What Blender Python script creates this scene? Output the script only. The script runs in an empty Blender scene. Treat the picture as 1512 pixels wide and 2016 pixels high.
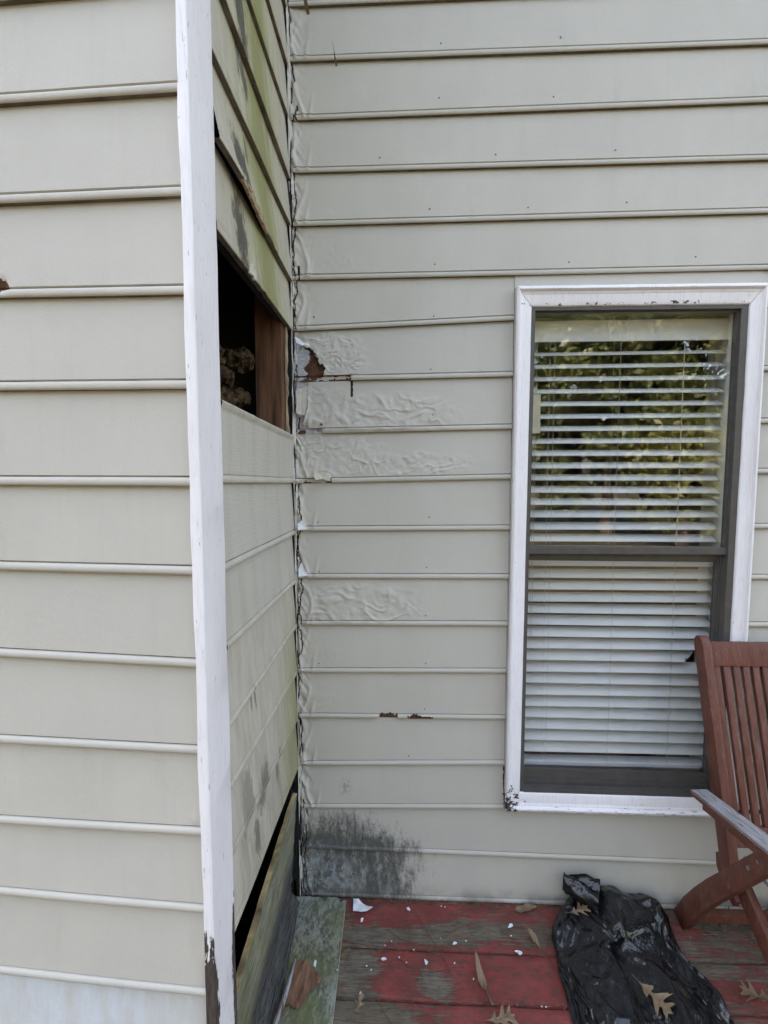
import bpy, bmesh, math, random
import numpy as np
from mathutils import Vector, Matrix, noise as mnoise

random.seed(7)
rng = np.random.default_rng(7)
R = math.radians
S = bpy.context.scene
C = S.collection

# ------------------------------------------------------------------ camera
LA = 0.04698            # the left wall is turned a little against the back wall
LD = 0.7762
cam_d = bpy.data.cameras.new('camera')
cam = bpy.data.objects.new('camera', cam_d)
C.objects.link(cam)
pi_, ya_, ro_ = -0.0727, -0.0423, -0.0017
fw = Vector((math.sin(ya_) * math.cos(pi_), math.cos(ya_) * math.cos(pi_), math.sin(pi_)))
rt = Vector((math.cos(ya_), -math.sin(ya_), 0))
up = rt.cross(fw)
c_, s_ = math.cos(ro_), math.sin(ro_)
rt, up = c_ * rt + s_ * up, c_ * up - s_ * rt
M = Matrix((rt, up, -fw)).transposed().to_4x4()
M.translation = (0.3786, -1.6283, 1.5457)
cam.matrix_world = M
cam_d.sensor_fit = 'HORIZONTAL'
cam_d.sensor_width = 36
cam_d.lens = 36 * 931.9 / 1512
cam_d.clip_start = 0.02
cam_d.clip_end = 600
S.camera = cam

# ------------------------------------------------------------------ light
SUN_EL, SUN_AZ = 47, 22          # the sun stands behind the house: the walls are in open shade
w = bpy.data.worlds.new('World')
S.world = w
w.use_nodes = True
nt = w.node_tree
for n in list(nt.nodes):
    nt.nodes.remove(n)
sky = nt.nodes.new('ShaderNodeTexSky')
sky.sky_type = 'NISHITA'
sky.sun_disc = False
sky.sun_elevation = R(SUN_EL)
sky.sun_rotation = R(-SUN_AZ)
sky.air_density = 1.0
sky.dust_density = 5.0
sky.ozone_density = 0.6
bg = nt.nodes.new('ShaderNodeBackground')
bg.inputs['Strength'].default_value = 0.15
wo = nt.nodes.new('ShaderNodeOutputWorld')
tint = nt.nodes.new('ShaderNodeMix')          # hazy, slightly warm daylight
tint.data_type = 'RGBA'
tint.blend_type = 'MULTIPLY'
tint.inputs[0].default_value = 1.0
tint.inputs[7].default_value = (1.17, 1.0, 0.84, 1)
nt.links.new(sky.outputs[0], tint.inputs[6])
nt.links.new(tint.outputs[2], bg.inputs[0])
nt.links.new(bg.outputs[0], wo.inputs[0])
sun_d = bpy.data.lights.new('sun', 'SUN')
sun_d.energy = 3.2
sun_d.angle = R(0.5)
sun_d.color = (1, 0.94, 0.84)
sun = bpy.data.objects.new('sun', sun_d)
C.objects.link(sun)
az, el = R(SUN_AZ), R(SUN_EL)
to_sun = Vector((-math.sin(az) * math.cos(el), math.cos(az) * math.cos(el), math.sin(el)))
sun.rotation_euler = to_sun.to_track_quat('Z', 'Y').to_euler()
sun.location = (0, 4, 12)
vs = S.view_settings
vs.view_transform = 'Standard'
vs.look = 'None'
vs.exposure = 3.28
vs.gamma = 1
vs.use_curve_mapping = False
S.render.resolution_x, S.render.resolution_y = 768, 1024
S.render.engine = 'CYCLES'
S.cycles.transparent_max_bounces = 24
S.cycles.max_bounces = 10


# ------------------------------------------------------------------ helpers: objects
def tag(o, label=None, cat=None, group=None, kind=None):
    if label: o['label'] = label
    if cat: o['category'] = cat
    if group: o['group'] = group
    if kind: o['kind'] = kind
    return o


def thing(name, label, cat, loc=(0, 0, 0), group=None, kind=None):
    o = bpy.data.objects.new(name, None)
    o.empty_display_size = 0.1
    C.objects.link(o)
    o.location = loc
    return tag(o, label, cat, group, kind)


def obj(name, me, parent=None, mats=None):
    o = bpy.data.objects.new(name, me)
    C.objects.link(o)
    if parent is not None:
        o.parent = parent
        # every mesh is written in world coordinates: undo the thing's own place
        off = Vector((0, 0, 0))
        q = parent
        while q is not None:
            off += q.location
            q = q.parent
        o.location = -off
    if mats:
        for m in (mats if isinstance(mats, (list, tuple)) else [mats]):
            if m.name not in [x.name for x in me.materials if x]:
                me.materials.append(m)
    return o


def mesh(name, V, F, smooth=False, idx=None):
    me = bpy.data.meshes.new(name)
    me.from_pydata([tuple(map(float, v)) for v in V], [], F)
    me.validate()
    if idx is not None:
        me.polygons.foreach_set('material_index', np.asarray(idx, dtype=np.int32))
    if smooth:
        me.polygons.foreach_set('use_smooth', [True] * len(me.polygons))
    me.update()
    return me


class MB:
    """collects boxes, tubes, sheets into one mesh"""

    def __init__(s):
        s.V, s.F = [], []

    def add(s, V, F):
        k = len(s.V)
        s.V += [tuple(v) for v in V]
        s.F += [[i + k for i in f] for f in F]
        return s

    def box(s, x0, x1, y0, y1, z0, z1, fn=None):
        V = [(x, y, z) for z in (z0, z1) for y in (y0, y1) for x in (x0, x1)]
        if fn: V = [fn(*v) for v in V]
        F = [[0, 2, 3, 1], [4, 5, 7, 6], [0, 1, 5, 4], [1, 3, 7, 5], [3, 2, 6, 7], [2, 0, 4, 6]]
        return s.add(V, F)

    def rbox(s, x0, x1, y0, y1, z0, z1, b=0.002, M=None):
        """box with bevelled edges"""
        bm = bmesh.new()
        bmesh.ops.create_cube(bm, size=1)
        for v in bm.verts:
            v.co = ((x0 + x1) / 2 + v.co.x * (x1 - x0), (y0 + y1) / 2 + v.co.y * (y1 - y0), (z0 + z1) / 2 + v.co.z * (z1 - z0))
        bmesh.ops.bevel(bm, geom=bm.edges[:], offset=b, segments=2, affect='EDGES', profile=0.6)
        if M is not None:
            bmesh.ops.transform(bm, matrix=M, verts=bm.verts)
        bm.verts.index_update()
        s.add([tuple(v.co) for v in bm.verts], [[v.index for v in f.verts] for f in bm.faces])
        bm.free()
        return s

    def tube(s, pts, r, n=6, cap=True):
        pts = [Vector(p) for p in pts]
        rs = r if isinstance(r, (list, tuple)) else [r] * len(pts)
        V, F = [], []
        ref = Vector((0.31, 0.17, 0.93))
        for i, p in enumerate(pts):
            t = (pts[min(i + 1, len(pts) - 1)] - pts[max(i - 1, 0)]).normalized()
            a = t.cross(ref)
            if a.length < 1e-3: a = t.cross(Vector((1, 0, 0)))
            a.normalize()
            b = t.cross(a)
            for k in range(n):
                q = 2 * math.pi * k / n
                V.append(p + rs[i] * (math.cos(q) * a + math.sin(q) * b))
        for i in range(len(pts) - 1):
            for k in range(n):
                F.append([i * n + k, i * n + (k + 1) % n, (i + 1) * n + (k + 1) % n, (i + 1) * n + k])
        if cap:
            F.append(list(range(n))[::-1])
            F.append([(len(pts) - 1) * n + k for k in range(n)])
        return s.add(V, F)

    def prism(s, pts, axis, a0, a1):
        """2-D outline extruded along an axis ('x': pts are (y,z); 'y': (x,z); 'z': (x,y))"""
        n = len(pts)
        def P(p, a):
            return {'x': (a, p[0], p[1]), 'y': (p[0], a, p[1]), 'z': (p[0], p[1], a)}[axis]
        V = [P(p, a0) for p in pts] + [P(p, a1) for p in pts]
        F = [[i, (i + 1) % n, n + (i + 1) % n, n + i] for i in range(n)]
        F += [list(range(n))[::-1], [n + i for i in range(n)]]
        return s.add(V, F)

    def mesh(s, name, smooth=False, fix=True):
        me = mesh(name, s.V, s.F, smooth)
        if fix:
            bm = bmesh.new()
            bm.from_mesh(me)
            bmesh.ops.recalc_face_normals(bm, faces=bm.faces)
            bm.to_mesh(me)
            bm.free()
        return me


def smooth_by_angle(me, deg=35):
    me.polygons.foreach_set('use_smooth', [True] * len(me.polygons))
    me.set_sharp_from_angle(angle=R(deg))
    return me


# value noise on arrays
_T = rng.random((64, 64, 64))


def vnoise(x, y, z=0.0):
    x, y = np.broadcast_arrays(np.asarray(x, float), np.asarray(y, float))
    z = np.broadcast_to(np.asarray(z, float), x.shape)
    xi, yi, zi = np.floor(x).astype(int), np.floor(y).astype(int), np.floor(z).astype(int)
    f = lambda t: t * t * (3 - 2 * t)
    u, v, t = f(x - xi), f(y - yi), f(z - zi)
    g = lambda a, b, c: _T[(xi + a) % 64, (yi + b) % 64, (zi + c) % 64]
    l = lambda a, b, k: a + (b - a) * k
    return l(l(l(g(0, 0, 0), g(1, 0, 0), u), l(g(0, 1, 0), g(1, 1, 0), u), v),
             l(l(g(0, 0, 1), g(1, 0, 1), u), l(g(0, 1, 1), g(1, 1, 1), u), v), t) * 2 - 1


def fbm(x, y, z=0.0, o=4):
    a, r = 1.0, 0
    for k in range(o):
        r = r + a * vnoise(np.asarray(x) * 2 ** k + 17.3 * k, np.asarray(y) * 2 ** k + 5.1 * k, z + 3.7 * k)
        a *= 0.5
    return r


def sst(x, a, b):
    t = np.clip((np.asarray(x, float) - a) / (b - a), 0, 1)
    return t * t * (3 - 2 * t)


# ------------------------------------------------------------------ helpers: materials
class G:
    def __init__(s, name):
        s.m = bpy.data.materials.new(name)
        s.m.use_nodes = True
        s.t = s.m.node_tree
        for n in list(s.t.nodes):
            s.t.nodes.remove(n)
        s.out = s.t.nodes.new('ShaderNodeOutputMaterial')

    def n(s, ty, **kw):
        n = s.t.nodes.new('ShaderNode' + ty)
        for k, v in kw.items():
            setattr(n, k, v)
        return n

    def put(s, sock, v):
        if isinstance(v, bpy.types.NodeSocket):
            s.t.links.new(v, sock)
        elif v is not None:
            if sock.type == 'RGBA' and len(v) == 3: v = (*v, 1)
            sock.default_value = v

    def co(s, scale=(1, 1, 1), which='Object', loc=(0, 0, 0), rot=(0, 0, 0)):
        c = s.n('TexCoord')
        m = s.n('Mapping')
        s.t.links.new(c.outputs[which], m.inputs[0])
        m.inputs['Scale'].default_value = scale
        m.inputs['Location'].default_value = loc
        m.inputs['Rotation'].default_value = rot
        return m.outputs[0]

    def xyz(s):
        c = s.n('TexCoord')
        x = s.n('SeparateXYZ')
        s.t.links.new(c.outputs['Object'], x.inputs[0])
        return x.outputs

    def noise(s, scale=5, st=(1, 1, 1), det=4, rough=0.55, dist=0.0, loc=(0, 0, 0)):
        n = s.n('TexNoise')
        s.t.links.new(s.co(st, loc=loc), n.inputs['Vector'])
        n.inputs['Scale'].default_value = scale
        n.inputs['Detail'].default_value = det
        n.inputs['Roughness'].default_value = rough
        n.inputs['Distortion'].default_value = dist
        return n.outputs[0]

    def voro(s, scale=5, st=(1, 1, 1), feature='F1'):
        n = s.n('TexVoronoi', feature=feature)
        s.t.links.new(s.co(st), n.inputs['Vector'])
        n.inputs['Scale'].default_value = scale
        return n.outputs[0]

    def m_(s, op, a, b=None, c=None, clamp=False):
        n = s.n('Math', operation=op, use_clamp=clamp)
        s.put(n.inputs[0], a)
        if b is not None: s.put(n.inputs[1], b)
        if c is not None: s.put(n.inputs[2], c)
        return n.outputs[0]

    def ss(s, x, a, b, lo=0.0, hi=1.0):
        n = s.n('MapRange', interpolation_type='SMOOTHSTEP')
        s.put(n.inputs['Value'], x)
        n.inputs['From Min'].default_value = a
        n.inputs['From Max'].default_value = b
        n.inputs['To Min'].default_value = lo
        n.inputs['To Max'].default_value = hi
        return n.outputs[0]

    def lin(s, x, a, b, lo=0.0, hi=1.0):
        n = s.n('MapRange')
        s.put(n.inputs['Value'], x)
        n.inputs['From Min'].default_value = a
        n.inputs['From Max'].default_value = b
        n.inputs['To Min'].default_value = lo
        n.inputs['To Max'].default_value = hi
        return n.outputs[0]

    def mix(s, f, a, b, mode='MIX'):
        n = s.n('Mix', data_type='RGBA', blend_type=mode)
        s.put(n.inputs[0], f)
        s.put(n.inputs[6], a)
        s.put(n.inputs[7], b)
        return n.outputs[2]

    def rnd(s):
        return s.n('ObjectInfo').outputs['Random']

    def spot(s, a, b, ca, cb, ra, rb):
        """1 at the middle of an ellipse, 0 on its edge, negative outside (a, b: sockets)"""
        u = s.m_('DIVIDE', s.m_('SUBTRACT', a, ca), ra)
        v = s.m_('DIVIDE', s.m_('SUBTRACT', b, cb), rb)
        d = s.m_('SQRT', s.m_('ADD', s.m_('MULTIPLY', u, u), s.m_('MULTIPLY', v, v)))
        return s.m_('SUBTRACT', 1.0, d)

    def done(s, col, rough=0.6, bump=None, bs=0.3, bd=0.002, spec=0.5, metal=0.0, trans=None, coat=0.0, sub=0.0, alpha=None):
        p = s.n('BsdfPrincipled')
        s.put(p.inputs['Base Color'], col)
        s.put(p.inputs['Roughness'], rough)
        s.put(p.inputs['Specular IOR Level'], spec)
        s.put(p.inputs['Metallic'], metal)
        if coat: p.inputs['Coat Weight'].default_value = coat
        if bump is not None:
            b = s.n('Bump')
            b.inputs['Strength'].default_value = bs
            b.inputs['Distance'].default_value = bd
            s.put(b.inputs['Height'], bump)
            s.t.links.new(b.outputs[0], p.inputs['Normal'])
        last = p.outputs[0]
        if trans is not None:
            tr = s.n('BsdfTranslucent')
            s.put(tr.inputs[0], trans)
            mx = s.n('MixShader')
            mx.inputs[0].default_value = 0.4
            s.t.links.new(last, mx.inputs[1])
            s.t.links.new(tr.outputs[0], mx.inputs[2])
            last = mx.outputs[0]
        s.t.links.new(last, s.out.inputs[0])
        return s.m


GREIGE = (0.488, 0.459, 0.401)


def paint_base(g, col=GREIGE, var=0.06):
    n = g.noise(2.2, det=3)
    n2 = g.noise(14, st=(1, 1, 0.35), det=5)
    r = g.rnd()
    d = tuple(c * (1 - var) for c in col)
    l = tuple(min(1, c * (1 + var)) for c in col)
    c = g.mix(g.lin(n, 0.3, 0.7), d, l)
    c = g.mix(g.lin(n2, 0.35, 0.75, 0, 0.25), c, tuple(k * 0.86 for k in col))
    sk = g.noise(11, st=(2.2, 2.2, 0.25), det=6, rough=0.7, loc=(7, 3, 1))
    c = g.mix(g.ss(sk, 0.52, 0.75, 0, 0.22), c, tuple(k * 0.74 for k in col))
    c = g.mix(g.ss(g.noise(240, det=3, rough=0.8), 0.60, 0.78, 0, 0.28), c, tuple(k * 0.62 for k in col))
    c = g.mix(g.lin(r, 0, 1, 0, 0.35), c, (col[0] * 0.93, col[1] * 0.95, col[2] * 0.97))
    return c


def paint_bump(g):
    a = g.noise(420, det=3, rough=0.7)
    b = g.noise(60, st=(1, 1, 1), det=3)
    return g.m_('ADD', g.m_('MULTIPLY', a, 0.6), g.m_('MULTIPLY', b, 0.5))


# siding of the front and the left wall
g = G('siding_paint')
x, y, z = g.xyz()
c = paint_base(g)
# pale chalky wash on the lowest courses of the left wall
left = g.ss(x, -0.0, -0.05)
wash = g.m_('MULTIPLY', left, g.m_('MULTIPLY', g.ss(z, 0.535, 0.50), g.lin(g.noise(7, st=(3, 3, 0.7), det=5, rough=0.7), 0.3, 0.62)))
c = g.mix(g.m_('MULTIPLY', wash, 0.85), c, (0.56, 0.60, 0.64))
# green-black mould in the corner above the deck
right = g.ss(x, -0.01, 0.0)
sp = g.spot(x, z, 0.12, 0.11, 0.39, 0.27)
st1 = g.noise(15, st=(2.2, 1, 0.8), det=8, rough=0.72)
st2 = g.noise(95, st=(1.5, 1, 0.8), det=6, rough=0.75)
st3 = g.noise(38, st=(1.2, 1, 0.9), det=7, rough=0.7, loc=(3, 0, 5))
core = g.spot(x, z, 0.20, 0.10, 0.16, 0.13)
zl = g.m_('SUBTRACT', 0.187, g.m_('MULTIPLY', x, 0.018))
lapd = g.m_('MAXIMUM', g.ss(g.m_('ABSOLUTE', g.m_('SUBTRACT', z, g.m_('ADD', zl, 0.022))), 0.05, 0.0), g.ss(z, 0.05, 0.0))
v = g.m_('ADD', g.m_('ADD', g.m_('MULTIPLY', g.m_('MINIMUM', sp, 0.42), 0.95), g.m_('MULTIPLY', lapd, 0.10)), g.m_('ADD', g.m_('MULTIPLY', st1, 1.15), g.m_('MULTIPLY', st2, 0.50)))
mould = g.m_('MULTIPLY', right, g.ss(v, 0.90, 1.34))
wash2 = g.m_('MULTIPLY', right, g.ss(g.spot(x, z, 0.16, 0.08, 0.30, 0.20), 0.0, 0.6))
c = g.mix(g.m_('MULTIPLY', wash2, 0.55), c, (0.27, 0.28, 0.28))
c = g.mix(g.m_('MULTIPLY', mould, 0.88), c, (0.045, 0.047, 0.042))
primer = g.m_('MULTIPLY', g.m_('MULTIPLY', right, g.ss(g.m_('SUBTRACT', g.spot(x, z, 0.07, 0.07, 0.24, 0.17), g.m_('MULTIPLY', g.ss(core, 0, 0.5), 0.25)), 0.0, 0.4)), g.ss(g.m_('ADD', g.m_('MULTIPLY', st3, 0.6), g.m_('MULTIPLY', st2, 0.4)), 0.485, 0.56))
c = g.mix(g.m_('MULTIPLY', primer, 0.75), c, (0.36, 0.40, 0.42))
blk = g.m_('MULTIPLY', g.m_('MULTIPLY', right, g.ss(sp, 0.1, 0.5)), g.ss(g.m_('ADD', g.m_('MULTIPLY', st2, 0.6), g.m_('MULTIPLY', st3, 0.4)), 0.555, 0.60))
c = g.mix(g.m_('MULTIPLY', blk, 0.9), c, (0.022, 0.022, 0.020))
# two faint thumb-sized smudges higher up
sm = g.m_('MULTIPLY', g.ss(g.spot(x, z, 0.165, 0.425, 0.035, 0.05), 0, 0.9), g.ss(st2, 0.42, 0.62))
c = g.mix(g.m_('MULTIPLY', g.m_('MULTIPLY', sm, right), 0.6), c, (0.1, 0.1, 0.09))
# splash dirt along the foot of the wall
foot = g.m_('MULTIPLY', right, g.m_('MULTIPLY', g.ss(z, 0.07, 0.0), g.lin(g.noise(9, st=(1.5, 1, 2), det=6), 0.32, 0.62)))
c = g.mix(g.m_('MULTIPLY', foot, 0.7), c, (0.13, 0.12, 0.10))
M_SIDING = g.done(c, 0.6, paint_bump(g), 0.55, 0.002, spec=0.35)

# side wall, old boards: green algae streak, black spots
g = G('algae_siding_paint')
x, y, z = g.xyz()
c = paint_base(g, (0.49, 0.455, 0.380))
sn = g.noise(9, st=(1, 3.2, 0.35), det=7, rough=0.7)
fine = g.noise(55, st=(1, 2.0, 0.45), det=5, rough=0.7)
yc = g.m_('ADD', y, g.lin(z, 1.9, 2.9, 0.255, 0.355))
band = g.m_('SUBTRACT', 1.0, g.m_('DIVIDE', g.m_('ABSOLUTE', yc), 0.15))
v = g.m_('ADD', g.m_('MULTIPLY', band, 0.5), g.m_('ADD', g.m_('MULTIPLY', sn, 0.9), g.m_('MULTIPLY', fine, 0.35)))
gr = g.m_('MULTIPLY', g.ss(v, 0.60, 1.05), g.ss(z, 1.8, 1.95))
halo = g.m_('MULTIPLY', g.m_('MULTIPLY', g.ss(g.m_('SUBTRACT', 0.36, g.m_('ABSOLUTE', g.m_('ADD', yc, 0.02))), 0.0, 0.25), g.ss(z, 1.8, 1.95)), g.lin(sn, 0.25, 0.65, 0.35, 1.0))
c = g.mix(g.m_('MULTIPLY', halo, 0.55), c, (0.37, 0.37, 0.17))
c = g.mix(g.m_('MULTIPLY', gr, 0.80), c, (0.215, 0.22, 0.06))
edge2 = g.m_('SUBTRACT', 1.0, g.m_('DIVIDE', g.m_('ABSOLUTE', g.m_('ADD', y, 0.03)), 0.34))
lo = g.m_('MULTIPLY', g.ss(g.m_('ADD', edge2, g.m_('MULTIPLY', sn, 1.1)), 0.75, 1.6), g.ss(z, 1.25, 0.75))
c = g.mix(g.m_('MULTIPLY', lo, 0.75), c, (0.27, 0.27, 0.10))
bl = None
for (cy, cz, ry, rz, k) in ((-0.485, 2.115, 0.055, 0.12, 1), (-0.50, 2.275, 0.07, 0.07, 1), (-0.455, 2.62, 0.045, 0.17, 1),
                            (-0.425, 2.50, 0.02, 0.05, 1), (-0.43, 2.34, 0.012, 0.04, 0.8), (-0.40, 0.70, 0.05, 0.08, 0.75), (-0.46, 0.60, 0.03, 0.06, 0.8),
                            (-0.25, 0.66, 0.02, 0.06, 0.8), (-0.52, 0.74, 0.05, 0.10, 0.5), (-0.47, 0.98, 0.01, 0.05, 0.7), (-0.44, 0.97, 0.008, 0.05, 0.7)):
    q = g.m_('MULTIPLY', g.ss(g.m_('ADD', g.spot(y, z, cy, cz, ry, rz), g.lin(fine, 0.3, 0.7, -0.55, 0.45)), 0.0, 0.4), k)
    bl = q if bl is None else g.m_('MAXIMUM', bl, q)
c = g.mix(g.m_('MULTIPLY', bl, 0.9), c, (0.035, 0.032, 0.03))
dirt = g.m_('MULTIPLY', g.ss(z, 1.1, 0.6), g.lin(g.noise(7, st=(1, 2, 0.5), det=6, rough=0.7), 0.4, 0.65))
c = g.mix(g.m_('MULTIPLY', dirt, 0.6), c, (0.20, 0.185, 0.125))
grime = g.lin(g.noise(13, st=(1, 2.4, 0.5), det=8, rough=0.75, loc=(1, 6, 2)), 0.42, 0.68)
c = g.mix(g.m_('MULTIPLY', grime, 0.38), c, (0.21, 0.19, 0.125))
spk = g.ss(g.noise(130, st=(1, 1.5, 0.6), det=5, rough=0.75), 0.60, 0.70)
c = g.mix(g.m_('MULTIPLY', spk, g.m_('ADD', g.m_('MULTIPLY', grime, 0.5), 0.1)), c, (0.07, 0.065, 0.05))
M_ALGAE = g.done(c, 0.65, paint_bump(g), 0.35, 0.0016, spec=0.3)

# side wall, newer boards with a pressed wood grain
g = G('grained_siding_paint')
x, y, z = g.xyz()
c = paint_base(g, (0.49, 0.460, 0.398))
gn = g.noise(20, st=(1, 1.0, 9), det=5, rough=0.6, dist=0.9)
fi = g.noise(120, st=(1, 0.6, 5), det=4)
rn = g.noise(6, st=(1, 3, 0.3), det=5)
c = g.mix(g.lin(rn, 0.45, 0.72, 0, 0.6), c, (0.34, 0.33, 0.23))
c = g.mix(g.lin(gn, 0.52, 0.62, 0, 0.10), c, (0.30, 0.29, 0.24))
h = g.m_('ADD', g.m_('MULTIPLY', g.ss(gn, 0.38, 0.60), 1.0), g.m_('MULTIPLY', fi, 0.45))
M_GRAIN = g.done(c, 0.6, h, 0.30, 0.0025, spec=0.35)

# paint-stripped, rotted hardboard
g = G('rotten_hardboard')
n = g.noise(40, det=8, rough=0.7)
n2 = g.noise(220, det=4, rough=0.7)
c = g.mix(g.lin(n, 0.3, 0.7), (0.045, 0.022, 0.013), (0.17, 0.085, 0.048))
c = g.mix(g.lin(n2, 0.45, 0.75, 0, 0.6), c, (0.025, 0.014, 0.010))
M_ROT = g.done(c, 0.9, g.m_('ADD', n, n2), 0.9, 0.004, spec=0.15)

# bare grey primer under the lost paint
g = G('weathered_primer')
n = g.noise(35, det=7, rough=0.7)
n2 = g.noise(130, det=4)
c = g.mix(g.lin(n, 0.3, 0.7), (0.28, 0.26, 0.24), (0.50, 0.52, 0.55))
c = g.mix(g.ss(n2, 0.55, 0.68, 0, 0.7), c, (0.12, 0.10, 0.085))
M_PRIMER = g.done(c, 0.85, n2, 0.5, 0.002, spec=0.2)

M_UNDER = None
M_GROOVE = None
# caulk and skin of paint in the corner
g = G('caulk_paint')
n = g.noise(60, det=6)
c = g.mix(g.lin(n, 0.35, 0.7), (0.52, 0.51, 0.46), (0.40, 0.385, 0.33))
c = g.mix(g.ss(g.noise(25, st=(1, 1, 0.5), det=7, rough=0.7, loc=(3, 1, 7)), 0.60, 0.66), c, (0.03, 0.026, 0.022))
M_CAULK = g.done(c, 0.5, n, 0.5, 0.003)

# white trim paint with chips showing dark wood
def white_trim(name, chip):
    g = G(name)
    x, y, z = g.xyz()
    n = g.noise(5, st=(1, 1, 0.4), det=4)
    c = g.mix(g.lin(n, 0.35, 0.7), (0.80, 0.775, 0.785), (0.73, 0.70, 0.71))
    gr = g.noise(30, st=(6, 6, 0.6), det=5)
    c = g.mix(g.lin(gr, 0.52, 0.75, 0, 0.5), c, (0.56, 0.53, 0.51))
    c = g.mix(g.ss(g.noise(70, st=(2, 2, 0.8), det=5, rough=0.7, loc=(3, 3, 3)), 0.64, 0.72, 0, 0.5), c, (0.36, 0.33, 0.30))
    m = chip(g, x, y, z)
    wn = g.noise(60, st=(3, 3, 0.5), det=6)
    wood = g.mix(g.lin(wn, 0.3, 0.7), (0.028, 0.020, 0.016), (0.085, 0.066, 0.052))
    c = g.mix(m, c, wood)
    h = g.m_('SUBTRACT', g.m_('MULTIPLY', g.noise(120, st=(3, 3, 0.5), det=4), 0.3), m)
    return g.done(c, g.mix(m, (0.45, 0.45, 0.45), (0.9, 0.9, 0.9)), h, 0.5, 0.002, spec=0.4)


def corner_chip(g, x, y, z):
    a = g.noise(48, st=(1.6, 1.6, 0.5), det=6, rough=0.62)
    b = g.noise(110, st=(2.2, 2.2, 0.28), det=4, rough=0.6)
    hz = g.lin(z, 0.76, 0.50, -0.26, 0.32)
    # the narrow front face and both long edges lose their paint first
    fe = g.ss(y, -0.772, -0.778)
    ee = g.m_('MAXIMUM', g.ss(y, -0.690, -0.660), g.m_('MULTIPLY', g.ss(y, -0.748, -0.776), 0.9))
    k = g.m_('MAXIMUM', fe, g.m_('MULTIPLY', ee, 0.88))
    v = g.m_('ADD', g.m_('ADD', g.m_('MULTIPLY', a, 0.55), g.m_('MULTIPLY', b, 0.45)),
             g.m_('ADD', hz, g.m_('MULTIPLY', g.m_('SUBTRACT', k, 1.0), 0.42)))
    low = g.ss(v, 0.53, 0.555)
    nick = g.m_('MULTIPLY', g.ss(b, 0.675, 0.70), 0.6)
    return g.m_('MAXIMUM', g.m_('MULTIPLY', low, g.ss(z, 0.80, 0.76)), nick)


def casing_chip(g, x, y, z):
    a = g.noise(45, st=(1, 1, 1.6), det=6, rough=0.65)
    b = g.noise(90, st=(0.35, 1, 2.6), det=5, rough=0.6)
    sp1 = g.ss(g.spot(x, z, 0.745, 0.385, 0.09, 0.13), 0, 1.0, 0, 0.27)
    low = g.ss(z, 0.42, 0.36, 0, 0.165)
    head = g.m_('MULTIPLY', g.ss(g.m_('ABSOLUTE', g.m_('SUBTRACT', z, 2.111)), 0.010, 0.002), 0.115)
    v1 = g.ss(g.m_('ADD', a, g.m_('ADD', sp1, head)), 0.69, 0.72)
    v2 = g.ss(g.m_('ADD', b, low), 0.715, 0.755)
    return g.m_('MAXIMUM', v1, g.m_('MULTIPLY', v2, 0.8))


M_CORNER = white_trim('corner_board_paint', corner_chip)
M_CASING = white_trim('casing_paint', casing_chip)


def plain(name, col, rough=0.6, var=0.12, scale=20, st=(1, 1, 1), bs=0.2, bd=0.001, spec=0.4, **k):
    g = G(name)
    n = g.noise(scale, st=st, det=5)
    c = g.mix(g.lin(n, 0.3, 0.7), tuple(q * (1 - var) for q in col), tuple(min(1, q * (1 + var)) for q in col))
    return g.done(c, rough, n, bs, bd, spec=spec, **k)


M_UNDER = plain('painted_lap_shade', (0.125, 0.105, 0.082), 0.9, 0.45, 18, st=(1, 1, 1), spec=0.15)  # dark tone standing in for shade under each lap
M_GROOVE = plain('dark_groove', (0.20, 0.18, 0.15), 0.9, 0.5, 14, spec=0.15)
M_BRONZE = plain('bronze_vinyl', (0.080, 0.073, 0.066), 0.42, 0.14, 30)
M_BLIND = plain('white_slat_vinyl', (0.76, 0.765, 0.76), 0.42, 0.05, 12, st=(0.4, 1, 1), bs=0.1)
M_CORD = plain('cord_string', (0.52, 0.50, 0.42), 0.8)
M_JAMB = plain('white_jamb_paint', (0.62, 0.63, 0.60), 0.6, 0.05)
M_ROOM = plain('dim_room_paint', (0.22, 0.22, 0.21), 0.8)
M_VOID = plain('felt_and_cavity_shade', (0.012, 0.011, 0.010), 0.9)  # black behind the boards; the cavity's shade is put into this colour
M_PAPER = plain('cream_paper', (0.62, 0.58, 0.46), 0.8, 0.05)
M_STEEL = plain('dull_screw_steel', (0.30, 0.29, 0.27), 0.5, metal=0.8)

# glass pane: clear and mirror by the angle
g = G('window_glass')
fr = g.n('Fresnel')
bf = g.n('NewGeometry')
io = g.n('Mix', data_type='FLOAT')
io.inputs[2].default_value = 1.70
io.inputs[3].default_value = 1 / 1.70
g.t.links.new(bf.outputs['Backfacing'], io.inputs[0])
g.t.links.new(io.outputs[0], fr.inputs['IOR'])
tr = g.n('BsdfTransparent')
tr.inputs[0].default_value = (0.965, 0.965, 0.955, 1)
gl = g.n('BsdfGlossy')
gl.inputs['Roughness'].default_value = 0.0
wv = g.noise(4.5, det=2)
bp = g.n('Bump')
bp.inputs['Strength'].default_value = 0.06
bp.inputs['Distance'].default_value = 0.01
g.t.links.new(wv, bp.inputs['Height'])
g.t.links.new(bp.outputs[0], gl.inputs['Normal'])
mx = g.n('MixShader')
g.t.links.new(fr.outputs[0], mx.inputs[0])
g.t.links.new(tr.outputs[0], mx.inputs[1])
g.t.links.new(gl.outputs[0], mx.inputs[2])
g.t.links.new(mx.outputs[0], g.out.inputs[0])
M_GLASS = g.m


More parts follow.
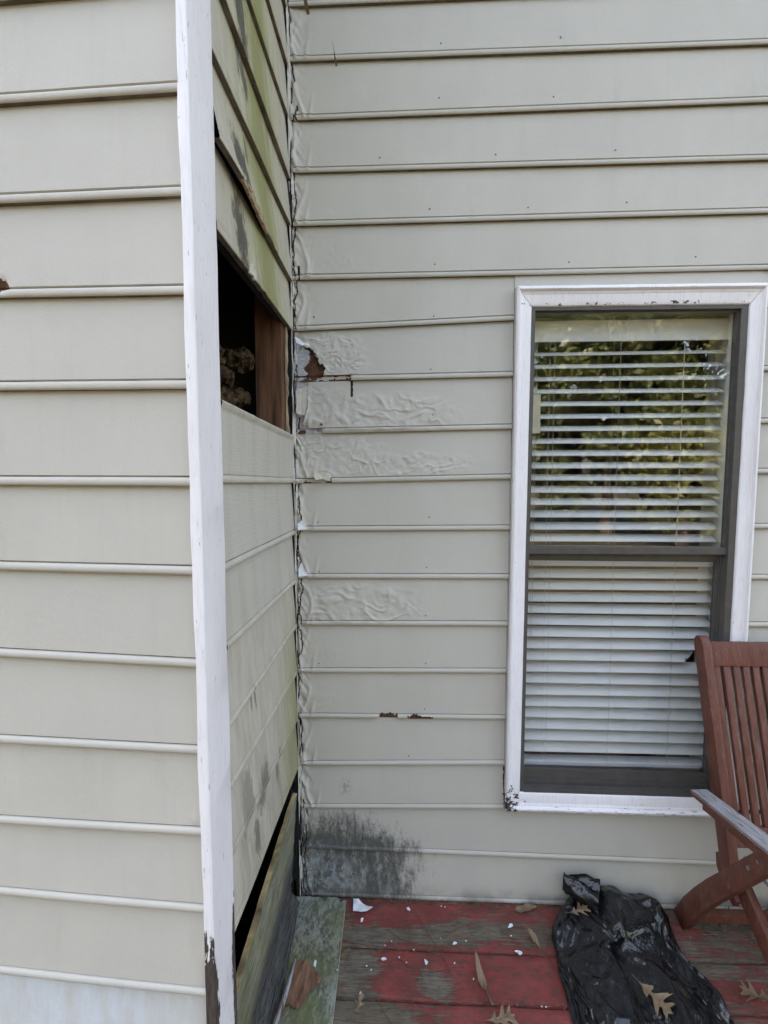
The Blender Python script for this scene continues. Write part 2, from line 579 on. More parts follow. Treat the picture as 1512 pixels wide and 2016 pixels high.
# deck boards: red paint worn off to grey wood
g = G('worn_red_deck_paint')
x, y, z = g.xyz()
grain = g.noise(14, st=(1.1, 26, 8), det=8, rough=0.7, dist=0.6)
fine = g.noise(60, st=(0.8, 14, 8), det=5, rough=0.7)
wood = g.mix(g.lin(grain, 0.32, 0.66), (0.045, 0.038, 0.030), (0.29, 0.25, 0.185))
wood = g.mix(g.lin(g.noise(3.5, st=(1, 2, 1), det=3), 0.4, 0.7, 0, 0.6), wood, (0.15, 0.112, 0.068))
wood = g.mix(g.ss(fine, 0.58, 0.70, 0, 0.8), wood, (0.018, 0.015, 0.013))
blot = g.noise(6.5, st=(1, 2.0, 1), det=6, rough=0.62, dist=0.8)
strip = g.noise(9, st=(0.9, 9, 1), det=6, rough=0.65, dist=0.4)
rag = g.noise(30, st=(0.7, 5, 1), det=7, rough=0.75)
v = g.m_('ADD', g.m_('MULTIPLY', blot, 0.62), g.m_('ADD', g.m_('MULTIPLY', strip, 0.62), g.m_('MULTIPLY', g.m_('SUBTRACT', rag, 0.5), 0.55)))
b = None
for (cx, cy, rx, ry, k) in ((0.34, -0.040, 0.36, 0.09, 0.20), (0.80, -0.03, 0.46, 0.06, 0.17), (0.76, -0.25, 0.36, 0.15, 0.30),
                            (0.37, -0.275, 0.13, 0.12, 0.24), (0.66, -0.40, 0.42, 0.13, 0.24), (0.45, -0.195, 0.34, 0.05, 0.15), (1.32, -0.06, 0.10, 0.07, 0.12),
                            (1.38, -0.30, 0.20, 0.10, 0.16), (1.0, -0.46, 0.9, 0.09, 0.16), (1.34, -0.17, 0.16, 0.05, 0.05),
                            (0.47, -0.285, 0.10, 0.05, -0.26), (0.24, -0.22, 0.10, 0.08, -0.20), (0.34, -0.13, 0.30, 0.045, -0.13), (0.75, -0.12, 0.34, 0.05, -0.10), (0.28, -0.39, 0.20, 0.09, -0.20)):
    q = g.m_('MULTIPLY', g.ss(g.spot(x, y, cx, cy, rx, ry), 0.0, 0.75), k)
    b = q if b is None else g.m_('ADD', b, q)
streak = g.noise(22, st=(0.30, 7.0, 1), det=6, rough=0.7, dist=0.3, loc=(2, 4, 0))
v = g.m_('ADD', g.m_('MULTIPLY', g.m_('SUBTRACT', blot, 0.5), 0.85), g.m_('ADD', g.m_('MULTIPLY', g.m_('SUBTRACT', streak, 0.5), 1.05), g.m_('MULTIPLY', g.m_('SUBTRACT', rag, 0.5), 0.75)))
red = g.m_('MULTIPLY', g.ss(g.m_('ADD', v, b), 0.045, 0.085), g.ss(g.m_('ADD', fine, g.m_('MULTIPLY', g.ss(g.m_('ADD', v, b), 0.05, 0.30), -0.16)), 0.62, 0.56))
rc = g.mix(g.lin(g.noise(10, det=5), 0.3, 0.7), (0.21, 0.040, 0.035), (0.33, 0.072, 0.062))
rc = g.mix(g.lin(g.noise(34, st=(1, 3, 1), det=6, rough=0.7), 0.46, 0.72, 0, 0.75), rc, (0.13, 0.065, 0.052))
rc = g.mix(g.ss(fine, 0.62, 0.72, 0, 0.7), rc, (0.05, 0.025, 0.02))
c = g.mix(red, wood, rc)
dt = g.noise(17, st=(1, 1.6, 1), det=8, rough=0.75, loc=(9, 2, 0))
c = g.mix(g.lin(dt, 0.44, 0.66, 0, 0.62), c, (0.062, 0.048, 0.036))
scr = g.ss(g.noise(90, st=(0.35, 5, 1), det=4, rough=0.7, loc=(0, 8, 3)), 0.62, 0.68)
c = g.mix(g.m_('MULTIPLY', scr, 0.7), c, (0.025, 0.020, 0.017))
h = g.m_('ADD', g.m_('MULTIPLY', grain, 0.9), g.m_('ADD', g.m_('MULTIPLY', fine, 0.5), g.m_('MULTIPLY', red, 0.5)))
M_DECK = g.done(c, g.lin(red, 0, 1, 0.85, 0.6), h, 0.7, 0.005, spec=0.3)

# the mossy plank on the deck and the loose board on the wall
def mossy(name, ax):
    g = G(name)
    x, y, z = g.xyz()
    st = (1.4, 0.5, 1.4) if ax == 'y' else (1, 0.5, 1.4)
    if ax == 'y':
        n = g.noise(14, st=(1.6, 0.55, 1.4), det=9, rough=0.75)
        n2 = g.noise(70, st=(1.5, 0.6, 1.3), det=7, rough=0.75)
        n4 = g.noise(170, st=(1.5, 0.5, 1.3), det=4, rough=0.7)
    else:
        n = g.noise(10, st=(1, 0.35, 2.6), det=9, rough=0.75)
        n2 = g.noise(55, st=(1, 0.22, 2.2), det=7, rough=0.75)
        n4 = g.noise(170, st=(1, 0.3, 2), det=4, rough=0.7)
    n3 = g.noise(5, det=4, loc=(4, 2, 1))
    c = g.mix(g.lin(n, 0.35, 0.65), (0.16, 0.165, 0.095), (0.30, 0.30, 0.215))
    c = g.mix(g.lin(n4, 0.4, 0.7, 0, 0.5), c, (0.37, 0.37, 0.30))
    if ax == 'y':
        pale = g.m_('MULTIPLY', g.ss(y, -0.20, -0.02), 0.8)
        c = g.mix(g.m_('MULTIPLY', pale, g.lin(n2, 0.38, 0.58)), c, (0.40, 0.44, 0.46))
        right_ = g.m_('MULTIPLY', g.ss(y, -0.22, -0.34), g.ss(x, 0.07, 0.13))
        c = g.mix(g.m_('MULTIPLY', right_, g.lin(n2, 0.4, 0.6, 0.2, 0.8)), c, (0.30, 0.34, 0.31))
    dark = g.ss(g.m_('ADD', g.m_('MULTIPLY', n2, 0.6), g.m_('ADD', g.m_('MULTIPLY', n, 0.35), g.m_('MULTIPLY', n3, 0.3))), 0.565, 0.70)
    c = g.mix(g.m_('MULTIPLY', dark, 0.85), c, (0.060, 0.060, 0.042))
    c = g.mix(g.m_('MULTIPLY', g.ss(n3, 0.45, 0.65), 0.5), c, (0.17, 0.185, 0.065))
    if ax == 'z':
        grn = g.noise(14, st=(1, 0.8, 22), det=6, rough=0.65, dist=0.5)
        rot = g.ss(g.m_('ADD', g.m_('ADD', g.lin(z, 0.26, 0.04, -0.35, 0.75), g.lin(y, -0.1, -0.45, 0.18, -0.05)), g.m_('MULTIPLY', g.m_('SUBTRACT', grn, 0.5), 1.9)), 0.1, 0.35)
        rw = g.mix(g.lin(grn, 0.35, 0.65), (0.022, 0.020, 0.018), (0.13, 0.125, 0.115))
        c = g.mix(g.m_('MULTIPLY', g.lin(grn, 0.45, 0.7), 0.5), c, (0.10, 0.10, 0.06))
        c = g.mix(rot, c, rw)
    return g.done(c, 0.9, g.m_('ADD', n, n2), 0.6, 0.003, spec=0.2)


M_PLANK = mossy('mossy_board', 'y')
M_LOOSE = mossy('mossy_loose_board', 'z')
M_RAWEDGE = plain('raw_yellow_board_edge', (0.30, 0.225, 0.105), 0.9, 0.75, 14, st=(1, 0.5, 10), bs=0.6, bd=0.003)
M_PALEEDGE = plain('pale_board_edge', (0.46, 0.44, 0.33), 0.85, 0.25, 30, st=(1, 0.4, 1))
M_BARK = plain('brown_torn_hardboard', (0.19, 0.105, 0.065), 0.85, 0.5, 22, st=(3, 0.7, 1), bs=0.6, bd=0.004, spec=0.2)
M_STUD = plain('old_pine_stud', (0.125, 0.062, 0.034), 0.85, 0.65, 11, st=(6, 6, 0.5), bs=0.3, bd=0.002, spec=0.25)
M_SPLINTER = plain('splintered_sheathing', (0.34, 0.25, 0.16), 0.85, 0.45, 20, st=(4, 4, 0.7), bs=0.7, bd=0.004, spec=0.2)
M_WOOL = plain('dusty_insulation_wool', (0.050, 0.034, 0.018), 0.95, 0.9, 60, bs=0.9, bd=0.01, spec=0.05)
M_FLAKE = plain('white_paint_flake', (0.74, 0.76, 0.78), 0.55, 0.08, 40)
M_CREAM = plain('cream_paint_skin', (0.56, 0.53, 0.44), 0.6, 0.12, 40)
M_NEEDLE = plain('dry_pine_needle', (0.115, 0.060, 0.032), 0.75, 0.35, 50)
M_LITTER = plain('dry_leaf_crumbs', (0.13, 0.085, 0.05), 0.85, 0.6, 40)

g = G('dry_oak_leaf')
n = g.noise(30, det=5)
r = g.rnd()
c = g.mix(g.lin(n, 0.3, 0.7), (0.15, 0.098, 0.052), (0.27, 0.195, 0.115))
c = g.mix(g.lin(r, 0, 1, 0, 0.5), c, (0.17, 0.11, 0.06))
M_LEAF = g.done(c, 0.6, n, 0.5, 0.002)

# chair wood
g = G('red_brown_teak_stain')
n = g.noise(10, st=(5, 2, 1.2), det=6, rough=0.65)
n2 = g.noise(70, st=(3, 1.5, 0.6), det=5, rough=0.7)
n3 = g.noise(26, st=(3, 1.2, 0.5), det=7, rough=0.72, loc=(2, 7, 1))
c = g.mix(g.lin(n, 0.3, 0.7), (0.082, 0.026, 0.016), (0.150, 0.050, 0.030))
c = g.mix(g.ss(n3, 0.52, 0.70, 0, 0.55), c, (0.20, 0.125, 0.100))
c = g.mix(g.ss(n2, 0.60, 0.74, 0, 0.6), c, (0.26, 0.16, 0.125))
c = g.mix(g.ss(g.noise(120, st=(3, 1, 0.4), det=4, rough=0.7, loc=(5, 5, 5)), 0.60, 0.72, 0, 0.75), c, (0.035, 0.015, 0.010))
M_TEAK = g.done(c, g.lin(n3, 0.3, 0.7, 0.42, 0.7), n2, 0.5, 0.002, spec=0.4)
g = G('bare_grey_teak')
n = g.noise(12, st=(9, 1.1, 3), det=7, rough=0.7)
n2 = g.noise(50, st=(9, 1.0, 3), det=5, rough=0.7)
c = g.mix(g.lin(n, 0.3, 0.7), (0.17, 0.16, 0.155), (0.37, 0.365, 0.365))
c = g.mix(g.ss(n2, 0.56, 0.68, 0, 0.75), c, (0.075, 0.058, 0.05))
c = g.mix(g.ss(g.noise(16, st=(5, 1, 1), det=5, loc=(1, 5, 2)), 0.60, 0.68), c, (0.16, 0.06, 0.04))
M_GREYTEAK = g.done(c, 0.8, n2, 0.5, 0.002, spec=0.3)

# black bin liner
g = G('black_plastic_film')
n = g.noise(11, st=(1.7, 0.8, 1), det=3, rough=0.5, dist=1.6)
rid = g.m_('ABSOLUTE', g.m_('SUBTRACT', n, 0.5))
n2 = g.noise(30, st=(1.4, 0.8, 1), det=3, rough=0.5, dist=1.2, loc=(5, 1, 2))
rid2 = g.m_('ABSOLUTE', g.m_('SUBTRACT', n2, 0.5))
h = g.m_('ADD', g.m_('MULTIPLY', rid, 1.0), g.m_('MULTIPLY', rid2, 0.35))
c = g.mix(g.lin(n, 0.4, 0.75), (0.0065, 0.0068, 0.0075), (0.013, 0.014, 0.016))
M_BAG = g.done(c, 0.18, h, 0.42, 0.020, spec=0.6)

# yard
g = G('lawn_grass')
n = g.noise(1.2, det=6)
n2 = g.noise(30, det=5)
c = g.mix(g.lin(n, 0.3, 0.7), (0.034, 0.032, 0.019), (0.058, 0.048, 0.030))
c = g.mix(g.lin(n2, 0.3, 0.7, 0, 0.5), c, (0.028, 0.030, 0.014))
M_LAWN = g.done(c, 0.9, n2, 0.8, 0.03, spec=0.2)
M_TRUNK = plain('tree_bark', (0.10, 0.075, 0.055), 0.9, 0.4, 12, st=(4, 4, 0.6), bs=0.8, bd=0.02, spec=0.2)


def leafmat(name, col, tr):
    g = G(name)
    n = g.noise(1.3, det=4)
    c = g.mix(g.lin(n, 0.3, 0.7), tuple(k * 0.75 for k in col), tuple(k * 1.25 for k in col))
    return g.done(c, 0.45, None, spec=0.5, trans=tr)


M_LEAFG = leafmat('green_foliage', (0.085, 0.105, 0.035), (0.17, 0.20, 0.045))
M_LEAFY = leafmat('yellow_green_foliage', (0.13, 0.135, 0.035), (0.26, 0.25, 0.05))
M_ROOF = plain('grey_roof_shingle', (0.10, 0.10, 0.10), 0.9, 0.3, 40)

# ================================================================== STRUCTURE
# deck (setting): the boards run along the back wall
deck = thing('deck', 'worn wooden deck with peeling red paint at the foot of the walls', None, (0.8, -0.5, 0), kind='structure')
gaps = [0.011, -0.178, -0.331, -0.482]
while gaps[-1] > -3.0:
    gaps.append(gaps[-1] - 0.1515)
for i in range(len(gaps) - 1):
    y1, y0 = gaps[i] - 0.0036, gaps[i + 1] + 0.0036
    x0 = -0.052 if y0 > -0.76 else -1.6
    nx = 90 if i < 5 else 16
    prof = [(y0, -0.035), (y0, -0.006), (y0 + 0.0018, -0.0018), (y0 + 0.006, 0.0)]
    ny = 9 if i < 5 else 3
    for k in range(1, ny):
        prof.append((y0 + 0.006 + (y1 - y0 - 0.012) * k / ny, 0.0))
    prof += [(y1 - 0.006, 0.0), (y1 - 0.0018, -0.0018), (y1, -0.006), (y1, -0.035)]
    X = np.linspace(x0, 2.6, nx)
    V, F = [], []
    for a in X:
        cup = 0.0015 * math.sin(3.1 * a + i * 1.7)
        for (b, zz) in prof:
            t = (b - y0) / (y1 - y0) * 2 - 1
            dz = float(0.0013 * fbm(a * 5, b * 60, i, 3)) - 0.0015 * (1 - t * t) + cup * t * 0.7 - 0.001
            dy = float(0.0016 * fbm(a * 6, i * 9.1, 2.2, 3)) if abs(t) > 0.9 else 0
            V.append((a, b + dy, zz + (dz if zz > -0.03 else 0)))
    m = len(prof)
    for a in range(nx - 1):
        for b in range(m - 1):
            F.append([a * m + b, a * m + b + 1, (a + 1) * m + b + 1, (a + 1) * m + b])
    F.append(list(range(m)))
    F.append([(nx - 1) * m + b for b in range(m)][::-1])
    F = [f[::-1] for f in F]
    obj('deck_board', smooth_by_angle(mesh('deck_board', V, F), 50), deck, M_DECK)
mb = MB()
for xx in (0.1, 0.55, 1.0, 1.45, 1.9, 2.4):
    mb.box(xx, xx + 0.04, -3.0, 0.0, -0.2, -0.036)
obj('joist', mb.mesh('joist'), deck, M_TRUNK)

lawn = obj('lawn', mesh('lawn', [(-300, -300, -0.55), (300, -300, -0.55), (300, 300, -0.55), (-300, 300, -0.55)], [[0, 1, 2, 3]]), None, M_LAWN)
tag(lawn, 'mown lawn of the yard below the deck', None, kind='structure')

# ------------------------------------------------------------------ the house
house = thing('house', 'beige lap-sided house corner with rotted siding and a hole in the side wall', 'house')

E_ = 0.17
Z = [1.5357 + E_ * (9 - i) for i in range(0, 20)]
#            left end, right end of the lower edge of each course, back wall
ZB = {1: (2.8986, 2.8951), 2: (2.7172, 2.7244), 3: (2.5526, 2.5509), 4: (2.3834, 2.3886), 5: (2.2094, 2.2128),
      6: (2.0403, 2.0659), 7: (1.8735, 1.8823), 8: (1.6957, 1.7082), 9: (1.5252, 1.5400), 10: (1.3590, 1.3655),
      11: (1.1921, 1.1956), 12: (1.0236, 1.0293), 13: (0.8506, 0.8604), 14: (0.6838, 0.6916), 15: (0.5044, 0.5244),
      16: (0.3410, 0.3595), 17: (0.1870, 0.1701), 18: (0.0005, 0.0005)}
XB = {i: (0.0, 1.53) for i in (1, 2, 3, 4, 5, 17, 18)}
for i in range(6, 17): XB[i] = (0.0, 0.735)
ZB[0] = (3.066, 3.066)
ZB[-1] = (3.236, 3.236)
XB[0] = XB[-1] = (0.0, 1.53)


def zline(tab, xt, i, s):
    z0, z1 = tab[i]
    a, b = xt[i]
    return z0 + (z1 - z0) * (np.clip(s, -1.0, 2.6) - a) / (b - a)


BEAD = [(0.0005, 0.0), (0.0125, 0.0), (0.0148, 0.0018), (0.0160, 0.0052), (0.0160, 0.0095), (0.0148, 0.0132), (0.0122, 0.0152), (0.0095, 0.0163),
        (0.0095, 0.0180), (0.0122, 0.0196)]
PLAINB = [(0.0005, 0.0), (0.0135, 0.0), (0.0148, 0.0010), (0.0152, 0.0030), (0.0148, 0.0160), (0.0136, 0.0172), (0.0136, 0.0184), (0.0142, 0.0196)]


def board(name, frame, s_arr, zbot, ztop, prof=BEAD, nface=8, otop=0.002, disp=None, mats=(None,), midx=None, parent=None, ends=True, facecap=False, label=None, trimbot=None):
    """one lap board. frame(s, o, z) -> world arrays; zbot/ztop: functions of s; disp(s, o, zr, h) -> extra o"""
    s_arr = np.asarray(s_arr, float)
    zb, zt = zbot(s_arr), ztop(s_arr)
    o0 = prof[-1][0]
    rows = [('p', p) for p in prof] + [('f', k / nface) for k in range(1, nface + 1)]
    m, n = len(rows), len(s_arr)
    O = np.zeros((n, m)); Zr = np.zeros((n, m))
    H = zt - zb
    for j, (k, p) in enumerate(rows):
        if k == 'p':
            O[:, j] = p[0]; Zr[:, j] = p[1]
        else:
            Zr[:, j] = prof[-1][1] + p * (H - prof[-1][1])
            O[:, j] = o0 + (otop - o0) * p
    Sg = np.repeat(s_arr[:, None], m, 1)
    if disp is not None:
        r = disp(Sg, O, Zr, H[:, None])
        if isinstance(r, tuple):
            O, Zr, Sg = r
        else:
            O = O + r
    X, Y, Zw = frame(Sg, O, zb[:, None] + Zr)
    V = np.stack([X, Y, Zw], -1).reshape(-1, 3)
    F = []; mi = []
    for a in range(n - 1):
        for b in range(m - 1):
            F.append([a * m + b, (a + 1) * m + b, (a + 1) * m + b + 1, a * m + b + 1])
    F = [f for f in F]
    if midx is not None:
        sc = 0.25 * (Sg[:-1, :-1] + Sg[1:, :-1] + Sg[1:, 1:] + Sg[:-1, 1:])
        zc = 0.25 * (Zr[:-1, :-1] + Zr[1:, :-1] + Zr[1:, 1:] + Zr[:-1, 1:])
        keep, ids = midx(sc.ravel(), zc.ravel())
        F = [f for f, k in zip(F, keep) if k]
        mi = [int(i) for i, k in zip(ids, keep) if k]
    else:
        mi = [0] * len(F)
    # shade painted on the lower edge's underside, and a darker groove above the bead
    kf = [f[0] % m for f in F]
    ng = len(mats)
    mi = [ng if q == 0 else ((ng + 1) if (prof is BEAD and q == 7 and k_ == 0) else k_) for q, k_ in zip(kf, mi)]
    me = mesh(name, V, F, idx=mi)
    smooth_by_angle(me, 42)
    o = obj(name, me, parent if parent is not None else house)
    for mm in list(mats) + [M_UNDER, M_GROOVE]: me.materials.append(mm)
    if label: o['label'] = label
    return o


def fr_back(s, o, z):
    return s, 0.016 - o, z


CL, SL = math.cos(LA), math.sin(LA)


def fr_left(s, o, z):        # s runs to the right and ends at the corner board (s = 0 at x = 0)
    k = o - 0.016
    return s * CL - k * SL, -LD - s * SL - k * CL, z


def fr_side(s, o, z):        # s = distance from the inner corner, measured along -y
    return o - 0.016, -s, z


# --- back wall boards
def near(s, a, w):
    return np.exp(-((s - a) / w) ** 2)


def puckers(i, left=0.004, amp=0.0042, blister=None, lowbulge=0.0):
    """old paint skin lifting beside the inner corner, blistered paint further in"""
    rs = np.random.default_rng(100 + i)
    ph = rs.random() * 50
    c0 = 0.022 + 0.018 * rs.random()

    def f(s, o, zr, h):
        t = np.clip(zr / h, 0, 1)
        onface = sst(zr, 0.004, 0.012)
        ridge = np.abs(fbm(s * 55 + 6 * t + ph, t * 2.3 + ph, i, 3))
        d = amp * sst(s, 0.055, 0.0) * (1.1 - 2.4 * ridge)
        cen = c0 + 0.016 * np.sin(t * 5 + ph)
        d = d + 0.0062 * near(s, cen, 0.006) * sst(t, 0.95, 0.2)
        d = d + 0.0034 * near(s, 0.055 + 0.03 * t + 0.01 * np.sin(ph), 0.006) * sst(t, 0.55, 0.05)
        d = d + 0.0016 * fbm(s * 60, zr * 60, ph, 3) * sst(s, 0.10, 0.0)
        if blister:
            for (cx, cz, rx, rz, a, fq) in blister:
                q = 1 - np.sqrt(((s - cx) / rx) ** 2 + ((t - cz) / rz) ** 2)
                q = sst(q, 0.0, 0.45)
                wx = s + 0.035 * fbm(s * 11, zr * 15, ph + 3, 2)
                wz = zr + 0.030 * fbm(s * 13, zr * 13, ph + 8, 2)
                n1 = fbm(wx * fq * 0.6, wz * fq * 1.25, ph, 3)
                rid = 1.25 * np.clip(1 - np.abs(n1) * 3.0, 0, 1) ** 1.6 + 0.35 * n1
                d = d + q * a * (0.55 * np.clip(rid, -0.4, 1.0) + 0.35 * fbm(s * fq * 2.6, zr * fq * 2.6, ph, 2) + 0.25)
        d = d + 0.0005 * fbm(s * 3.3, zr * 8, i * 3.1, 3)
        return d * onface
    return f


BL = {7: [(0.13, 0.40, 0.15, 0.65, 0.0046, 27)], 8: [(0.28, 0.26, 0.36, 0.50, 0.0062, 20), (0.1, 0.5, 0.12, 0.5, 0.0026, 24)], 9: [(0.14, 0.5, 0.22, 0.50, 0.0040, 22), (0.40, 0.30, 0.27, 0.30, 0.0038, 27)],
      12: [(0.22, 0.40, 0.27, 0.50, 0.0064, 17)], 5: [(0.12, 0.3, 0.12, 0.5, 0.0010, 30)], 13: [(0.08, 0.3, 0.1, 0.3, 0.0010, 30)], 14: [(0.08, 0.3, 0.1, 0.3, 0.0010, 30)]}


def inpoly(x, y, P):
    P = np.asarray(P)
    r = np.zeros(x.shape, bool)
    j = len(P) - 1
    for i in range(len(P)):
        a = ((P[i, 1] > y) != (P[j, 1] > y))
        with np.errstate(divide='ignore', invalid='ignore'):
            xx = (P[j, 0] - P[i, 0]) * (y - P[i, 1]) / (P[j, 1] - P[i, 1] + 1e-12) + P[i, 0]
        r ^= a & (x < xx)
        j = i
    return r


def srange(a, b, fine=None):
    """stations along a board: dense near the damaged corner"""
    if fine is None:
        return np.concatenate([np.arange(a, b, 0.03), [b]])
    f1, st = fine
    return np.concatenate([np.arange(a, f1, st), np.arange(f1, b, 0.03), [b]])


ROT7 = [(0.028, 0.118), (0.045, 0.116), (0.0626, 0.105), (0.070, 0.088), (0.0847, 0.074), (0.092, 0.056), (0.1121, 0.045), (0.104, 0.028), (0.0996, 0.012), (0.075, 0.004), (0.0423, 0.008),
        (0.047, 0.030), (0.034, 0.044), (0.052, 0.062), (0.060, 0.085), (0.050, 0.104)]
PRIM7 = [(-0.01, -0.02), (-0.01, 0.142), (0.012, 0.146), (0.020, 0.128), (0.034, 0.116), (0.062, 0.108), (0.085, 0.074), (0.10, 0.02), (0.05, 0.0), (0.045, -0.02)]
PRIM8 = [(-0.01, -0.02), (-0.01, 0.20), (0.045, 0.20), (0.050, 0.165), (0.044, 0.145), (0.046, 0.10), (0.038, 0.07), (0.034, 0.035), (0.050, 0.022), (0.052, -0.02)]
LOST8 = [(0.0, -0.02), (0.0, 0.018), (0.048, 0.018), (0.056, 0.014), (0.10, 0.0145), (0.10, -0.02)]
FLAP9 = [(0.062, 0.0), (0.066, 0.020), (0.082, 0.034), (0.105, 0.032), (0.128, 0.028), (0.134, 0.012), (0.12, 0.003), (0.09, 0.008)]

for i in range(-1, 19):
    spans = [(0.0, 2.25)]
    if 6 <= i <= 16:
        spans = [(0.0, 0.7440 - 0.00075 * (i - 6)), (1.5420 - 0.0007 * (i - 6), 2.25)]
    elif i == 17:
        pass
    for k, (a, b) in enumerate(spans):
        start = a + (0.003 + 0.005 * random.random() if k == 0 else 0)
        dense = k == 0 and i >= 1
        zb = lambda s, i=i: zline(ZB, XB, i, s)
        if i == -1:
            zt = lambda s: zline(ZB, XB, -1, s) + 0.185
        elif i == 6:
            zt = lambda s: zline(ZB, XB, 5, s) + 0.015
        elif i == 17:
            zt = lambda s: np.where(s < 0.735, zline(ZB, XB, 16, s) + 0.015, 0.3595 + 0.0 * s)
        else:
            zt = lambda s, i=i: zline(ZB, XB, i - 1, s) + 0.015
        if not dense:
            board('siding_board', fr_back, srange(start, b), zb, zt, disp=puckers(i) if k == 0 else None, mats=(M_SIDING,))
            continue
        fine = (0.62, 0.0028) if i in BL else (0.13, 0.003)
        if i == 14: fine = (0.52, 0.0028)
        base = puckers(i, blister=BL.get(i))
        mats = (M_SIDING, M_ROT, M_PRIMER)

        def disp(s, o, zr, h, i=i, base=base):
            d = base(s, o, zr, h)
            wob = 0.004 * fbm(s * 120, zr * 120, i, 2)
            if i == 7:
                d = np.where(inpoly(s + wob, zr + wob, PRIM7), -0.0025 + 0.0006 * fbm(s * 150, zr * 150), d)
                d = np.where(inpoly(s + wob, zr + wob, ROT7), -0.0085 + 0.0022 * fbm(s * 90, zr * 90, 3, 3), d)
                lost = (s < 0.197) & (zr < 0.0172)
                d = np.where(lost, np.minimum(0.004 - o, d) + 0.001 * fbm(s * 150, zr * 150), d)
            if i == 8:
                d = np.where(inpoly(s + wob, zr + wob, PRIM8), -0.0025 + 0.0006 * fbm(s * 150, zr * 150), d)
                cr = (np.abs(s - 0.1985 - 0.0015 * fbm(zr * 70, s * 0 + 2.2)) < 0.0034) & (zr > 0.122)
                d = np.where(cr, -0.0065, d)
                lost = (s < 0.10) & (zr < 0.0172)
                d = np.where(lost, np.minimum(0.005 - o, d), d)
                d = d + 0.004 * near(s, 0.095, 0.007) * near(zr, 0.026, 0.006)
            if i == 9:
                lost = (s < 0.128) & (s > 0.028) & (zr < 0.0172)
                d = np.where(lost, np.minimum(0.006 - o, d), d)
                fl = inpoly(s + wob, zr + wob, FLAP9)
                d = np.where(fl, d + 0.003, d)
            if i == 14:
                t = np.where((s > 0.27) & (s < 0.356), 0.015 + 0.012 * fbm(s * 60, 0 * s, 5), -1)
                t2 = np.where((s > 0.392) & (s < 0.482), 0.009 + 0.008 * fbm(s * 90, 0 * s, 6), -1)
                ch = (zr < t) | ((zr < t2) & (zr > 0.003))
                d = np.where(ch, np.maximum(-0.009, 0.004 - o), d)
            cc = 0.012 + 0.010 * fbm(zr * 22, 0 * zr + i * 3.3, 2.0, 4)
            crk = (np.abs(s - cc) < 0.0021) & (fbm(zr * 9, 0 * zr + i * 1.7, 5.0, 2) > -0.15)
            d = np.where(crk, d - 0.007, d)
            lip = (s < cc) & (s > cc - 0.008)
            d = np.where(lip & ~crk, d + 0.0025, d)
            if i in (2, 5):
                br = (np.abs(s - 0.022 - 0.006 * fbm(zr * 80, 0 * zr, i)) < 0.0026) & (zr < 0.045)
                d = np.where(br, -0.010, d)
            return d

        def midx(s, zr, i=i):
            wob = 0.004 * fbm(s * 120, zr * 120, i, 2)
            ids = np.zeros(s.shape, int)
            keep = np.ones(s.shape, bool)
            if i == 7:
                ids[inpoly(s + wob, zr + wob, PRIM7)] = 2
                ids[inpoly(s + wob, zr + wob, ROT7)] = 1
                ids[(s < 0.197) & (zr < 0.0055 + 0.0045 * fbm(s * 70, 0 * s, 2, 3))] = 1
                ids[(s < 0.197) & (zr > 0.0150 + 0.002 * fbm(s * 90, 0 * s, 4, 2)) & (zr < 0.0185)] = 1
            if i == 8:
                ids[inpoly(s + wob, zr + wob, PRIM8)] = 2
                ids[(np.abs(s - 0.1985 - 0.0015 * fbm(zr * 70, s * 0 + 2.2)) < 0.0036) & (zr > 0.122)] = 1
                ids[(s < 0.10) & (zr < 0.0172)] = 2
                ids[(near(s, 0.095, 0.006) * near(zr, 0.030, 0.005)) > 0.45] = 1
                ids[(s < 0.04) & (zr < 0.012)] = 1
            if i == 9:
                ids[(s < 0.128) & (s > 0.028) & (zr < 0.004 + 0.004 * fbm(s * 80, 0 * s, 2, 3))] = 1
            if i == 14:
                t = np.where((s > 0.27) & (s < 0.356), 0.015 + 0.012 * fbm(s * 60, 0 * s, 5), -1)
                t2 = np.where((s > 0.392) & (s < 0.482), 0.009 + 0.008 * fbm(s * 90, 0 * s, 6), -1)
                ids[zr < t] = 1
                ids[(zr < t2) & (zr > 0.003)] = 1
            cc = 0.012 + 0.010 * fbm(zr * 22, 0 * zr + i * 3.3, 2.0, 4)
            ids[(np.abs(s - cc) < 0.0016) & (fbm(zr * 9, 0 * zr + i * 1.7, 5.0, 2) > -0.15)] = 1
            if i in (2, 5):
                ids[(np.abs(s - 0.022 - 0.006 * fbm(zr * 80, 0 * zr, i)) < 0.0026) & (zr < 0.045)] = 1
            if i == 17:
                pass
            return keep, ids

        nf = 56 if i in (7, 8, 9, 12) else (40 if i == 14 else 26)
        # finer rows at the foot of board 14 are given by the bead itself
        board('siding_board', fr_back, srange(start, b, fine), zb, zt, nface=nf, disp=disp, mats=mats, midx=midx,
              label={7: 'board with a rotted brown hole and lost paint by the corner', 8: 'blistered board with bare patches by the corner',
                     9: 'blistered board with peeling lower edge', 14: 'board with chipped brown lower edge', 18: 'lowest board with black mould'}.get(i))

board('siding_board', fr_back, srange(0.7442, 1.5418), lambda s: 2.1690 + 0 * s, lambda s: zline(ZB, XB, 5, s) + 0.015, prof=[(0.0005, 0.0), (0.0085, 0.0), (0.0085, 0.002)], otop=0.005, nface=3, mats=(M_SIDING,))
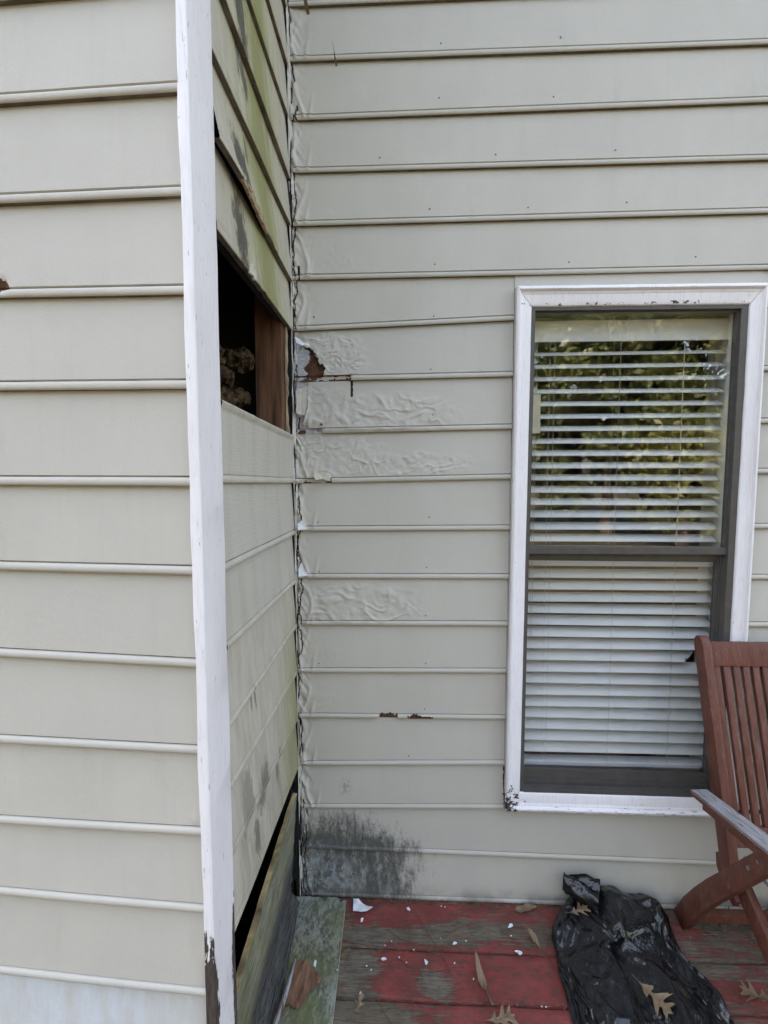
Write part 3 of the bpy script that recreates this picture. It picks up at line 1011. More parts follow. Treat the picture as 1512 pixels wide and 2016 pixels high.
# --- left wall boards
ZL = {5: (2.2177, 2.2142), 6: (2.0461, 2.0413), 7: (1.8798, 1.8728), 8: (1.7102, 1.7065), 9: (1.5326, 1.5306), 10: (1.3681, 1.3648), 11: (1.1948, 1.1874),
      12: (1.0184, 1.0170), 13: (0.8485, 0.8520), 14: (0.6938, 0.6911), 15: (0.5180, 0.5132)}
for i in range(-1, 5): ZL[i] = (Z[i] + 0.003, Z[i])
for i in range(16, 20): ZL[i] = (Z[i] + 0.003, Z[i])
XL = {i: (-0.40, -0.012) for i in ZL}
for i in range(1, 20):
    zb = lambda s, i=i: zline(ZL, XL, i, s)
    zt = lambda s, i=i: zline(ZL, XL, i - 1, s) + 0.015
    ph = random.random() * 40

    def dl(s, o, zr, h, ph=ph, i=i):
        d = 0.0006 * fbm(s * 4, zr * 7, ph, 3)
        if i == 13:
            d = d + 0.004 * near(s, -0.03, 0.006) * near(zr, 0.033, 0.006)
        if i == 7:
            d = d - 0.007 * near(s, -0.366, 0.010) * near(zr, 0.022, 0.012)
        if i == 6:
            d = d + 0.002 * near(s, -0.035, 0.006) * near(zr, 0.045, 0.01)
        return d
    board('siding_board', fr_left, np.concatenate([np.arange(-1.3, -0.5, 0.1), np.arange(-0.5, -0.0125, 0.006 if i != 7 else 0.003), [-0.0125]]), zb, zt, disp=dl, mats=(M_SIDING, M_ROT), nface=40 if i == 7 else 14,
          midx=lambda s, zr, i=i: (np.ones(s.shape, bool), ((i == 7) & (np.sqrt(((s + 0.366) / 0.013) ** 2 + ((zr - 0.022) / 0.014) ** 2) + 0.5 * fbm(s * 140, zr * 140, 3, 2) < 0.9)).astype(int)))

# --- side wall boards (s: from inner corner 0 to the corner board 0.652)
ZS = {1: (2.888, 2.882), 2: (2.728, 2.716), 3: (2.533, 2.5565), 4: (2.3853, 2.388), 5: (2.2045, 2.2194), 6: (2.0438, 2.0457),
      9: (1.5272, 1.5347), 10: (1.3471, 1.3467), 11: (1.1742, 1.175), 12: (1.0138, 0.9964), 13: (0.8458, 0.8566), 14: (0.6786, 0.7014), 15: (0.5018, 0.5204)}
ZS[7] = (1.87, 1.88); ZS[8] = (1.705, 1.72)
ZS[0] = (3.06, 3.055); ZS[-1] = (3.23, 3.225)
XS = {i: (0.0, 0.65) for i in ZS}
for i in (-1, 0, 1, 2, 3, 4, 5, 6):
    zb = lambda s, i=i: zline(ZS, XS, i, s)
    zt = (lambda s: zline(ZS, XS, -1, s) + 0.185) if i == -1 else (lambda s, i=i: zline(ZS, XS, i - 1, s) + 0.015)

    def ds(s, o, zr, h, i=i):
        t = np.clip(zr / h, 0, 1)
        d = 0.0008 * fbm(s * 6, zr * 8, i, 3)
        lowf = (1 - t) ** 2
        if i == 5:
            d = d + lowf * (0.016 * np.exp(-((s - 0.52) / 0.20) ** 2) + 0.004)
            # ragged, split lower edge
            zr = zr + np.where((s > 0.18) & (s < 0.515) & (zr < 0.022), np.maximum(0, 0.006 + 0.006 * fbm(s * 45, 0 * s, 9, 3)) * sst(zr, 0.022, 0.012), 0)
            return o + d, zr, s
        if i == 6:
            d = d + lowf * 0.003
            zr = zr + np.where((s > 0.3) & (s < 0.6) & (zr < 0.020), np.maximum(0, 0.003 * fbm(s * 50, 0 * s, 4, 3)), 0)
            return o + d, zr, s
        if i in (3, 4):
            d = d + lowf * 0.003
        return d
    board('siding_board', fr_side, np.concatenate([np.arange(-0.012, 0.652, 0.006), [0.652]]), zb, zt, prof=PLAINB, disp=ds, mats=(M_ALGAE,), nface=14,
          label='warped old board with a split lower edge and green algae' if i == 5 else None)
# splintered pale edge and strip under board 5
mb = MB()
for k in range(26):
    s0 = 0.30 + 0.205 * k / 26
    z0 = 2.2075 + 0.010 * s0 / 0.6
    o = 0.0165 + 0.012 * math.exp(-((s0 - 0.52) / 0.2) ** 2)
    ln = 0.02 + 0.02 * random.random()
    mb.box(o - 0.018, o - 0.0135 + 0.004 * random.random(), -s0 - ln, -s0, z0 - 0.004 - 0.004 * random.random(), z0 + 0.010 + 0.004 * random.random())
obj('splintered_edge', mb.mesh('splintered_edge'), house, M_SPLINTER)
mb = MB()
for k in range(14):
    s0 = 0.395 + 0.05 * random.random()
    z0 = 2.040 + 0.006 * random.random()
    mb.box(-0.002 + 0.003 * random.random(), 0.0035 + 0.002 * random.random(), -s0 - 0.01, -s0, z0, z0 + 0.008 + 0.02 * random.random())
obj('splintered_edge', mb.mesh('splintered_edge'), house, M_CREAM)

# the replaced board below the hole: upper edge open, rounded
def rounded_top(i, mats, top, label=None, prof=BEAD):
    prof2 = list(prof)
    zb = lambda s: zline(ZS, XS, i, s)
    H = top

    def dsp(s, o, zr, h):
        t = zr / h
        o2 = np.where(zr > 0.02, 0.0125, o)
        u = np.clip((zr - (h - 0.026)) / 0.026, 0, 1)
        rise = 0.0075 * np.sin(np.clip(u * 1.6, 0, 1) * math.pi / 2) * (u > 0)
        rnd = np.where(u > 0.55, -0.030 * ((u - 0.55) / 0.45) ** 2.2, 0)
        return o2 + rise + rnd + 0.0012 * fbm(s * 18, zr * 30, i, 3) * (u > 0), zr, s
    board('siding_board', fr_side, np.concatenate([np.arange(-0.012, 0.650, 0.007), [0.650]]), zb, lambda s: zb(s) * 0 + top(s), prof=prof2, disp=dsp, mats=mats, nface=46, label=label)


rounded_top(9, (M_GRAIN,), lambda s: 1.698 + 0.017 * s / 0.65, 'newer board under the hole with its rounded upper edge open')
for i in (10, 11, 12, 13, 14, 15):
    zb = lambda s, i=i: zline(ZS, XS, i, s)
    zt = lambda s, i=i: zline(ZS, XS, i - 1, s) + 0.015
    mt = M_GRAIN if i in (10, 11) else M_ALGAE
    pr = BEAD if i < 14 else PLAINB
    board('siding_board', fr_side, np.concatenate([np.arange(-0.012, 0.650, 0.012), [0.650]]), zb, zt, prof=pr, mats=(mt,), nface=14,
          disp=lambda s, o, zr, h, i=i: 0.0008 * fbm(s * 6, zr * 8, i + 30, 3))

# sheathing behind the boards, hole left open on the side wall; walls above the picture; roof
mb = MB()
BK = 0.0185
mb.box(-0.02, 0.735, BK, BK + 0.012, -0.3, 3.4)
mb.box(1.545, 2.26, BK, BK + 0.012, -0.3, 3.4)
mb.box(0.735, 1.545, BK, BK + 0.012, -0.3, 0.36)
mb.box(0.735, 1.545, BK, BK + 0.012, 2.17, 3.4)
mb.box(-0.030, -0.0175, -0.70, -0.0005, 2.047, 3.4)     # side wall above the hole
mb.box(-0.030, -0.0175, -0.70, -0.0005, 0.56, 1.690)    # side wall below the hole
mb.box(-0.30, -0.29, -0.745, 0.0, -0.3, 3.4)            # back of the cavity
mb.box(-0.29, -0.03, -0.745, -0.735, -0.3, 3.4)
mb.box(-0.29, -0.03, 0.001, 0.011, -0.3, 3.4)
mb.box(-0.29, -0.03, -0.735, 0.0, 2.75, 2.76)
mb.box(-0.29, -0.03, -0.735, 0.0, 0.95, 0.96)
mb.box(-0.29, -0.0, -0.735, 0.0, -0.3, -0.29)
obj('wall_sheathing', mb.mesh('wall_sheathing'), house, M_VOID)

mb = MB()
for k in range(17):
    z0 = 3.405 + 0.16 * k
    for (P, Q) in (((0.0, 0.0), (4.5, 0.0)), ((-0.0, -0.70), (0.0, 0.0)), ((-4.0, -0.60), (-0.012, -LD))):
        d = Vector((Q[0] - P[0], Q[1] - P[1], 0)).normalized()
        nrm = Vector((d.y, -d.x, 0))
        a, b = Vector((P[0], P[1], 0)), Vector((Q[0], Q[1], 0))
        V = [a + nrm * 0 + Vector((0, 0, z0)), b + nrm * 0 + Vector((0, 0, z0)), b - nrm * 0.014 + Vector((0, 0, z0 + 0.16)), a - nrm * 0.014 + Vector((0, 0, z0 + 0.16)),
             a - nrm * 0.03 + Vector((0, 0, z0)), b - nrm * 0.03 + Vector((0, 0, z0))]
        mb.add(V, [[0, 1, 2, 3], [4, 5, 1, 0]])
obj('upper_wall', mb.mesh('upper_wall', fix=False), house, M_SIDING)
mb = MB()
mb.box(2.25, 4.6, 0.016, 0.2, -0.5, 3.4)
mb.box(-4.0, -1.29, -0.60, -0.4, -0.5, 3.4)
mb.box(-4.0, 4.6, 0.03, 0.05, 3.395, 6.0)
mb.box(-4.0, -0.05, -0.58, 0.05, 3.395, 6.0)
mb.box(-4.0, 4.6, 5.9, 6.1, -0.5, 6.0)
mb.box(-4.1, -4.0, -0.6, 6.1, -0.5, 6.0)
mb.box(4.6, 4.7, 0.0, 6.1, -0.5, 6.0)
obj('wall', mb.mesh('wall'), house, M_SIDING)
mb = MB()
mb.prism([(-0.95, 5.98), (-0.95, 6.12), (2.7, 8.3), (6.5, 6.12), (6.5, 5.98)], 'x', -4.4, 5.0)
obj('roof', mb.mesh('roof'), house, M_ROOF)

obj('corner_strip', MB().box(-0.0165, 0.0025, 0.0045, 0.0165, 0.0, 3.4).mesh('corner_strip'), house, M_VOID)
# framing seen in the hole, and wool
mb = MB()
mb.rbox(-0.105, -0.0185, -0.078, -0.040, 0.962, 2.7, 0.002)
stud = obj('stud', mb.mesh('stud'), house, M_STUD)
tag(stud, 'bare brown stud inside the open hole')
# torn strip of sheathing beside the stud
V, F = [], []
zz = np.arange(1.66, 2.08, 0.008)
for k, z0 in enumerate(zz):
    w0 = -0.036 + 0.003 * fbm(z0 * 40, 1.0, 0, 3)
    w1 = -0.021 + 0.006 * fbm(z0 * 55, 4.0, 0, 3)
    x0 = -0.012 + 0.004 * fbm(z0 * 30, 8.0, 0, 3)
    V += [(-0.0178, float(w0), z0), (float(x0), float(w0), z0), (float(x0) + 0.001, float(w1), z0), (-0.0178, float(w1), z0)]
    if k:
        a = 4 * (k - 1); b = 4 * k
        for j in range(3):
            F.append([a + j, b + j, b + j + 1, a + j + 1])
obj('torn_strip', mesh('torn_strip', V, F), house, M_SPLINTER)

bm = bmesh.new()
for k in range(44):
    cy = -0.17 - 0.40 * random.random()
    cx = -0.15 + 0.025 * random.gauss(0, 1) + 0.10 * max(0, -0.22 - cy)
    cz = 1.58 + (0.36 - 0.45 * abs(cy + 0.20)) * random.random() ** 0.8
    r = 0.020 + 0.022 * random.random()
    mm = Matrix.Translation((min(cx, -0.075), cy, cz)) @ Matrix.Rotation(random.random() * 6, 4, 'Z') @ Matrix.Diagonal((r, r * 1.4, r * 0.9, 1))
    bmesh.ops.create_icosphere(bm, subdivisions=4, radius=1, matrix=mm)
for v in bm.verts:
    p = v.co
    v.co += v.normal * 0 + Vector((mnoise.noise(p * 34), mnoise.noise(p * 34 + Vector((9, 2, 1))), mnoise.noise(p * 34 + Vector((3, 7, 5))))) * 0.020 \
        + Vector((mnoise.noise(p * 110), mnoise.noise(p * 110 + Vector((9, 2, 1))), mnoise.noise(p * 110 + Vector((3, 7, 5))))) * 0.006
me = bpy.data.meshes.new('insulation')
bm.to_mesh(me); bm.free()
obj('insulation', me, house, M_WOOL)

# corner board (narrow face to the front, broad face to the right)
def corner_board():
    V, F = [], []
    zz = np.arange(-0.5, 3.42, 0.03)
    sec = [(-0.0130, -0.7640), (-0.0130, -0.7772), (-0.0110, -0.7792), (0.0052, -0.7798), (0.0076, -0.7775), (0.0076, -0.7700), (0.0022, -0.6580), (0.0008, -0.6555), (-0.0175, -0.6555), (-0.0175, -0.7640)]
    m = len(sec)
    for k, z0 in enumerate(zz):
        for j, (a, b) in enumerate(sec):
            wb = 0.0009 * float(fbm(z0 * 5, j * 3.3, 0, 3))
            lf = 0.0018 * float(fbm(z0 * 11, 7.7, 0, 3)) if j in (0, 1, 2) else 0
            V.append((a + wb + lf, b + wb, z0))
        if k:
            for j in range(m):
                F.append([(k - 1) * m + j, (k - 1) * m + (j + 1) % m, k * m + (j + 1) % m, k * m + j])
    return smooth_by_angle(mesh('corner_board', V, F), 30)


tag(obj('corner_board', corner_board(), house, M_CORNER), 'white corner board with flaking paint at its foot')

# caulk and lifted paint in the inner corner
V, F = [], []
zz = np.arange(0.0, 3.4, 0.004)
n = 9
for k, z0 in enumerate(zz):
    for j in range(n):
        t = j / (n - 1)
        wv = 0.0045 * float(fbm(z0 * 22, t * 2 + 3, 1, 4))
        a = t * math.pi / 2
        rr = 0.0075 + wv + 0.002 * float(fbm(z0 * 4, 9.0, 0, 2))
        V.append((-0.0035 + rr * math.sin(a) + 0.001 * t, 0.0075 - rr * math.cos(a) - 0.0, z0))
    if k:
        cen_ = 0.5 + 0.35 * float(fbm(z0 * 9, 4.4, 2, 3))
        wid_ = 0.10 + 0.30 * float(fbm(z0 * 7, 1.3, 6, 3))
        for j in range(n - 1):
            if abs((j + 0.5) / (n - 1) - cen_) < wid_: continue
            F.append([(k - 1) * n + j, (k - 1) * n + j + 1, k * n + j + 1, k * n + j])
obj('caulk_bead', mesh('caulk_bead', V, F, True), house, M_CAULK)

# hanging flaps of peeled paint
def flap(pts, y0, curl, m, label, th=0.0007):
    n = len(pts)
    cx = sum(p[0] for p in pts) / n
    zt = max(p[1] for p in pts); zb = min(p[1] for p in pts)
    bm = bmesh.new()
    vs_ = [bm.verts.new((p[0], y0 - curl * ((zt - p[1]) / (zt - zb)) ** 1.6 - 0.12 * abs(p[0] - cx) , p[1])) for p in pts]
    cv = bm.verts.new((cx, y0 - curl * 0.35, (zt + zb) / 2))
    for a in range(n):
        bm.faces.new((vs_[a], vs_[(a + 1) % n], cv))
    bmesh.ops.subdivide_edges(bm, edges=bm.edges[:], cuts=2, use_grid_fill=True)
    for v in bm.verts:
        v.co.y += 0.0016 * mnoise.noise(v.co * 90)
    bmesh.ops.solidify(bm, geom=bm.faces[:], thickness=th)
    me = bpy.data.meshes.new('peeling_paint')
    bm.to_mesh(me); bm.free()
    o = obj('peeling_paint', me, house, m)
    tag(o, label)


flap([(0.010, 1.8405), (0.030, 1.850), (0.0539, 1.8572), (0.0478, 1.789), (0.042, 1.757), (0.030, 1.7581), (0.0125, 1.7634), (0.013, 1.80)], -0.004, 0.010, M_CREAM, 'cream strip of peeled paint hanging by the corner')
flap([(0.011, 2.0184), (0.024, 2.014), (0.040, 1.999), (0.058, 1.992), (0.064, 1.984), (0.045, 1.990), (0.030, 1.993), (0.014, 2.000)], -0.003, 0.006, M_FLAKE, 'pale curl of paint over the rotted patch')
flap([(0.010, 1.385), (0.026, 1.40), (0.046, 1.367), (0.012, 1.364)], -0.003, 0.006, M_FLAKE, 'pale paint curl low in the corner')
flap([(0.010, 1.225), (0.020, 1.25), (0.044, 1.205), (0.012, 1.20)], -0.003, 0.005, M_FLAKE, 'pale paint curl beside the corner gap')
flap([(0.068, 1.555), (0.082, 1.565), (0.122, 1.562), (0.130, 1.550), (0.124, 1.534), (0.10, 1.541), (0.075, 1.538)], -0.005, 0.004, M_CREAM, 'lifted scrap of beige paint on the lower edge of a board')

# nail heads, slightly proud of the paint
nm = bpy.data.meshes.new('nail_head')
bm = bmesh.new()
bmesh.ops.create_uvsphere(bm, u_segments=8, v_segments=5, radius=0.0028)
for v in bm.verts: v.co.y *= 0.5
bm.to_mesh(nm); bm.free()
nm.polygons.foreach_set('use_smooth', [True] * len(nm.polygons))
nm.materials.append(M_SIDING)
nails = [(868, 85), (1104, 73), (865, 192), (1090, 190), (748, 310), (976, 304), (1212, 295), (846, 411), (1040, 408), (1234, 398), (856, 520), (1120, 516), (1370, 505),
         (854, 622), (618, 624), (848, 727), (852, 817), (850, 925), (626, 1028), (845, 1018), (628, 1125), (840, 1117), (838, 1212), (628, 1306), (838, 1306), (836, 1396), (1366, 1060 // 1), (805, 1488)]
Fx = 931.9
def ray(px, py):
    return (fw + rt * ((px - 756) / Fx) - up * ((py - 1008) / Fx))
def on_back(px, py, Y=0.0):
    d = ray(px, py); t = (Y - cam.matrix_world.translation.y) / d.y
    return cam.matrix_world.translation + d * t
def on_deck(px, py, Zv=0.0):
    d = ray(px, py); t = (Zv - cam.matrix_world.translation.z) / d.z
    return cam.matrix_world.translation + d * t
for (px, py) in nails:
    p = on_back(px, py, 0.004)
    if 0.75 < p.x < 1.54 and 0.36 < p.z < 2.17: continue
    o = obj('nail_head', nm, house)
    o.location = (p.x, 0.0042, p.z)

# --- window: casing, frame, sashes, panes
def W(x, z):        # the window stands very slightly out of plumb
    u = (x - 0.7457) / (1.540 - 0.7457); v = (z - 0.3715) / (2.1675 - 0.3715)
    return (x - 0.0075 * (1 - v), z - 0.004 * u)


def wf(x, y, z):
    a, b = W(x, z)
    return (a, y, b)


WX0, WX1, WZ0, WZ1 = 0.7457, 1.540, 0.3700, 2.1675
IX0, IX1, IZ0, IZ1 = 0.7985, 1.4930, 0.4330, 2.1060
win = obj('window', MB().box(IX0 - 0.012, IX0 + 0.012, -0.004, 0.072, IZ0 - 0.01, IZ1 + 0.01, wf).box(IX1 - 0.022, IX1 + 0.012, -0.004, 0.031, IZ0 - 0.01, IZ1 + 0.01, wf)
          .box(IX0 + 0.012, IX1 - 0.022, -0.004, 0.072, IZ1 - 0.0115, IZ1 + 0.012, wf).box(IX0 + 0.012, IX1 - 0.022, -0.006, 0.072, IZ0 - 0.012, IZ0 + 0.010, wf)
          .box(IX0 + 0.012, IX1 - 0.022, 0.004, 0.010, IZ0 + 0.010, IZ0 + 0.017, wf).box(IX0 + 0.012, IX1 - 0.022, 0.026, 0.072, IZ0 + 0.010, IZ0 + 0.024, wf).mesh('window'), house, M_BRONZE)
tag(win, 'tall double-hung window with dark bronze frame')


def casing(p_out0, p_out1, p_in0, p_in1, wid):
    prof = [(0.0, 0.016), (0.0, -0.020), (0.10, -0.024), (0.17, -0.0245), (0.24, -0.020), (0.27, -0.0155), (0.36, -0.0145), (0.42, -0.012), (0.88, -0.0105), (0.96, -0.008), (1.0, -0.004), (1.0, 0.016)]
    V, F = [], []
    n = 24
    for k in range(n + 1):
        t = k / n
        for (u, yy) in prof:
            ox = p_out0[0] + (p_out1[0] - p_out0[0]) * t; oz = p_out0[1] + (p_out1[1] - p_out0[1]) * t
            ix = p_in0[0] + (p_in1[0] - p_in0[0]) * t; iz = p_in0[1] + (p_in1[1] - p_in0[1]) * t
            a, b = W(ox + (ix - ox) * u, oz + (iz - oz) * u)
            j = 0.0007 * float(fbm(a * 20 + b * 20, u * 3, 3, 2))
            V.append((a + j, yy + j, b + j))
    m = len(prof)
    for k in range(n):
        for j in range(m - 1):
            F.append([k * m + j, (k + 1) * m + j, (k + 1) * m + j + 1, k * m + j + 1])
    F.append(list(range(m))); F.append([n * m + j for j in range(m)][::-1])
    me = mesh('casing', V, F)
    bm = bmesh.new(); bm.from_mesh(me); bmesh.ops.recalc_face_normals(bm, faces=bm.faces); bm.to_mesh(me); bm.free()
    smooth_by_angle(me, 28)
    return obj('casing', me, win, M_CASING)


e = 0.0011
casing((WX0, WZ0 + e), (WX0, WZ1 - e), (IX0, IZ0 + e), (IX0, IZ1 - e), 0)
casing((WX1, WZ1 - e), (WX1, WZ0 + e), (IX1, IZ1 - e), (IX1, IZ0 + e), 0)
casing((WX0 + e, WZ1), (WX1 - e, WZ1), (IX0 + e, IZ1), (IX1 - e, IZ1), 0)
tag(casing((WX1 - e, WZ0), (WX0 + e, WZ0), (IX1 - e, IZ0), (IX0 + e, IZ0), 0), 'lower casing with cracked white paint')

GX0, GX1 = 0.8115, 1.4705
# upper sash, in front
ob = obj('sash', MB().box(GX0 - 0.001, GX0 + 0.0035, 0.010, 0.030, 1.309, 2.0944, wf).box(GX1 - 0.0035, GX1 + 0.001, 0.010, 0.030, 1.309, 2.0944, wf).box(GX0 + 0.0035, GX1 - 0.0035, 0.010, 0.030, 2.090, 2.0944, wf)
         .rbox(GX0 - 0.006, GX1 + 0.004, 0.003, 0.030, 1.283, 1.3075, 0.002).mesh('sash'), win, M_BRONZE)
obj('glass_pane', MB().box(GX0 + 0.0036, GX1 - 0.0036, 0.016, 0.019, 1.3078, 2.0898, wf).mesh('glass_pane'), win, M_GLASS)
# lower sash, set back
LX0, LX1 = 0.806, 1.468
ob = obj('sash', MB().box(LX0 - 0.004, LX0 + 0.004, 0.034, 0.056, 0.452, 1.30, wf).box(LX1 - 0.006, LX1 + 0.004, 0.034, 0.056, 0.452, 1.30, wf).box(LX0 + 0.004, LX1 - 0.006, 0.033, 0.056, 0.4575, 0.488, wf)
         .box(LX0 + 0.004, LX1 - 0.006, 0.036, 0.056, 0.4882, 0.494, wf).box(LX0 + 0.004, LX1 - 0.006, 0.0335, 0.056, 1.262, 1.295, wf).box(LX0 + 0.004, LX1 - 0.006, 0.0370, 0.056, 1.2555, 1.2618, wf).mesh('sash'), win, M_BRONZE)
obj('glass_pane', MB().box(LX0 + 0.0042, LX1 - 0.0062, 0.043, 0.046, 0.4942, 1.2553, wf).mesh('glass_pane'), win, M_GLASS)
# jamb boards inside
jb = MB().box(0.782, 0.7955, 0.073, 0.20, 0.42, 2.12).box(1.4965, 1.510, 0.0575, 0.20, 0.42, 2.12).box(1.4745, 1.4964, 0.0325, 0.060, 1.305, 2.10).box(0.782, 1.510, 0.073, 0.20, 2.1202, 2.132).box(0.782, 1.510, 0.073, 0.20, 0.418, 0.4502)
obj('jamb', jb.mesh('jamb'), win, M_JAMB)
# the dim room behind it
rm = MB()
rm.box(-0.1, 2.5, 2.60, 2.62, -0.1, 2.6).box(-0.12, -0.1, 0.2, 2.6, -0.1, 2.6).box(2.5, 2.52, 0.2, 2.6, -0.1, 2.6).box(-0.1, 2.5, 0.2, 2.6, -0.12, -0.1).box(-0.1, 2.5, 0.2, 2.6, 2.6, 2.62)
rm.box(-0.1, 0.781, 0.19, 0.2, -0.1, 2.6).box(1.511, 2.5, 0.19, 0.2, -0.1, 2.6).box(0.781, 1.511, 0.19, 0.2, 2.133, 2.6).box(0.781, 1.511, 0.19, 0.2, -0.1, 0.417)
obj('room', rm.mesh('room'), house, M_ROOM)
# rotted gap beside the lower left casing
mb = MB()
for k in range(20):
    z0 = 0.385 + 0.0065 * k
    mb.box(0.7385 - 0.006 * random.random() - 0.0, 0.7445, 0.004 + 0.004 * random.random(), 0.014, z0, z0 + 0.007)
obj('rotten_filler', mb.mesh('rotten_filler'), win, M_ROT)

# ================================================================== THINGS
# --- window blind
blind = thing('window_blind', 'white horizontal slat blind half open behind the window glass', 'blind', (1.143, 0.11, 0.46))
obj('headrail', MB().rbox(0.800, 1.492, 0.083, 0.135, 2.035, 2.088, 0.002).mesh('headrail'), blind, M_BLIND)
obj('valance', MB().rbox(0.799, 1.493, 0.074, 0.081, 2.014, 2.084, 0.0015).mesh('valance'), blind, M_BLIND)


def slat_mesh(x0, x1, ragged=False):
    V, F = [], []
    n = 8
    xs = list(np.linspace(x0, x1, 10))
    T, a = 0.0026, 0
    for j, xx in enumerate(xs):
        for k in range(n + 1):
            t = k / n * 2 - 1
            dx = 0
            if ragged and j == len(xs) - 1: dx = 0.016 * random.random() + 0.03 * t
            V.append((xx + dx, 0.0252 * t, 0.0022 * (1 - t * t) + T / 2))
        for k in range(n + 1):
            t = 1 - k / n * 2
            dx = V[j * 2 * (n + 1) + (n - k)][0] - xx
            V.append((xx + dx, 0.0252 * t, 0.0022 * (1 - t * t) - T / 2))
    m = 2 * (n + 1)
    for j in range(len(xs) - 1):
        for k in range(m):
            F.append([j * m + k, j * m + (k + 1) % m, (j + 1) * m + (k + 1) % m, (j + 1) * m + k])
    F.append(list(range(m))[::-1]); F.append([(len(xs) - 1) * m + k for k in range(m)])
    me = mesh('slat', V, F)
    smooth_by_angle(me, 40)
    me.materials.append(M_BLIND)
    return me


sl_full = slat_mesh(-0.345, 0.345)
sl_broken = slat_mesh(-0.345, 0.272, True)
zc = 1.982
k = 0
SLATZ = []
while zc > 0.515:
    SLATZ.append(zc)
    zc -= 0.0437
for k, zc in enumerate(SLATZ):
    broken = (abs(zc - 0.868) < 0.022)
    o = bpy.data.objects.new('slat', sl_broken if broken else sl_full)
    C.objects.link(o)
    o.parent = blind
    low = sst(1.6 - zc, 0, 1.0)
    o.location = (1.1435 - 1.143 + random.uniform(-0.0015, 0.0015), 0.0, zc - 0.46)
    o.rotation_euler = (R(25 + 5 * float(low) + random.uniform(-1.2, 1.2)), R(random.uniform(-0.25, 0.25)), 0)
    if broken: o['label'] = 'slat with its right end broken off'
obj('bottom_rail', MB().rbox(0.801, 1.489, 0.088, 0.133, 0.474, 0.492, 0.003).mesh('bottom_rail'), blind, M_BLIND)
for (xx) in (0.905, 1.13, 1.345):
    for yy in (0.0845, 0.1355):
        obj('ladder_cord', MB().tube([(xx, yy, 2.03), (xx, yy, 0.485)], 0.00065, 4).mesh('ladder_cord'), blind, M_CORD)
for (xx, z1) in ((0.892, 0.49), (1.355, 0.49), (0.842, 0.95), (0.836, 0.95)):
    obj('lift_cord', MB().tube([(xx, 0.082 if xx < 0.85 else 0.100, 2.03), (xx + 0.002, 0.082 if xx < 0.85 else 0.100, z1)], 0.0008, 4).mesh('lift_cord'), blind, M_CORD)
pt = MB()
pt.rbox(0.818, 0.856, 0.0735, 0.0745, 1.70, 1.835, 0.0003)
tag(obj('paper_tag', pt.mesh('paper_tag'), None, M_PAPER), 'small cream paper tag hanging behind the upper left glass', 'tag')
tg = bpy.data.objects['paper_tag']

# --- folding chair
chair = thing('folding_chair', 'red-brown slatted wooden folding armchair with a weathered grey armrest against the wall', 'chair', (1.60, -0.28, 0))


def bar(name, pts, width, x0, x1, m, label=None, b=0.002):
    """a bar that follows points (y,z) in a plane of constant x; width across"""
    pts = [Vector((p[0], p[1])) for p in pts]
    L_, R_ = [], []
    for i, p in enumerate(pts):
        t = (pts[min(i + 1, len(pts) - 1)] - pts[max(i - 1, 0)]).normalized()
        n_ = Vector((-t.y, t.x))
        wd = width[i] if isinstance(width, (list, tuple)) else width
        L_.append(p + n_ * wd / 2); R_.append(p - n_ * wd / 2)
    poly = [tuple(q) for q in L_] + [tuple(q) for q in R_[::-1]]
    me = MB().prism(poly, 'x', x0, x1).mesh(name)
    bm = bmesh.new(); bm.from_mesh(me)
    ed = [e_ for e_ in bm.edges if len(e_.link_faces) == 2 and e_.calc_face_angle(0) > 0.6]
    bmesh.ops.bevel(bm, geom=ed, offset=b, segments=2, affect='EDGES', profile=0.6)
    bm.to_mesh(me); bm.free()
    smooth_by_angle(me, 30)
    o = obj(name, me, chair, m)
    if label: o['label'] = label
    return o


def back_y(z):     # the back leans on the wall
    return -0.040 - 0.285 * (1.01 - z)


CX0, CX1 = 1.358, 1.862
for (a, b) in ((CX0, CX0 + 0.028), (CX1 - 0.028, CX1)):
    zs = [0.335, 0.345, 0.5, 0.8, 0.985, 1.008, 1.018]
    bar('back_post', [(back_y(q), q) for q in zs], [0.030, 0.052, 0.054, 0.052, 0.050, 0.038, 0.018], a, b, M_TEAK, b=0.003)
bar('top_rail', [(back_y(q), q) for q in (0.925, 1.000)], 0.024, CX0 + 0.028, CX1 - 0.028, M_TEAK, b=0.003)
bar('bottom_rail', [(back_y(q), q) for q in (0.415, 0.470)], 0.024, CX0 + 0.028, CX1 - 0.028, M_TEAK, b=0.002)
xx = CX0 + 0.028 + 0.010
while xx < CX1 - 0.045:
    bar('back_slat', [(back_y(q), q) for q in (0.470, 0.925)], 0.014, xx, xx + 0.0195, M_TEAK, b=0.002)
    xx += 0.0308
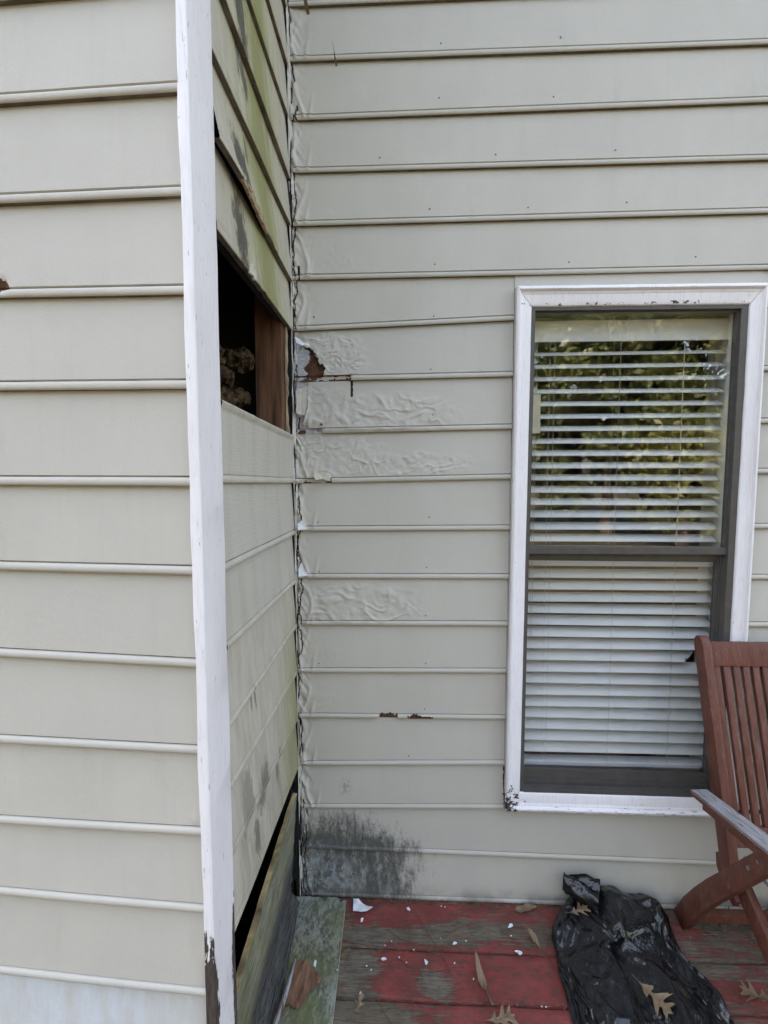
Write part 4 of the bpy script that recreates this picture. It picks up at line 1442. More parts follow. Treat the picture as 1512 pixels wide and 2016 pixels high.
# armrests
for side_ in (0, 1):
    x0 = 1.2780 if side_ == 0 else 1.882
    V = []
    out = [(-0.168, 0.0), (-0.160, 0.056), (-0.30, 0.060), (-0.46, 0.064), (-0.60, 0.064), (-0.645, 0.052), (-0.655, 0.030), (-0.648, 0.006), (-0.60, 0.0), (-0.40, 0.0)]
    poly = [(x0 + (b_ if side_ == 0 else 0.06 - b_), a_) for (a_, b_) in out]
    me = MB().prism(poly, 'z', 0.552, 0.570).mesh('armrest')
    bm = bmesh.new(); bm.from_mesh(me)
    bmesh.ops.bevel(bm, geom=bm.edges[:], offset=0.003, segments=2, affect='EDGES')
    bm.to_mesh(me); bm.free()
    for v in me.vertices: v.co.z += 0.1667 * (-0.19 - v.co.y)
    me.update()
    for p_ in me.polygons: p_.material_index = 0 if p_.normal.z > 0.5 else 1
    o = obj('armrest', me, chair)
    me.materials.append(M_GREYTEAK); me.materials.append(M_TEAK)
    if side_ == 0: o['label'] = 'weathered armrest with bare grey top'
    # rail under the armrest
    a0 = x0 + 0.030 if side_ == 0 else x0 + 0.006
    mb = MB()
    za = lambda yq, zq: zq + 0.1667 * (-0.19 - yq)
    mb.box(a0, a0 + 0.024, -0.62, -0.185, 0.515, 0.5518, lambda x_, y_, z_: (x_, y_, za(y_, z_)))
    obj('arm_rail', mb.mesh('arm_rail'), chair, M_TEAK)
# curved legs: back foot up to the front of the armrest
curve = [(-0.045, 0.000), (-0.094, 0.096), (-0.148, 0.182), (-0.205, 0.264), (-0.268, 0.348), (-0.342, 0.449), (-0.415, 0.545), (-0.440, 0.575)]
for x0 in (1.3325, 1.8635):
    lg = bar('leg', curve, [0.066, 0.064, 0.062, 0.060, 0.058, 0.055, 0.052, 0.050], x0, x0 + 0.024, M_TEAK, b=0.003)
    # flat foot
    for v in lg.data.vertices:
        if v.co.z < 0.0015: v.co.z = 0.0015
# straight legs: from the back pivot down to the front feet
for x0 in (CX0 + 0.030, CX1 - 0.054):
    bar('leg', [(-0.205, 0.345), (-0.235, 0.320), (-0.40, 0.20), (-0.60, 0.045), (-0.655, 0.004)], [0.040, 0.058, 0.056, 0.054, 0.054], x0, x0 + 0.024, M_TEAK, b=0.003)
    bar('bracket', [(-0.176, 0.362), (-0.186, 0.330), (-0.215, 0.290), (-0.255, 0.268)], [0.030, 0.042, 0.042, 0.030], x0 - 0.018, x0 - 0.002, M_TEAK, b=0.002)
# seat
for (yy0, yy1) in ((-0.26, -0.225), (-0.64, -0.605)):
    obj('seat_rail', MB().rbox(CX0 + 0.058, CX1 - 0.058, yy0, yy1, 0.352, 0.376, 0.002).mesh('seat_rail'), chair, M_GREYTEAK)
xx = CX0 + 0.060
while xx < CX1 - 0.08:
    obj('seat_slat', MB().rbox(xx, xx + 0.026, -0.66, -0.215, 0.3765, 0.390, 0.002).mesh('seat_slat'), chair, M_GREYTEAK)
    xx += 0.034
obj('stretcher', MB().rbox(1.3570, 1.8630, -0.078, -0.052, 0.030, 0.062, 0.002).mesh('stretcher'), chair, M_TEAK)
obj('stretcher', MB().rbox(CX0 + 0.0545, CX1 - 0.0545, -0.56, -0.535, 0.062, 0.092, 0.002).mesh('stretcher'), chair, M_TEAK)
for (yy, zz_) in ((-0.352, 0.466), (-0.385, 0.512)):
    mb = MB().tube([(1.3324, yy, zz_), (1.3300, yy, zz_)], 0.006, 10)
    obj('screw', mb.mesh('screw'), chair, M_STEEL)

# --- loose bottom board on the side wall
V, F = [], []
ys = np.arange(-0.735, -0.012, 0.008)
for k, yy in enumerate(ys):
    zt = 0.412 + (0.351 - 0.412) * (-yy - 0.09) / (0.574)
    if yy > -0.09: zt = 0.412 + 0.0 * yy
    jag = 0.0015 * float(fbm(yy * 40, 2, 0, 3))
    zt += jag
    bot = 0.004
    nz = 22
    for j in range(nz + 1):
        t = j / nz
        zz_ = bot + (zt - bot) * t
        lean = -0.034 + 0.028 * t + 0.0018 * float(fbm(yy * 9, zz_ * 30, 0, 3)) + (0.004 * float(fbm(yy * 14, zz_ * 70, 3, 3)) if zz_ < 0.12 else 0)
        V.append((lean, yy, zz_))
    V.append((lean - 0.0155, yy, zt + 0.001))
    V.append((-0.0495, yy, bot))
m = nz + 3
mi = []
for k in range(len(ys) - 1):
    for j in range(m):
        F.append([k * m + j, (k + 1) * m + j, (k + 1) * m + (j + 1) % m, k * m + (j + 1) % m])
        mi.append(1 if j == nz else 0)
F.append(list(range(m))); mi.append(0)
F.append([(len(ys) - 1) * m + j for j in range(m)][::-1]); mi.append(0)
me = mesh('loose_siding_board', V, F, idx=mi)
bm = bmesh.new(); bm.from_mesh(me); bmesh.ops.recalc_face_normals(bm, faces=bm.faces); bm.to_mesh(me); bm.free()
smooth_by_angle(me, 45)
lb = obj('loose_siding_board', me, None)
me.materials.append(M_LOOSE); me.materials.append(M_RAWEDGE)
tag(lb, 'loose green-stained siding board slipped down from the side wall beside the corner', 'board')

# --- plank lying on the deck
def plank():
    root = thing('fallen_board', 'grey mossy board lying flat on the red deck along the side wall', 'board', (0.08, -0.3, 0.004))
    V, F, mi = [], [], []
    ysn = np.arange(-0.95, -0.0065, 0.008)
    nx = 40
    for k, yy in enumerate(ysn):
        t = (-yy) / 0.40
        x0 = -0.013 + 0.038 * t
        x1 = 0.1695 + 0.010 * t
        if k == 0: pass
        top = 0.016 + 0.0012 * float(fbm(yy * 6, 1, 0, 2))
        row = [(x0, yy, 0.003)]
        for j in range(nx + 1):
            u = j / nx
            xx_ = x0 + (x1 - x0) * u
            yy_ = yy
            if k >= len(ysn) - 3:       # ragged far end with missing chips on the right half
                cut = max(0, 0.016 * float(fbm(xx_ * 55, 3.0, 1, 3)) + 0.004) * (1 if u > 0.5 else 0.25)
                yy_ = yy - cut * (k - (len(ysn) - 4)) / 3
            row.append((xx_, yy_, top + 0.0009 * float(fbm(xx_ * 40, yy * 40, 2, 3)) - 0.002 * abs(2 * u - 1) ** 6))
        row.append((x1, yy, 0.003))
        V += row
    m = nx + 3
    for k in range(len(ysn) - 1):
        for j in range(m - 1):
            F.append([k * m + j, k * m + j + 1, (k + 1) * m + j + 1, (k + 1) * m + j])
            mi.append(1 if j in (0, m - 2) else 0)
    F.append(list(range(m))); mi.append(1)
    F.append([(len(ysn) - 1) * m + j for j in range(m)][::-1]); mi.append(1)
    me = mesh('plank', V, [f[::-1] for f in F], idx=mi)
    bm = bmesh.new(); bm.from_mesh(me); bmesh.ops.recalc_face_normals(bm, faces=bm.faces); bm.to_mesh(me); bm.free()
    smooth_by_angle(me, 40)
    o = obj('plank', me, root)
    me.materials.append(M_PLANK); me.materials.append(M_PALEEDGE)
    return root


plank()
# torn brown scrap on the plank
sc_out = [on_deck(*p, 0.02) for p in ((586, 1895), (600, 1893), (612, 1902), (622, 1914), (633, 1925), (628, 1940), (612, 1950), (603, 1965), (588, 1990), (575, 1985), (563, 1978), (572, 1935), (580, 1910))]
bm = bmesh.new()
vs_ = [bm.verts.new((p.x, p.y, 0.0205)) for p in sc_out]
f_ = bm.faces.new(vs_)
bmesh.ops.triangulate(bm, faces=[f_])
bmesh.ops.subdivide_edges(bm, edges=bm.edges[:], cuts=7, use_grid_fill=True)
for v in bm.verts:
    if v.is_boundary:
        v.co.x += 0.005 * mnoise.noise(Vector((v.co.x * 120, v.co.y * 120, 3)))
        v.co.y += 0.006 * mnoise.noise(Vector((v.co.x * 120, v.co.y * 120, 8)))
xm = min(p.x for p in sc_out)
for v in bm.verts:
    v.co.z += 0.004 * mnoise.noise(Vector((v.co.x * 70, v.co.y * 22, 0))) + 0.16 * max(0, xm + 0.045 - v.co.x) ** 1.3 + 0.002
bmesh.ops.solidify(bm, geom=bm.faces[:], thickness=0.0025)
me = bpy.data.meshes.new('hardboard_scrap'); bm.to_mesh(me); bm.free()
tag(obj('hardboard_scrap', me, None, M_BARK), 'torn brown scrap of hardboard curled up on the mossy board', 'scrap')
# rotted strip in the gap between the loose board and the mossy board
V, F = [], []
ysr = np.arange(-0.62, -0.03, 0.01)
for k, yy in enumerate(ysr):
    for q in range(7):
        u = q / 6
        xx_ = -0.030 + 0.044 * u + 0.05 * (-yy) * 0.4 * u + 0.003 * float(fbm(yy * 14, q * 2.1, 1, 3))
        V.append((xx_, yy, 0.010 + 0.062 * (1 - u) ** 1.6 * (1 - 0.5 * abs(yy + 0.3)) + 0.006 * float(fbm(yy * 16, u * 9, 2, 3)) * (u < 0.95) + 0.002))
    if k:
        for q in range(6):
            F.append([(k - 1) * 7 + q, (k - 1) * 7 + q + 1, k * 7 + q + 1, k * 7 + q])
me = mesh('rotted_strip', V, F, True)
bm = bmesh.new(); bm.from_mesh(me); bmesh.ops.solidify(bm, geom=bm.faces[:], thickness=0.004); bm.to_mesh(me); bm.free()
g = G('black_rotted_wood')
n = g.noise(12, st=(26, 1.0, 20), det=7, rough=0.7, dist=0.4)
c = g.mix(g.lin(n, 0.35, 0.68), (0.014, 0.013, 0.012), (0.13, 0.125, 0.115))
M_ROTTED = g.done(c, 0.9, n, 0.9, 0.004, spec=0.2)
tag(obj('rotted_strip', me, None, M_ROTTED), 'dark rotted wood strip between the loose board and the mossy board', 'wood strip')
# long grey splinter on its left
sp_ = [on_deck(583, 1890, 0.02), on_deck(570, 1935, 0.03), on_deck(556, 1985, 0.03), on_deck(545, 2014, 0.025), on_deck(535, 2050, 0.02)]
mb = MB().tube([(q.x - 0.002, q.y, z_) for q, z_ in zip(sp_, (0.022, 0.030, 0.033, 0.028, 0.022))], [0.003, 0.007, 0.008, 0.007, 0.005], 5)
tag(obj('splinter', mb.mesh('splinter'), None, M_GREYTEAK), 'long grey wood splinter standing along the left edge of the mossy board', 'splinter')

# --- black bin bag (placeholder shape)
# folds of the bag film: for x, y, z the steps from point to point along each row, in half millimetres
BAG_X = [[1930,0,2,1,3,2,3,4,4,5,5,7,9,10,11,9,12,14,15,17,20,19,17,17,21,19,18,33,35,23,20,20,18,13,13,17,12,9,9,11,11,12,11,9,7,6,6,4,5,4,3,3,2,0],
[1904,7,-3,9,5,-5,2,3,5,8,6,3,11,9,11,14,14,8,13,17,18,23,24,20,21,24,21,38,37,20,26,25,16,15,19,12,10,13,13,14,11,12,10,2,9,9,10,6,5,4,4,4,1,-4],
[1879,8,0,4,10,-3,-2,1,12,13,9,2,9,10,13,7,16,17,7,10,19,21,27,21,27,30,22,42,43,20,30,21,21,20,14,12,13,18,13,14,11,7,12,4,12,11,3,8,4,3,1,1,10,-1],
[1853,9,5,5,3,2,-2,2,9,11,12,12,13,8,6,10,16,14,16,5,17,19,27,23,25,35,33,46,47,23,27,27,20,20,15,13,18,15,16,14,5,13,3,13,10,7,4,-4,4,5,5,19,0,6],
[1829,2,5,2,5,3,7,9,9,10,14,12,10,10,12,11,9,17,11,14,11,20,27,28,21,40,35,54,47,30,25,22,23,24,15,16,18,19,12,13,13,11,9,-1,-10,13,11,10,8,8,7,17,2,1],
[1818,5,12,-9,10,9,9,9,10,2,14,16,11,6,8,7,13,15,17,18,14,12,20,32,20,40,37,50,48,35,25,22,24,23,18,15,19,13,13,12,11,7,16,-9,1,5,11,13,11,7,1,24,-1,6],
[1807,9,12,-4,-3,10,9,8,9,12,8,17,13,10,4,14,10,13,18,18,9,20,22,30,16,32,41,50,50,36,25,25,20,26,21,19,18,11,13,5,7,15,14,-7,2,4,9,10,13,1,7,24,5,4],
[1796,14,3,-7,7,12,11,4,11,10,10,12,14,13,11,2,14,10,18,18,27,17,18,28,14,26,39,50,37,48,32,21,22,26,22,23,20,14,7,10,3,10,14,1,-3,11,5,7,8,13,-3,24,3,10],
[1784,13,1,-7,12,9,9,13,6,14,13,8,12,8,12,16,12,11,15,21,32,17,18,24,10,23,35,53,23,45,38,30,21,26,24,25,23,11,8,13,8,4,10,10,-6,13,10,8,8,-4,-2,23,16,4],
[1773,10,1,-7,10,10,11,11,13,9,16,15,7,2,15,14,15,18,14,27,35,25,12,19,17,13,29,52,17,33,39,36,31,26,22,29,21,16,9,9,11,11,9,-3,8,11,10,6,4,-3,-3,27,6,11],
[1762,7,1,-7,8,10,12,15,11,12,15,9,10,12,13,15,17,14,22,36,24,28,22,10,18,13,22,42,23,17,36,37,39,34,16,30,28,17,13,10,10,10,8,4,2,8,11,6,3,-4,2,22,16,4],
[1751,0,2,1,5,8,9,13,13,16,9,11,19,17,14,15,14,18,27,26,33,26,21,18,7,11,25,31,25,12,27,39,36,46,27,20,29,18,17,13,8,3,10,9,8,0,12,5,4,1,2,22,12,5],
[1749,7,0,-3,3,6,12,8,12,14,10,17,21,20,11,15,21,11,37,26,36,21,27,10,14,5,24,20,20,12,26,33,37,42,47,18,26,18,17,14,2,5,9,6,10,9,5,-3,6,6,11,23,3,12],
[1748,7,4,0,-5,8,8,9,11,13,15,18,18,20,13,15,15,24,37,29,37,18,25,14,8,10,18,12,13,17,26,24,38,38,48,36,20,20,14,13,0,9,7,8,5,10,-1,14,5,6,11,22,8,5],
[1748,4,5,4,-9,7,10,9,10,13,15,15,21,17,16,13,21,26,36,38,26,29,23,4,13,6,9,17,9,22,17,24,34,37,41,52,19,23,14,11,6,-2,9,8,10,11,7,13,8,3,19,10,8,3],
[1747,9,5,-4,-8,5,11,11,9,11,15,15,18,20,19,16,18,32,39,39,23,26,23,13,0,10,13,9,5,21,18,22,26,35,44,51,29,26,13,12,10,0,10,3,9,11,12,14,9,1,16,7,10,1],
[1746,6,2,7,-9,-3,12,13,9,12,11,17,18,20,18,19,15,41,39,35,25,28,15,11,15,0,17,9,2,16,25,14,23,34,40,49,38,26,13,14,9,6,9,9,5,12,14,13,10,-3,14,8,8,0],
[1745,0,5,9,-3,-14,12,14,12,12,13,15,18,19,21,15,17,45,39,25,33,28,10,24,-3,15,17,9,5,6,22,24,17,28,36,46,46,25,17,14,13,9,10,7,11,12,13,8,11,9,-6,5,11,3],
[1744,4,-1,6,7,-11,-8,15,15,15,15,14,19,18,21,18,16,40,38,29,34,27,24,11,10,13,13,7,8,4,20,21,18,26,32,44,52,22,20,13,15,13,11,11,11,11,11,5,11,10,5,4,-5,5],
[1741,0,6,3,10,-6,-9,2,16,17,15,13,18,18,21,20,14,35,40,35,33,25,22,19,17,12,7,9,8,6,24,23,19,26,39,49,41,17,17,18,17,13,14,12,12,8,13,6,11,5,9,5,-7,3],
[1737,7,-4,7,11,-2,-8,-5,17,16,15,11,15,19,22,20,13,29,44,38,28,31,19,21,17,16,4,9,9,22,28,24,18,33,50,47,18,17,20,22,15,15,13,13,13,10,3,12,5,6,5,10,3,-1],
[1733,0,9,3,10,2,-8,-7,14,13,15,13,12,20,22,19,11,26,47,39,27,39,21,17,16,18,1,8,20,26,38,28,15,48,53,19,20,20,24,20,15,15,12,8,15,5,10,3,7,11,6,5,8,1],
[1730,-2,5,8,9,10,-6,-11,11,11,11,15,14,16,21,19,13,17,52,44,26,39,27,16,14,14,6,13,29,31,39,33,23,54,32,18,21,24,25,14,17,11,13,8,12,7,9,4,0,12,4,8,7,11],
[1726,0,4,4,8,6,8,4,-9,10,10,11,16,16,19,21,16,16,45,47,29,34,28,26,13,7,17,14,36,36,41,37,36,46,14,24,25,24,17,17,9,15,13,11,5,9,6,8,-1,10,11,10,11,7],
[1724,11,6,-9,0,5,9,9,11,-3,9,12,8,16,20,24,19,17,34,45,34,35,25,22,19,12,15,29,30,42,43,42,46,27,10,28,27,20,14,12,16,15,7,11,4,8,9,6,7,2,18,10,10,9],
[1724,12,7,-9,3,9,-2,8,10,11,6,10,0,15,20,26,23,18,25,38,39,34,27,26,14,14,27,33,27,44,45,41,42,27,11,26,27,15,13,12,20,14,4,10,3,9,8,8,8,5,18,3,10,16],
[1724,6,11,-1,-1,9,5,-1,12,13,11,2,-2,15,21,25,23,18,28,20,42,35,32,28,13,19,26,36,34,52,44,42,31,27,15,23,25,10,14,15,17,14,5,2,8,5,10,4,7,6,26,11,12,8],
[1724,6,11,4,-8,13,7,-1,14,14,11,3,-5,11,23,25,22,19,27,17,29,36,38,31,14,23,25,47,44,45,46,29,30,31,26,12,23,6,15,16,13,13,-1,1,12,11,5,5,8,8,31,9,14,6],
[1724,5,12,8,6,-7,9,12,10,11,3,9,0,3,24,26,22,20,26,18,19,28,39,36,18,21,34,61,47,42,36,26,34,31,11,22,22,8,15,10,10,13,10,8,2,7,11,10,4,6,31,11,6,10],
[1724,4,13,2,4,9,10,12,7,2,8,6,8,0,18,29,23,21,22,20,14,23,36,37,31,17,41,72,51,32,28,29,32,30,14,20,19,12,9,9,11,13,8,13,17,-4,13,12,11,2,10,19,16,4],
[1723,13,8,5,10,4,7,3,4,3,10,3,13,13,16,20,28,20,12,20,18,28,28,33,36,22,45,80,51,18,31,31,28,25,22,14,17,14,10,9,14,10,11,12,16,2,10,14,13,12,8,16,8,1],
[1722,10,12,7,10,-1,10,10,6,-5,4,8,11,16,13,22,26,19,16,19,20,28,28,33,30,26,48,79,49,15,32,27,23,38,20,24,-2,15,12,11,6,10,12,13,17,14,4,14,10,13,13,7,4,10],
[1721,11,13,6,11,0,8,12,9,-5,2,10,8,15,10,20,28,17,19,21,21,24,35,30,25,32,46,74,51,16,29,24,22,35,35,20,9,-1,15,12,3,8,12,12,15,9,14,15,11,13,12,7,8,5],
[1719,14,14,4,15,7,-1,13,12,-7,1,10,11,10,7,20,28,16,23,21,22,20,38,33,23,28,48,72,50,23,18,29,19,32,31,27,17,0,6,11,4,9,7,14,12,15,13,15,14,12,9,12,5,4],
[1718,17,13,3,17,0,7,12,14,2,-7,7,10,13,12,10,26,19,23,21,20,24,32,40,19,26,49,71,50,25,17,29,20,32,29,25,17,16,-1,15,6,6,11,-3,13,13,15,14,14,12,5,15,3,9],
[1717,15,15,5,15,-2,10,12,14,10,-1,-8,11,14,16,8,22,20,21,24,21,27,26,39,20,25,49,69,49,28,17,30,25,25,30,19,20,17,15,-1,7,4,9,1,15,14,13,11,15,14,11,4,4,11],
[1715,17,14,6,14,-1,13,9,14,6,7,1,-4,12,20,14,16,22,20,25,23,29,26,29,20,30,44,67,49,33,14,34,29,21,25,17,21,18,16,-4,15,-1,8,5,16,17,13,10,10,13,13,11,4,2],
[1714,19,13,8,8,7,11,7,12,8,0,4,8,13,11,23,16,17,19,21,27,28,26,23,21,32,43,68,46,35,15,35,31,22,19,14,21,18,15,12,-3,9,7,9,8,14,14,12,13,9,13,11,5,1],
[1713,18,14,10,7,12,7,11,7,9,3,7,12,-3,18,20,10,25,21,16,30,27,26,24,15,34,44,69,44,35,18,36,28,25,19,11,19,16,11,18,7,6,10,5,9,14,9,9,10,11,10,14,6,2],
[1711,19,14,13,4,8,12,11,10,6,10,9,8,-7,13,19,16,24,18,21,29,26,28,25,11,35,43,66,41,38,20,35,26,23,23,12,17,14,9,20,9,4,14,13,6,12,15,4,5,10,11,12,6,3],
[1710,18,14,12,17,2,9,2,9,11,12,11,11,-10,15,20,11,22,19,25,30,26,26,27,8,36,39,64,42,38,21,30,32,22,19,26,1,19,10,14,10,13,16,14,9,10,15,9,-1,6,11,4,5,9],
[1712,19,8,14,13,10,4,8,4,13,12,12,8,-9,20,18,9,21,20,28,25,28,20,27,16,30,41,66,42,38,18,26,33,26,17,24,3,17,7,12,15,19,17,13,12,10,12,12,0,-2,11,6,13,-1],
[1714,20,7,11,9,9,6,11,4,12,8,13,11,-5,21,19,7,20,24,25,23,26,18,34,14,28,43,68,40,39,14,24,28,33,16,23,5,17,13,11,10,19,19,14,13,9,10,13,2,-8,9,12,15,-6],
[1716,17,13,10,8,2,10,5,12,7,8,16,4,4,23,19,6,17,27,28,18,20,27,27,16,29,44,68,40,30,31,12,25,31,19,21,15,7,15,17,9,17,20,16,15,13,10,3,8,-12,9,9,15,-5],
[1718,16,12,13,9,7,-9,12,6,6,15,11,13,5,22,18,13,13,22,33,20,7,25,25,25,29,43,71,43,25,29,17,29,20,21,18,18,6,18,20,12,14,17,12,17,15,12,8,5,-9,1,11,14,-5],
[1720,20,9,12,7,9,-11,10,11,0,14,6,9,19,20,15,13,18,25,31,16,9,19,23,25,33,43,77,43,21,28,26,26,13,21,14,20,7,21,23,16,14,9,15,10,15,11,11,4,2,-9,11,14,-3],
[1722,20,13,11,7,7,-11,8,11,-1,10,8,11,19,17,13,19,16,25,29,18,14,10,27,25,35,40,82,38,22,30,23,23,15,18,17,22,9,18,25,17,15,13,0,16,14,12,9,10,-5,-3,13,1,5],
[1724,20,13,7,8,9,-10,9,9,6,2,7,11,18,16,17,14,22,26,20,17,10,22,25,25,38,41,79,34,28,28,17,23,16,19,19,25,11,15,22,18,14,11,2,16,14,13,9,11,2,1,-2,12,-4],
[1726,18,10,7,2,13,-3,9,5,11,7,3,8,17,18,11,20,22,22,13,15,18,24,28,21,40,44,72,41,27,25,12,23,18,24,18,24,15,13,19,16,10,12,5,15,15,14,10,10,-1,9,4,3,-6],
[1728,18,8,12,5,9,-2,12,-2,11,10,7,4,13,15,15,20,23,17,11,16,18,23,30,24,40,46,67,43,28,25,14,11,24,27,22,21,16,14,17,11,7,11,9,14,16,15,13,9,0,9,3,-4,0],
[1730,18,14,6,7,3,4,12,-4,9,4,10,11,17,12,15,16,24,8,13,19,12,24,32,30,41,45,66,40,27,27,19,11,19,23,30,18,17,14,16,9,8,11,9,14,15,16,14,9,3,-1,7,2,-5],
[1732,16,15,6,3,10,5,10,-2,4,9,14,14,12,15,12,15,21,3,12,15,17,26,31,30,42,44,68,37,32,22,23,16,19,13,32,20,14,13,15,9,11,11,9,14,14,15,13,7,-3,2,10,0,1],
[1734,20,11,8,10,-4,11,3,11,5,2,15,11,18,14,15,14,8,12,16,15,16,22,30,25,44,47,65,37,35,22,22,18,20,12,25,23,12,11,12,14,12,10,11,10,14,14,8,7,7,-7,13,10,-4],
[1737,21,14,-5,0,12,12,0,10,7,7,11,13,19,16,16,7,11,15,16,19,17,17,25,23,42,50,70,35,28,28,22,16,21,18,17,23,16,4,14,16,12,8,10,9,14,12,11,7,6,-7,11,13,-3],
[1739,22,15,3,-13,5,10,6,8,8,8,10,20,21,16,14,5,12,13,19,26,18,9,25,23,35,54,72,30,24,32,25,18,21,25,17,12,19,1,14,14,12,9,11,11,12,11,9,10,4,-6,20,-2,5],
[1742,19,18,4,-13,-3,1,9,9,10,12,18,19,16,20,10,11,13,5,23,27,13,14,22,26,30,55,70,34,18,31,26,22,19,27,10,17,20,-1,14,13,12,14,15,14,12,11,-2,4,4,3,21,2,-2],
[1744,21,8,6,-5,-11,2,12,11,10,14,18,18,13,19,15,12,7,3,24,27,18,21,13,24,30,48,75,37,15,32,23,23,26,20,8,22,19,-3,17,18,13,14,17,12,10,10,6,2,2,-3,19,1,-1],
[1747,20,8,4,-2,-11,1,15,10,10,12,16,14,20,15,15,11,7,5,25,25,20,26,7,21,35,43,75,40,12,33,27,19,23,21,9,22,5,16,15,16,17,18,15,12,10,9,6,1,1,-4,17,-2,1],
[1749,19,9,2,-2,-8,-2,9,13,10,13,18,20,11,15,12,11,10,15,21,28,23,21,6,21,32,45,71,39,16,32,29,9,18,24,17,17,13,15,11,15,20,20,16,11,9,9,8,1,0,-4,15,1,-2],
[1751,15,14,3,-2,-9,-6,6,13,12,17,20,20,5,13,9,12,20,17,19,28,15,21,15,21,27,47,73,31,26,30,24,19,5,16,15,20,23,8,19,13,20,19,14,10,10,10,10,4,0,-7,13,-2,3],
[1754,21,-7,1,13,-4,-11,7,11,16,19,18,12,14,5,8,14,20,23,20,25,21,28,5,15,28,46,75,31,30,29,25,23,1,12,10,18,15,14,21,18,20,17,11,11,9,10,10,9,2,-9,10,2,0],
[1756,22,3,-2,-9,13,1,-6,16,18,16,15,8,15,13,9,18,19,18,22,13,21,27,18,6,28,48,70,36,30,26,25,19,17,8,11,6,14,10,21,21,17,19,13,13,12,9,6,11,2,-10,3,2,7],
[1759,19,7,-14,-2,7,10,6,14,14,15,13,12,9,14,17,18,15,20,11,13,19,25,20,13,28,47,66,39,31,25,26,7,22,4,4,14,9,16,21,20,20,18,17,15,10,8,7,1,9,-5,3,6,-1],
[1764,10,15,-15,2,6,9,14,12,14,15,12,12,5,16,18,13,17,21,11,6,21,24,14,25,27,45,61,37,34,27,21,16,7,-4,4,15,14,20,19,21,22,20,17,13,3,9,8,7,6,6,2,1,-3],
[1772,8,15,-13,6,8,10,12,13,14,10,11,8,15,14,11,18,16,10,11,13,20,22,16,23,26,44,60,36,32,32,18,16,-6,5,3,16,21,19,15,16,21,21,16,13,0,9,10,9,6,7,1,-3,2],
[1780,6,14,-6,12,5,9,12,8,12,12,12,12,10,8,16,18,18,12,6,15,12,17,15,20,35,42,60,34,33,34,19,15,-5,1,3,14,22,20,20,10,17,19,15,9,9,5,10,10,7,6,-3,5,-1],
[1788,13,-3,10,14,5,9,10,10,8,7,11,12,10,12,17,16,17,11,10,11,10,11,16,18,33,45,61,30,30,38,21,17,-6,4,9,7,18,18,17,15,13,17,13,10,11,6,4,10,9,8,-1,-4,6],
[1797,13,3,13,11,9,6,4,8,1,8,12,13,12,12,13,20,15,8,3,16,13,10,15,18,36,45,55,31,27,36,23,20,9,-3,7,13,10,12,14,15,18,13,17,6,9,9,1,10,8,9,-9,5,4],
[1805,2,4,4,33,4,8,-2,8,4,10,13,12,12,12,10,18,15,3,5,14,14,15,15,22,27,48,54,27,25,33,24,20,19,8,8,3,12,15,12,10,13,14,13,11,3,10,1,8,6,9,-11,3,10],
[1813,6,3,1,31,7,6,6,-2,10,10,10,13,9,11,9,18,15,3,12,9,14,11,16,23,26,44,53,29,22,28,25,25,18,16,14,8,2,16,8,15,5,11,10,12,2,10,9,9,-10,-1,12,-5,10],
[1821,5,-2,8,26,8,9,8,6,1,7,10,11,9,14,13,6,19,12,8,7,14,18,5,25,28,38,50,27,21,24,26,28,23,17,13,11,11,9,-8,16,15,11,9,11,-1,10,7,11,-6,-11,13,7,1],
[1829,-1,5,10,23,8,7,7,8,-2,8,6,11,14,17,12,10,9,1,12,13,10,17,18,21,27,35,47,26,20,20,27,27,26,20,14,12,10,11,-4,-4,16,16,12,10,4,5,8,8,-11,-9,5,11,9],
[1837,2,6,8,20,7,-1,7,7,3,5,10,14,14,14,10,5,1,12,13,12,12,18,18,25,21,37,45,23,23,16,26,24,25,25,15,12,5,11,8,-7,0,15,13,13,3,6,10,7,-9,-8,10,13,2],
[1845,10,1,8,15,9,-4,6,7,8,1,11,12,12,14,-1,2,14,13,15,5,15,18,22,23,22,35,43,23,23,18,23,20,21,25,20,13,5,8,8,5,-8,9,14,0,11,3,11,7,0,-9,14,5,5],
[1853,8,11,3,9,3,8,0,5,3,9,9,11,13,13,2,-1,14,15,8,13,18,14,22,23,18,36,40,25,21,18,22,18,18,22,20,11,10,11,0,-4,10,10,-3,14,-7,12,10,4,4,-1,4,6,12],
[1863,11,9,6,-2,7,4,8,-3,5,8,11,14,13,4,-3,7,15,13,12,16,16,19,18,15,22,34,37,27,19,18,14,21,18,19,20,13,8,10,1,-6,1,10,10,5,-7,11,0,8,6,-1,7,13,13],
[1879,11,8,2,-2,-4,8,9,0,3,11,12,12,-1,1,12,15,8,11,14,16,17,19,14,20,20,26,34,25,22,13,15,16,18,16,17,16,12,6,-8,-1,3,5,5,0,2,6,8,12,9,0,6,10,9],
[1895,3,4,9,1,-6,3,7,6,7,2,6,7,10,12,10,11,9,9,14,15,17,16,18,17,16,21,29,25,22,16,14,12,14,15,15,15,14,10,-8,0,-1,6,5,6,2,-4,9,9,21,2,-2,9,4],
[1911,1,5,4,6,2,-5,8,8,7,8,6,-1,9,9,10,5,11,15,13,15,12,13,17,14,14,17,31,22,18,16,12,11,12,11,15,14,13,12,11,6,1,1,5,8,-1,-2,-6,15,7,2,6,0,4],
[1928,3,1,5,6,5,2,-2,1,6,8,7,7,0,7,10,10,12,12,13,13,10,10,16,11,14,16,34,16,14,13,14,11,11,10,10,10,12,12,11,9,8,2,7,2,4,4,-2,-5,6,6,6,4,-1],
[1944,0,2,1,6,3,5,0,0,3,5,8,7,6,13,9,8,7,10,11,10,10,13,11,9,13,16,30,13,15,13,13,12,12,10,10,9,9,8,8,4,7,1,6,4,2,8,4,-4,1,5,3,4,2],
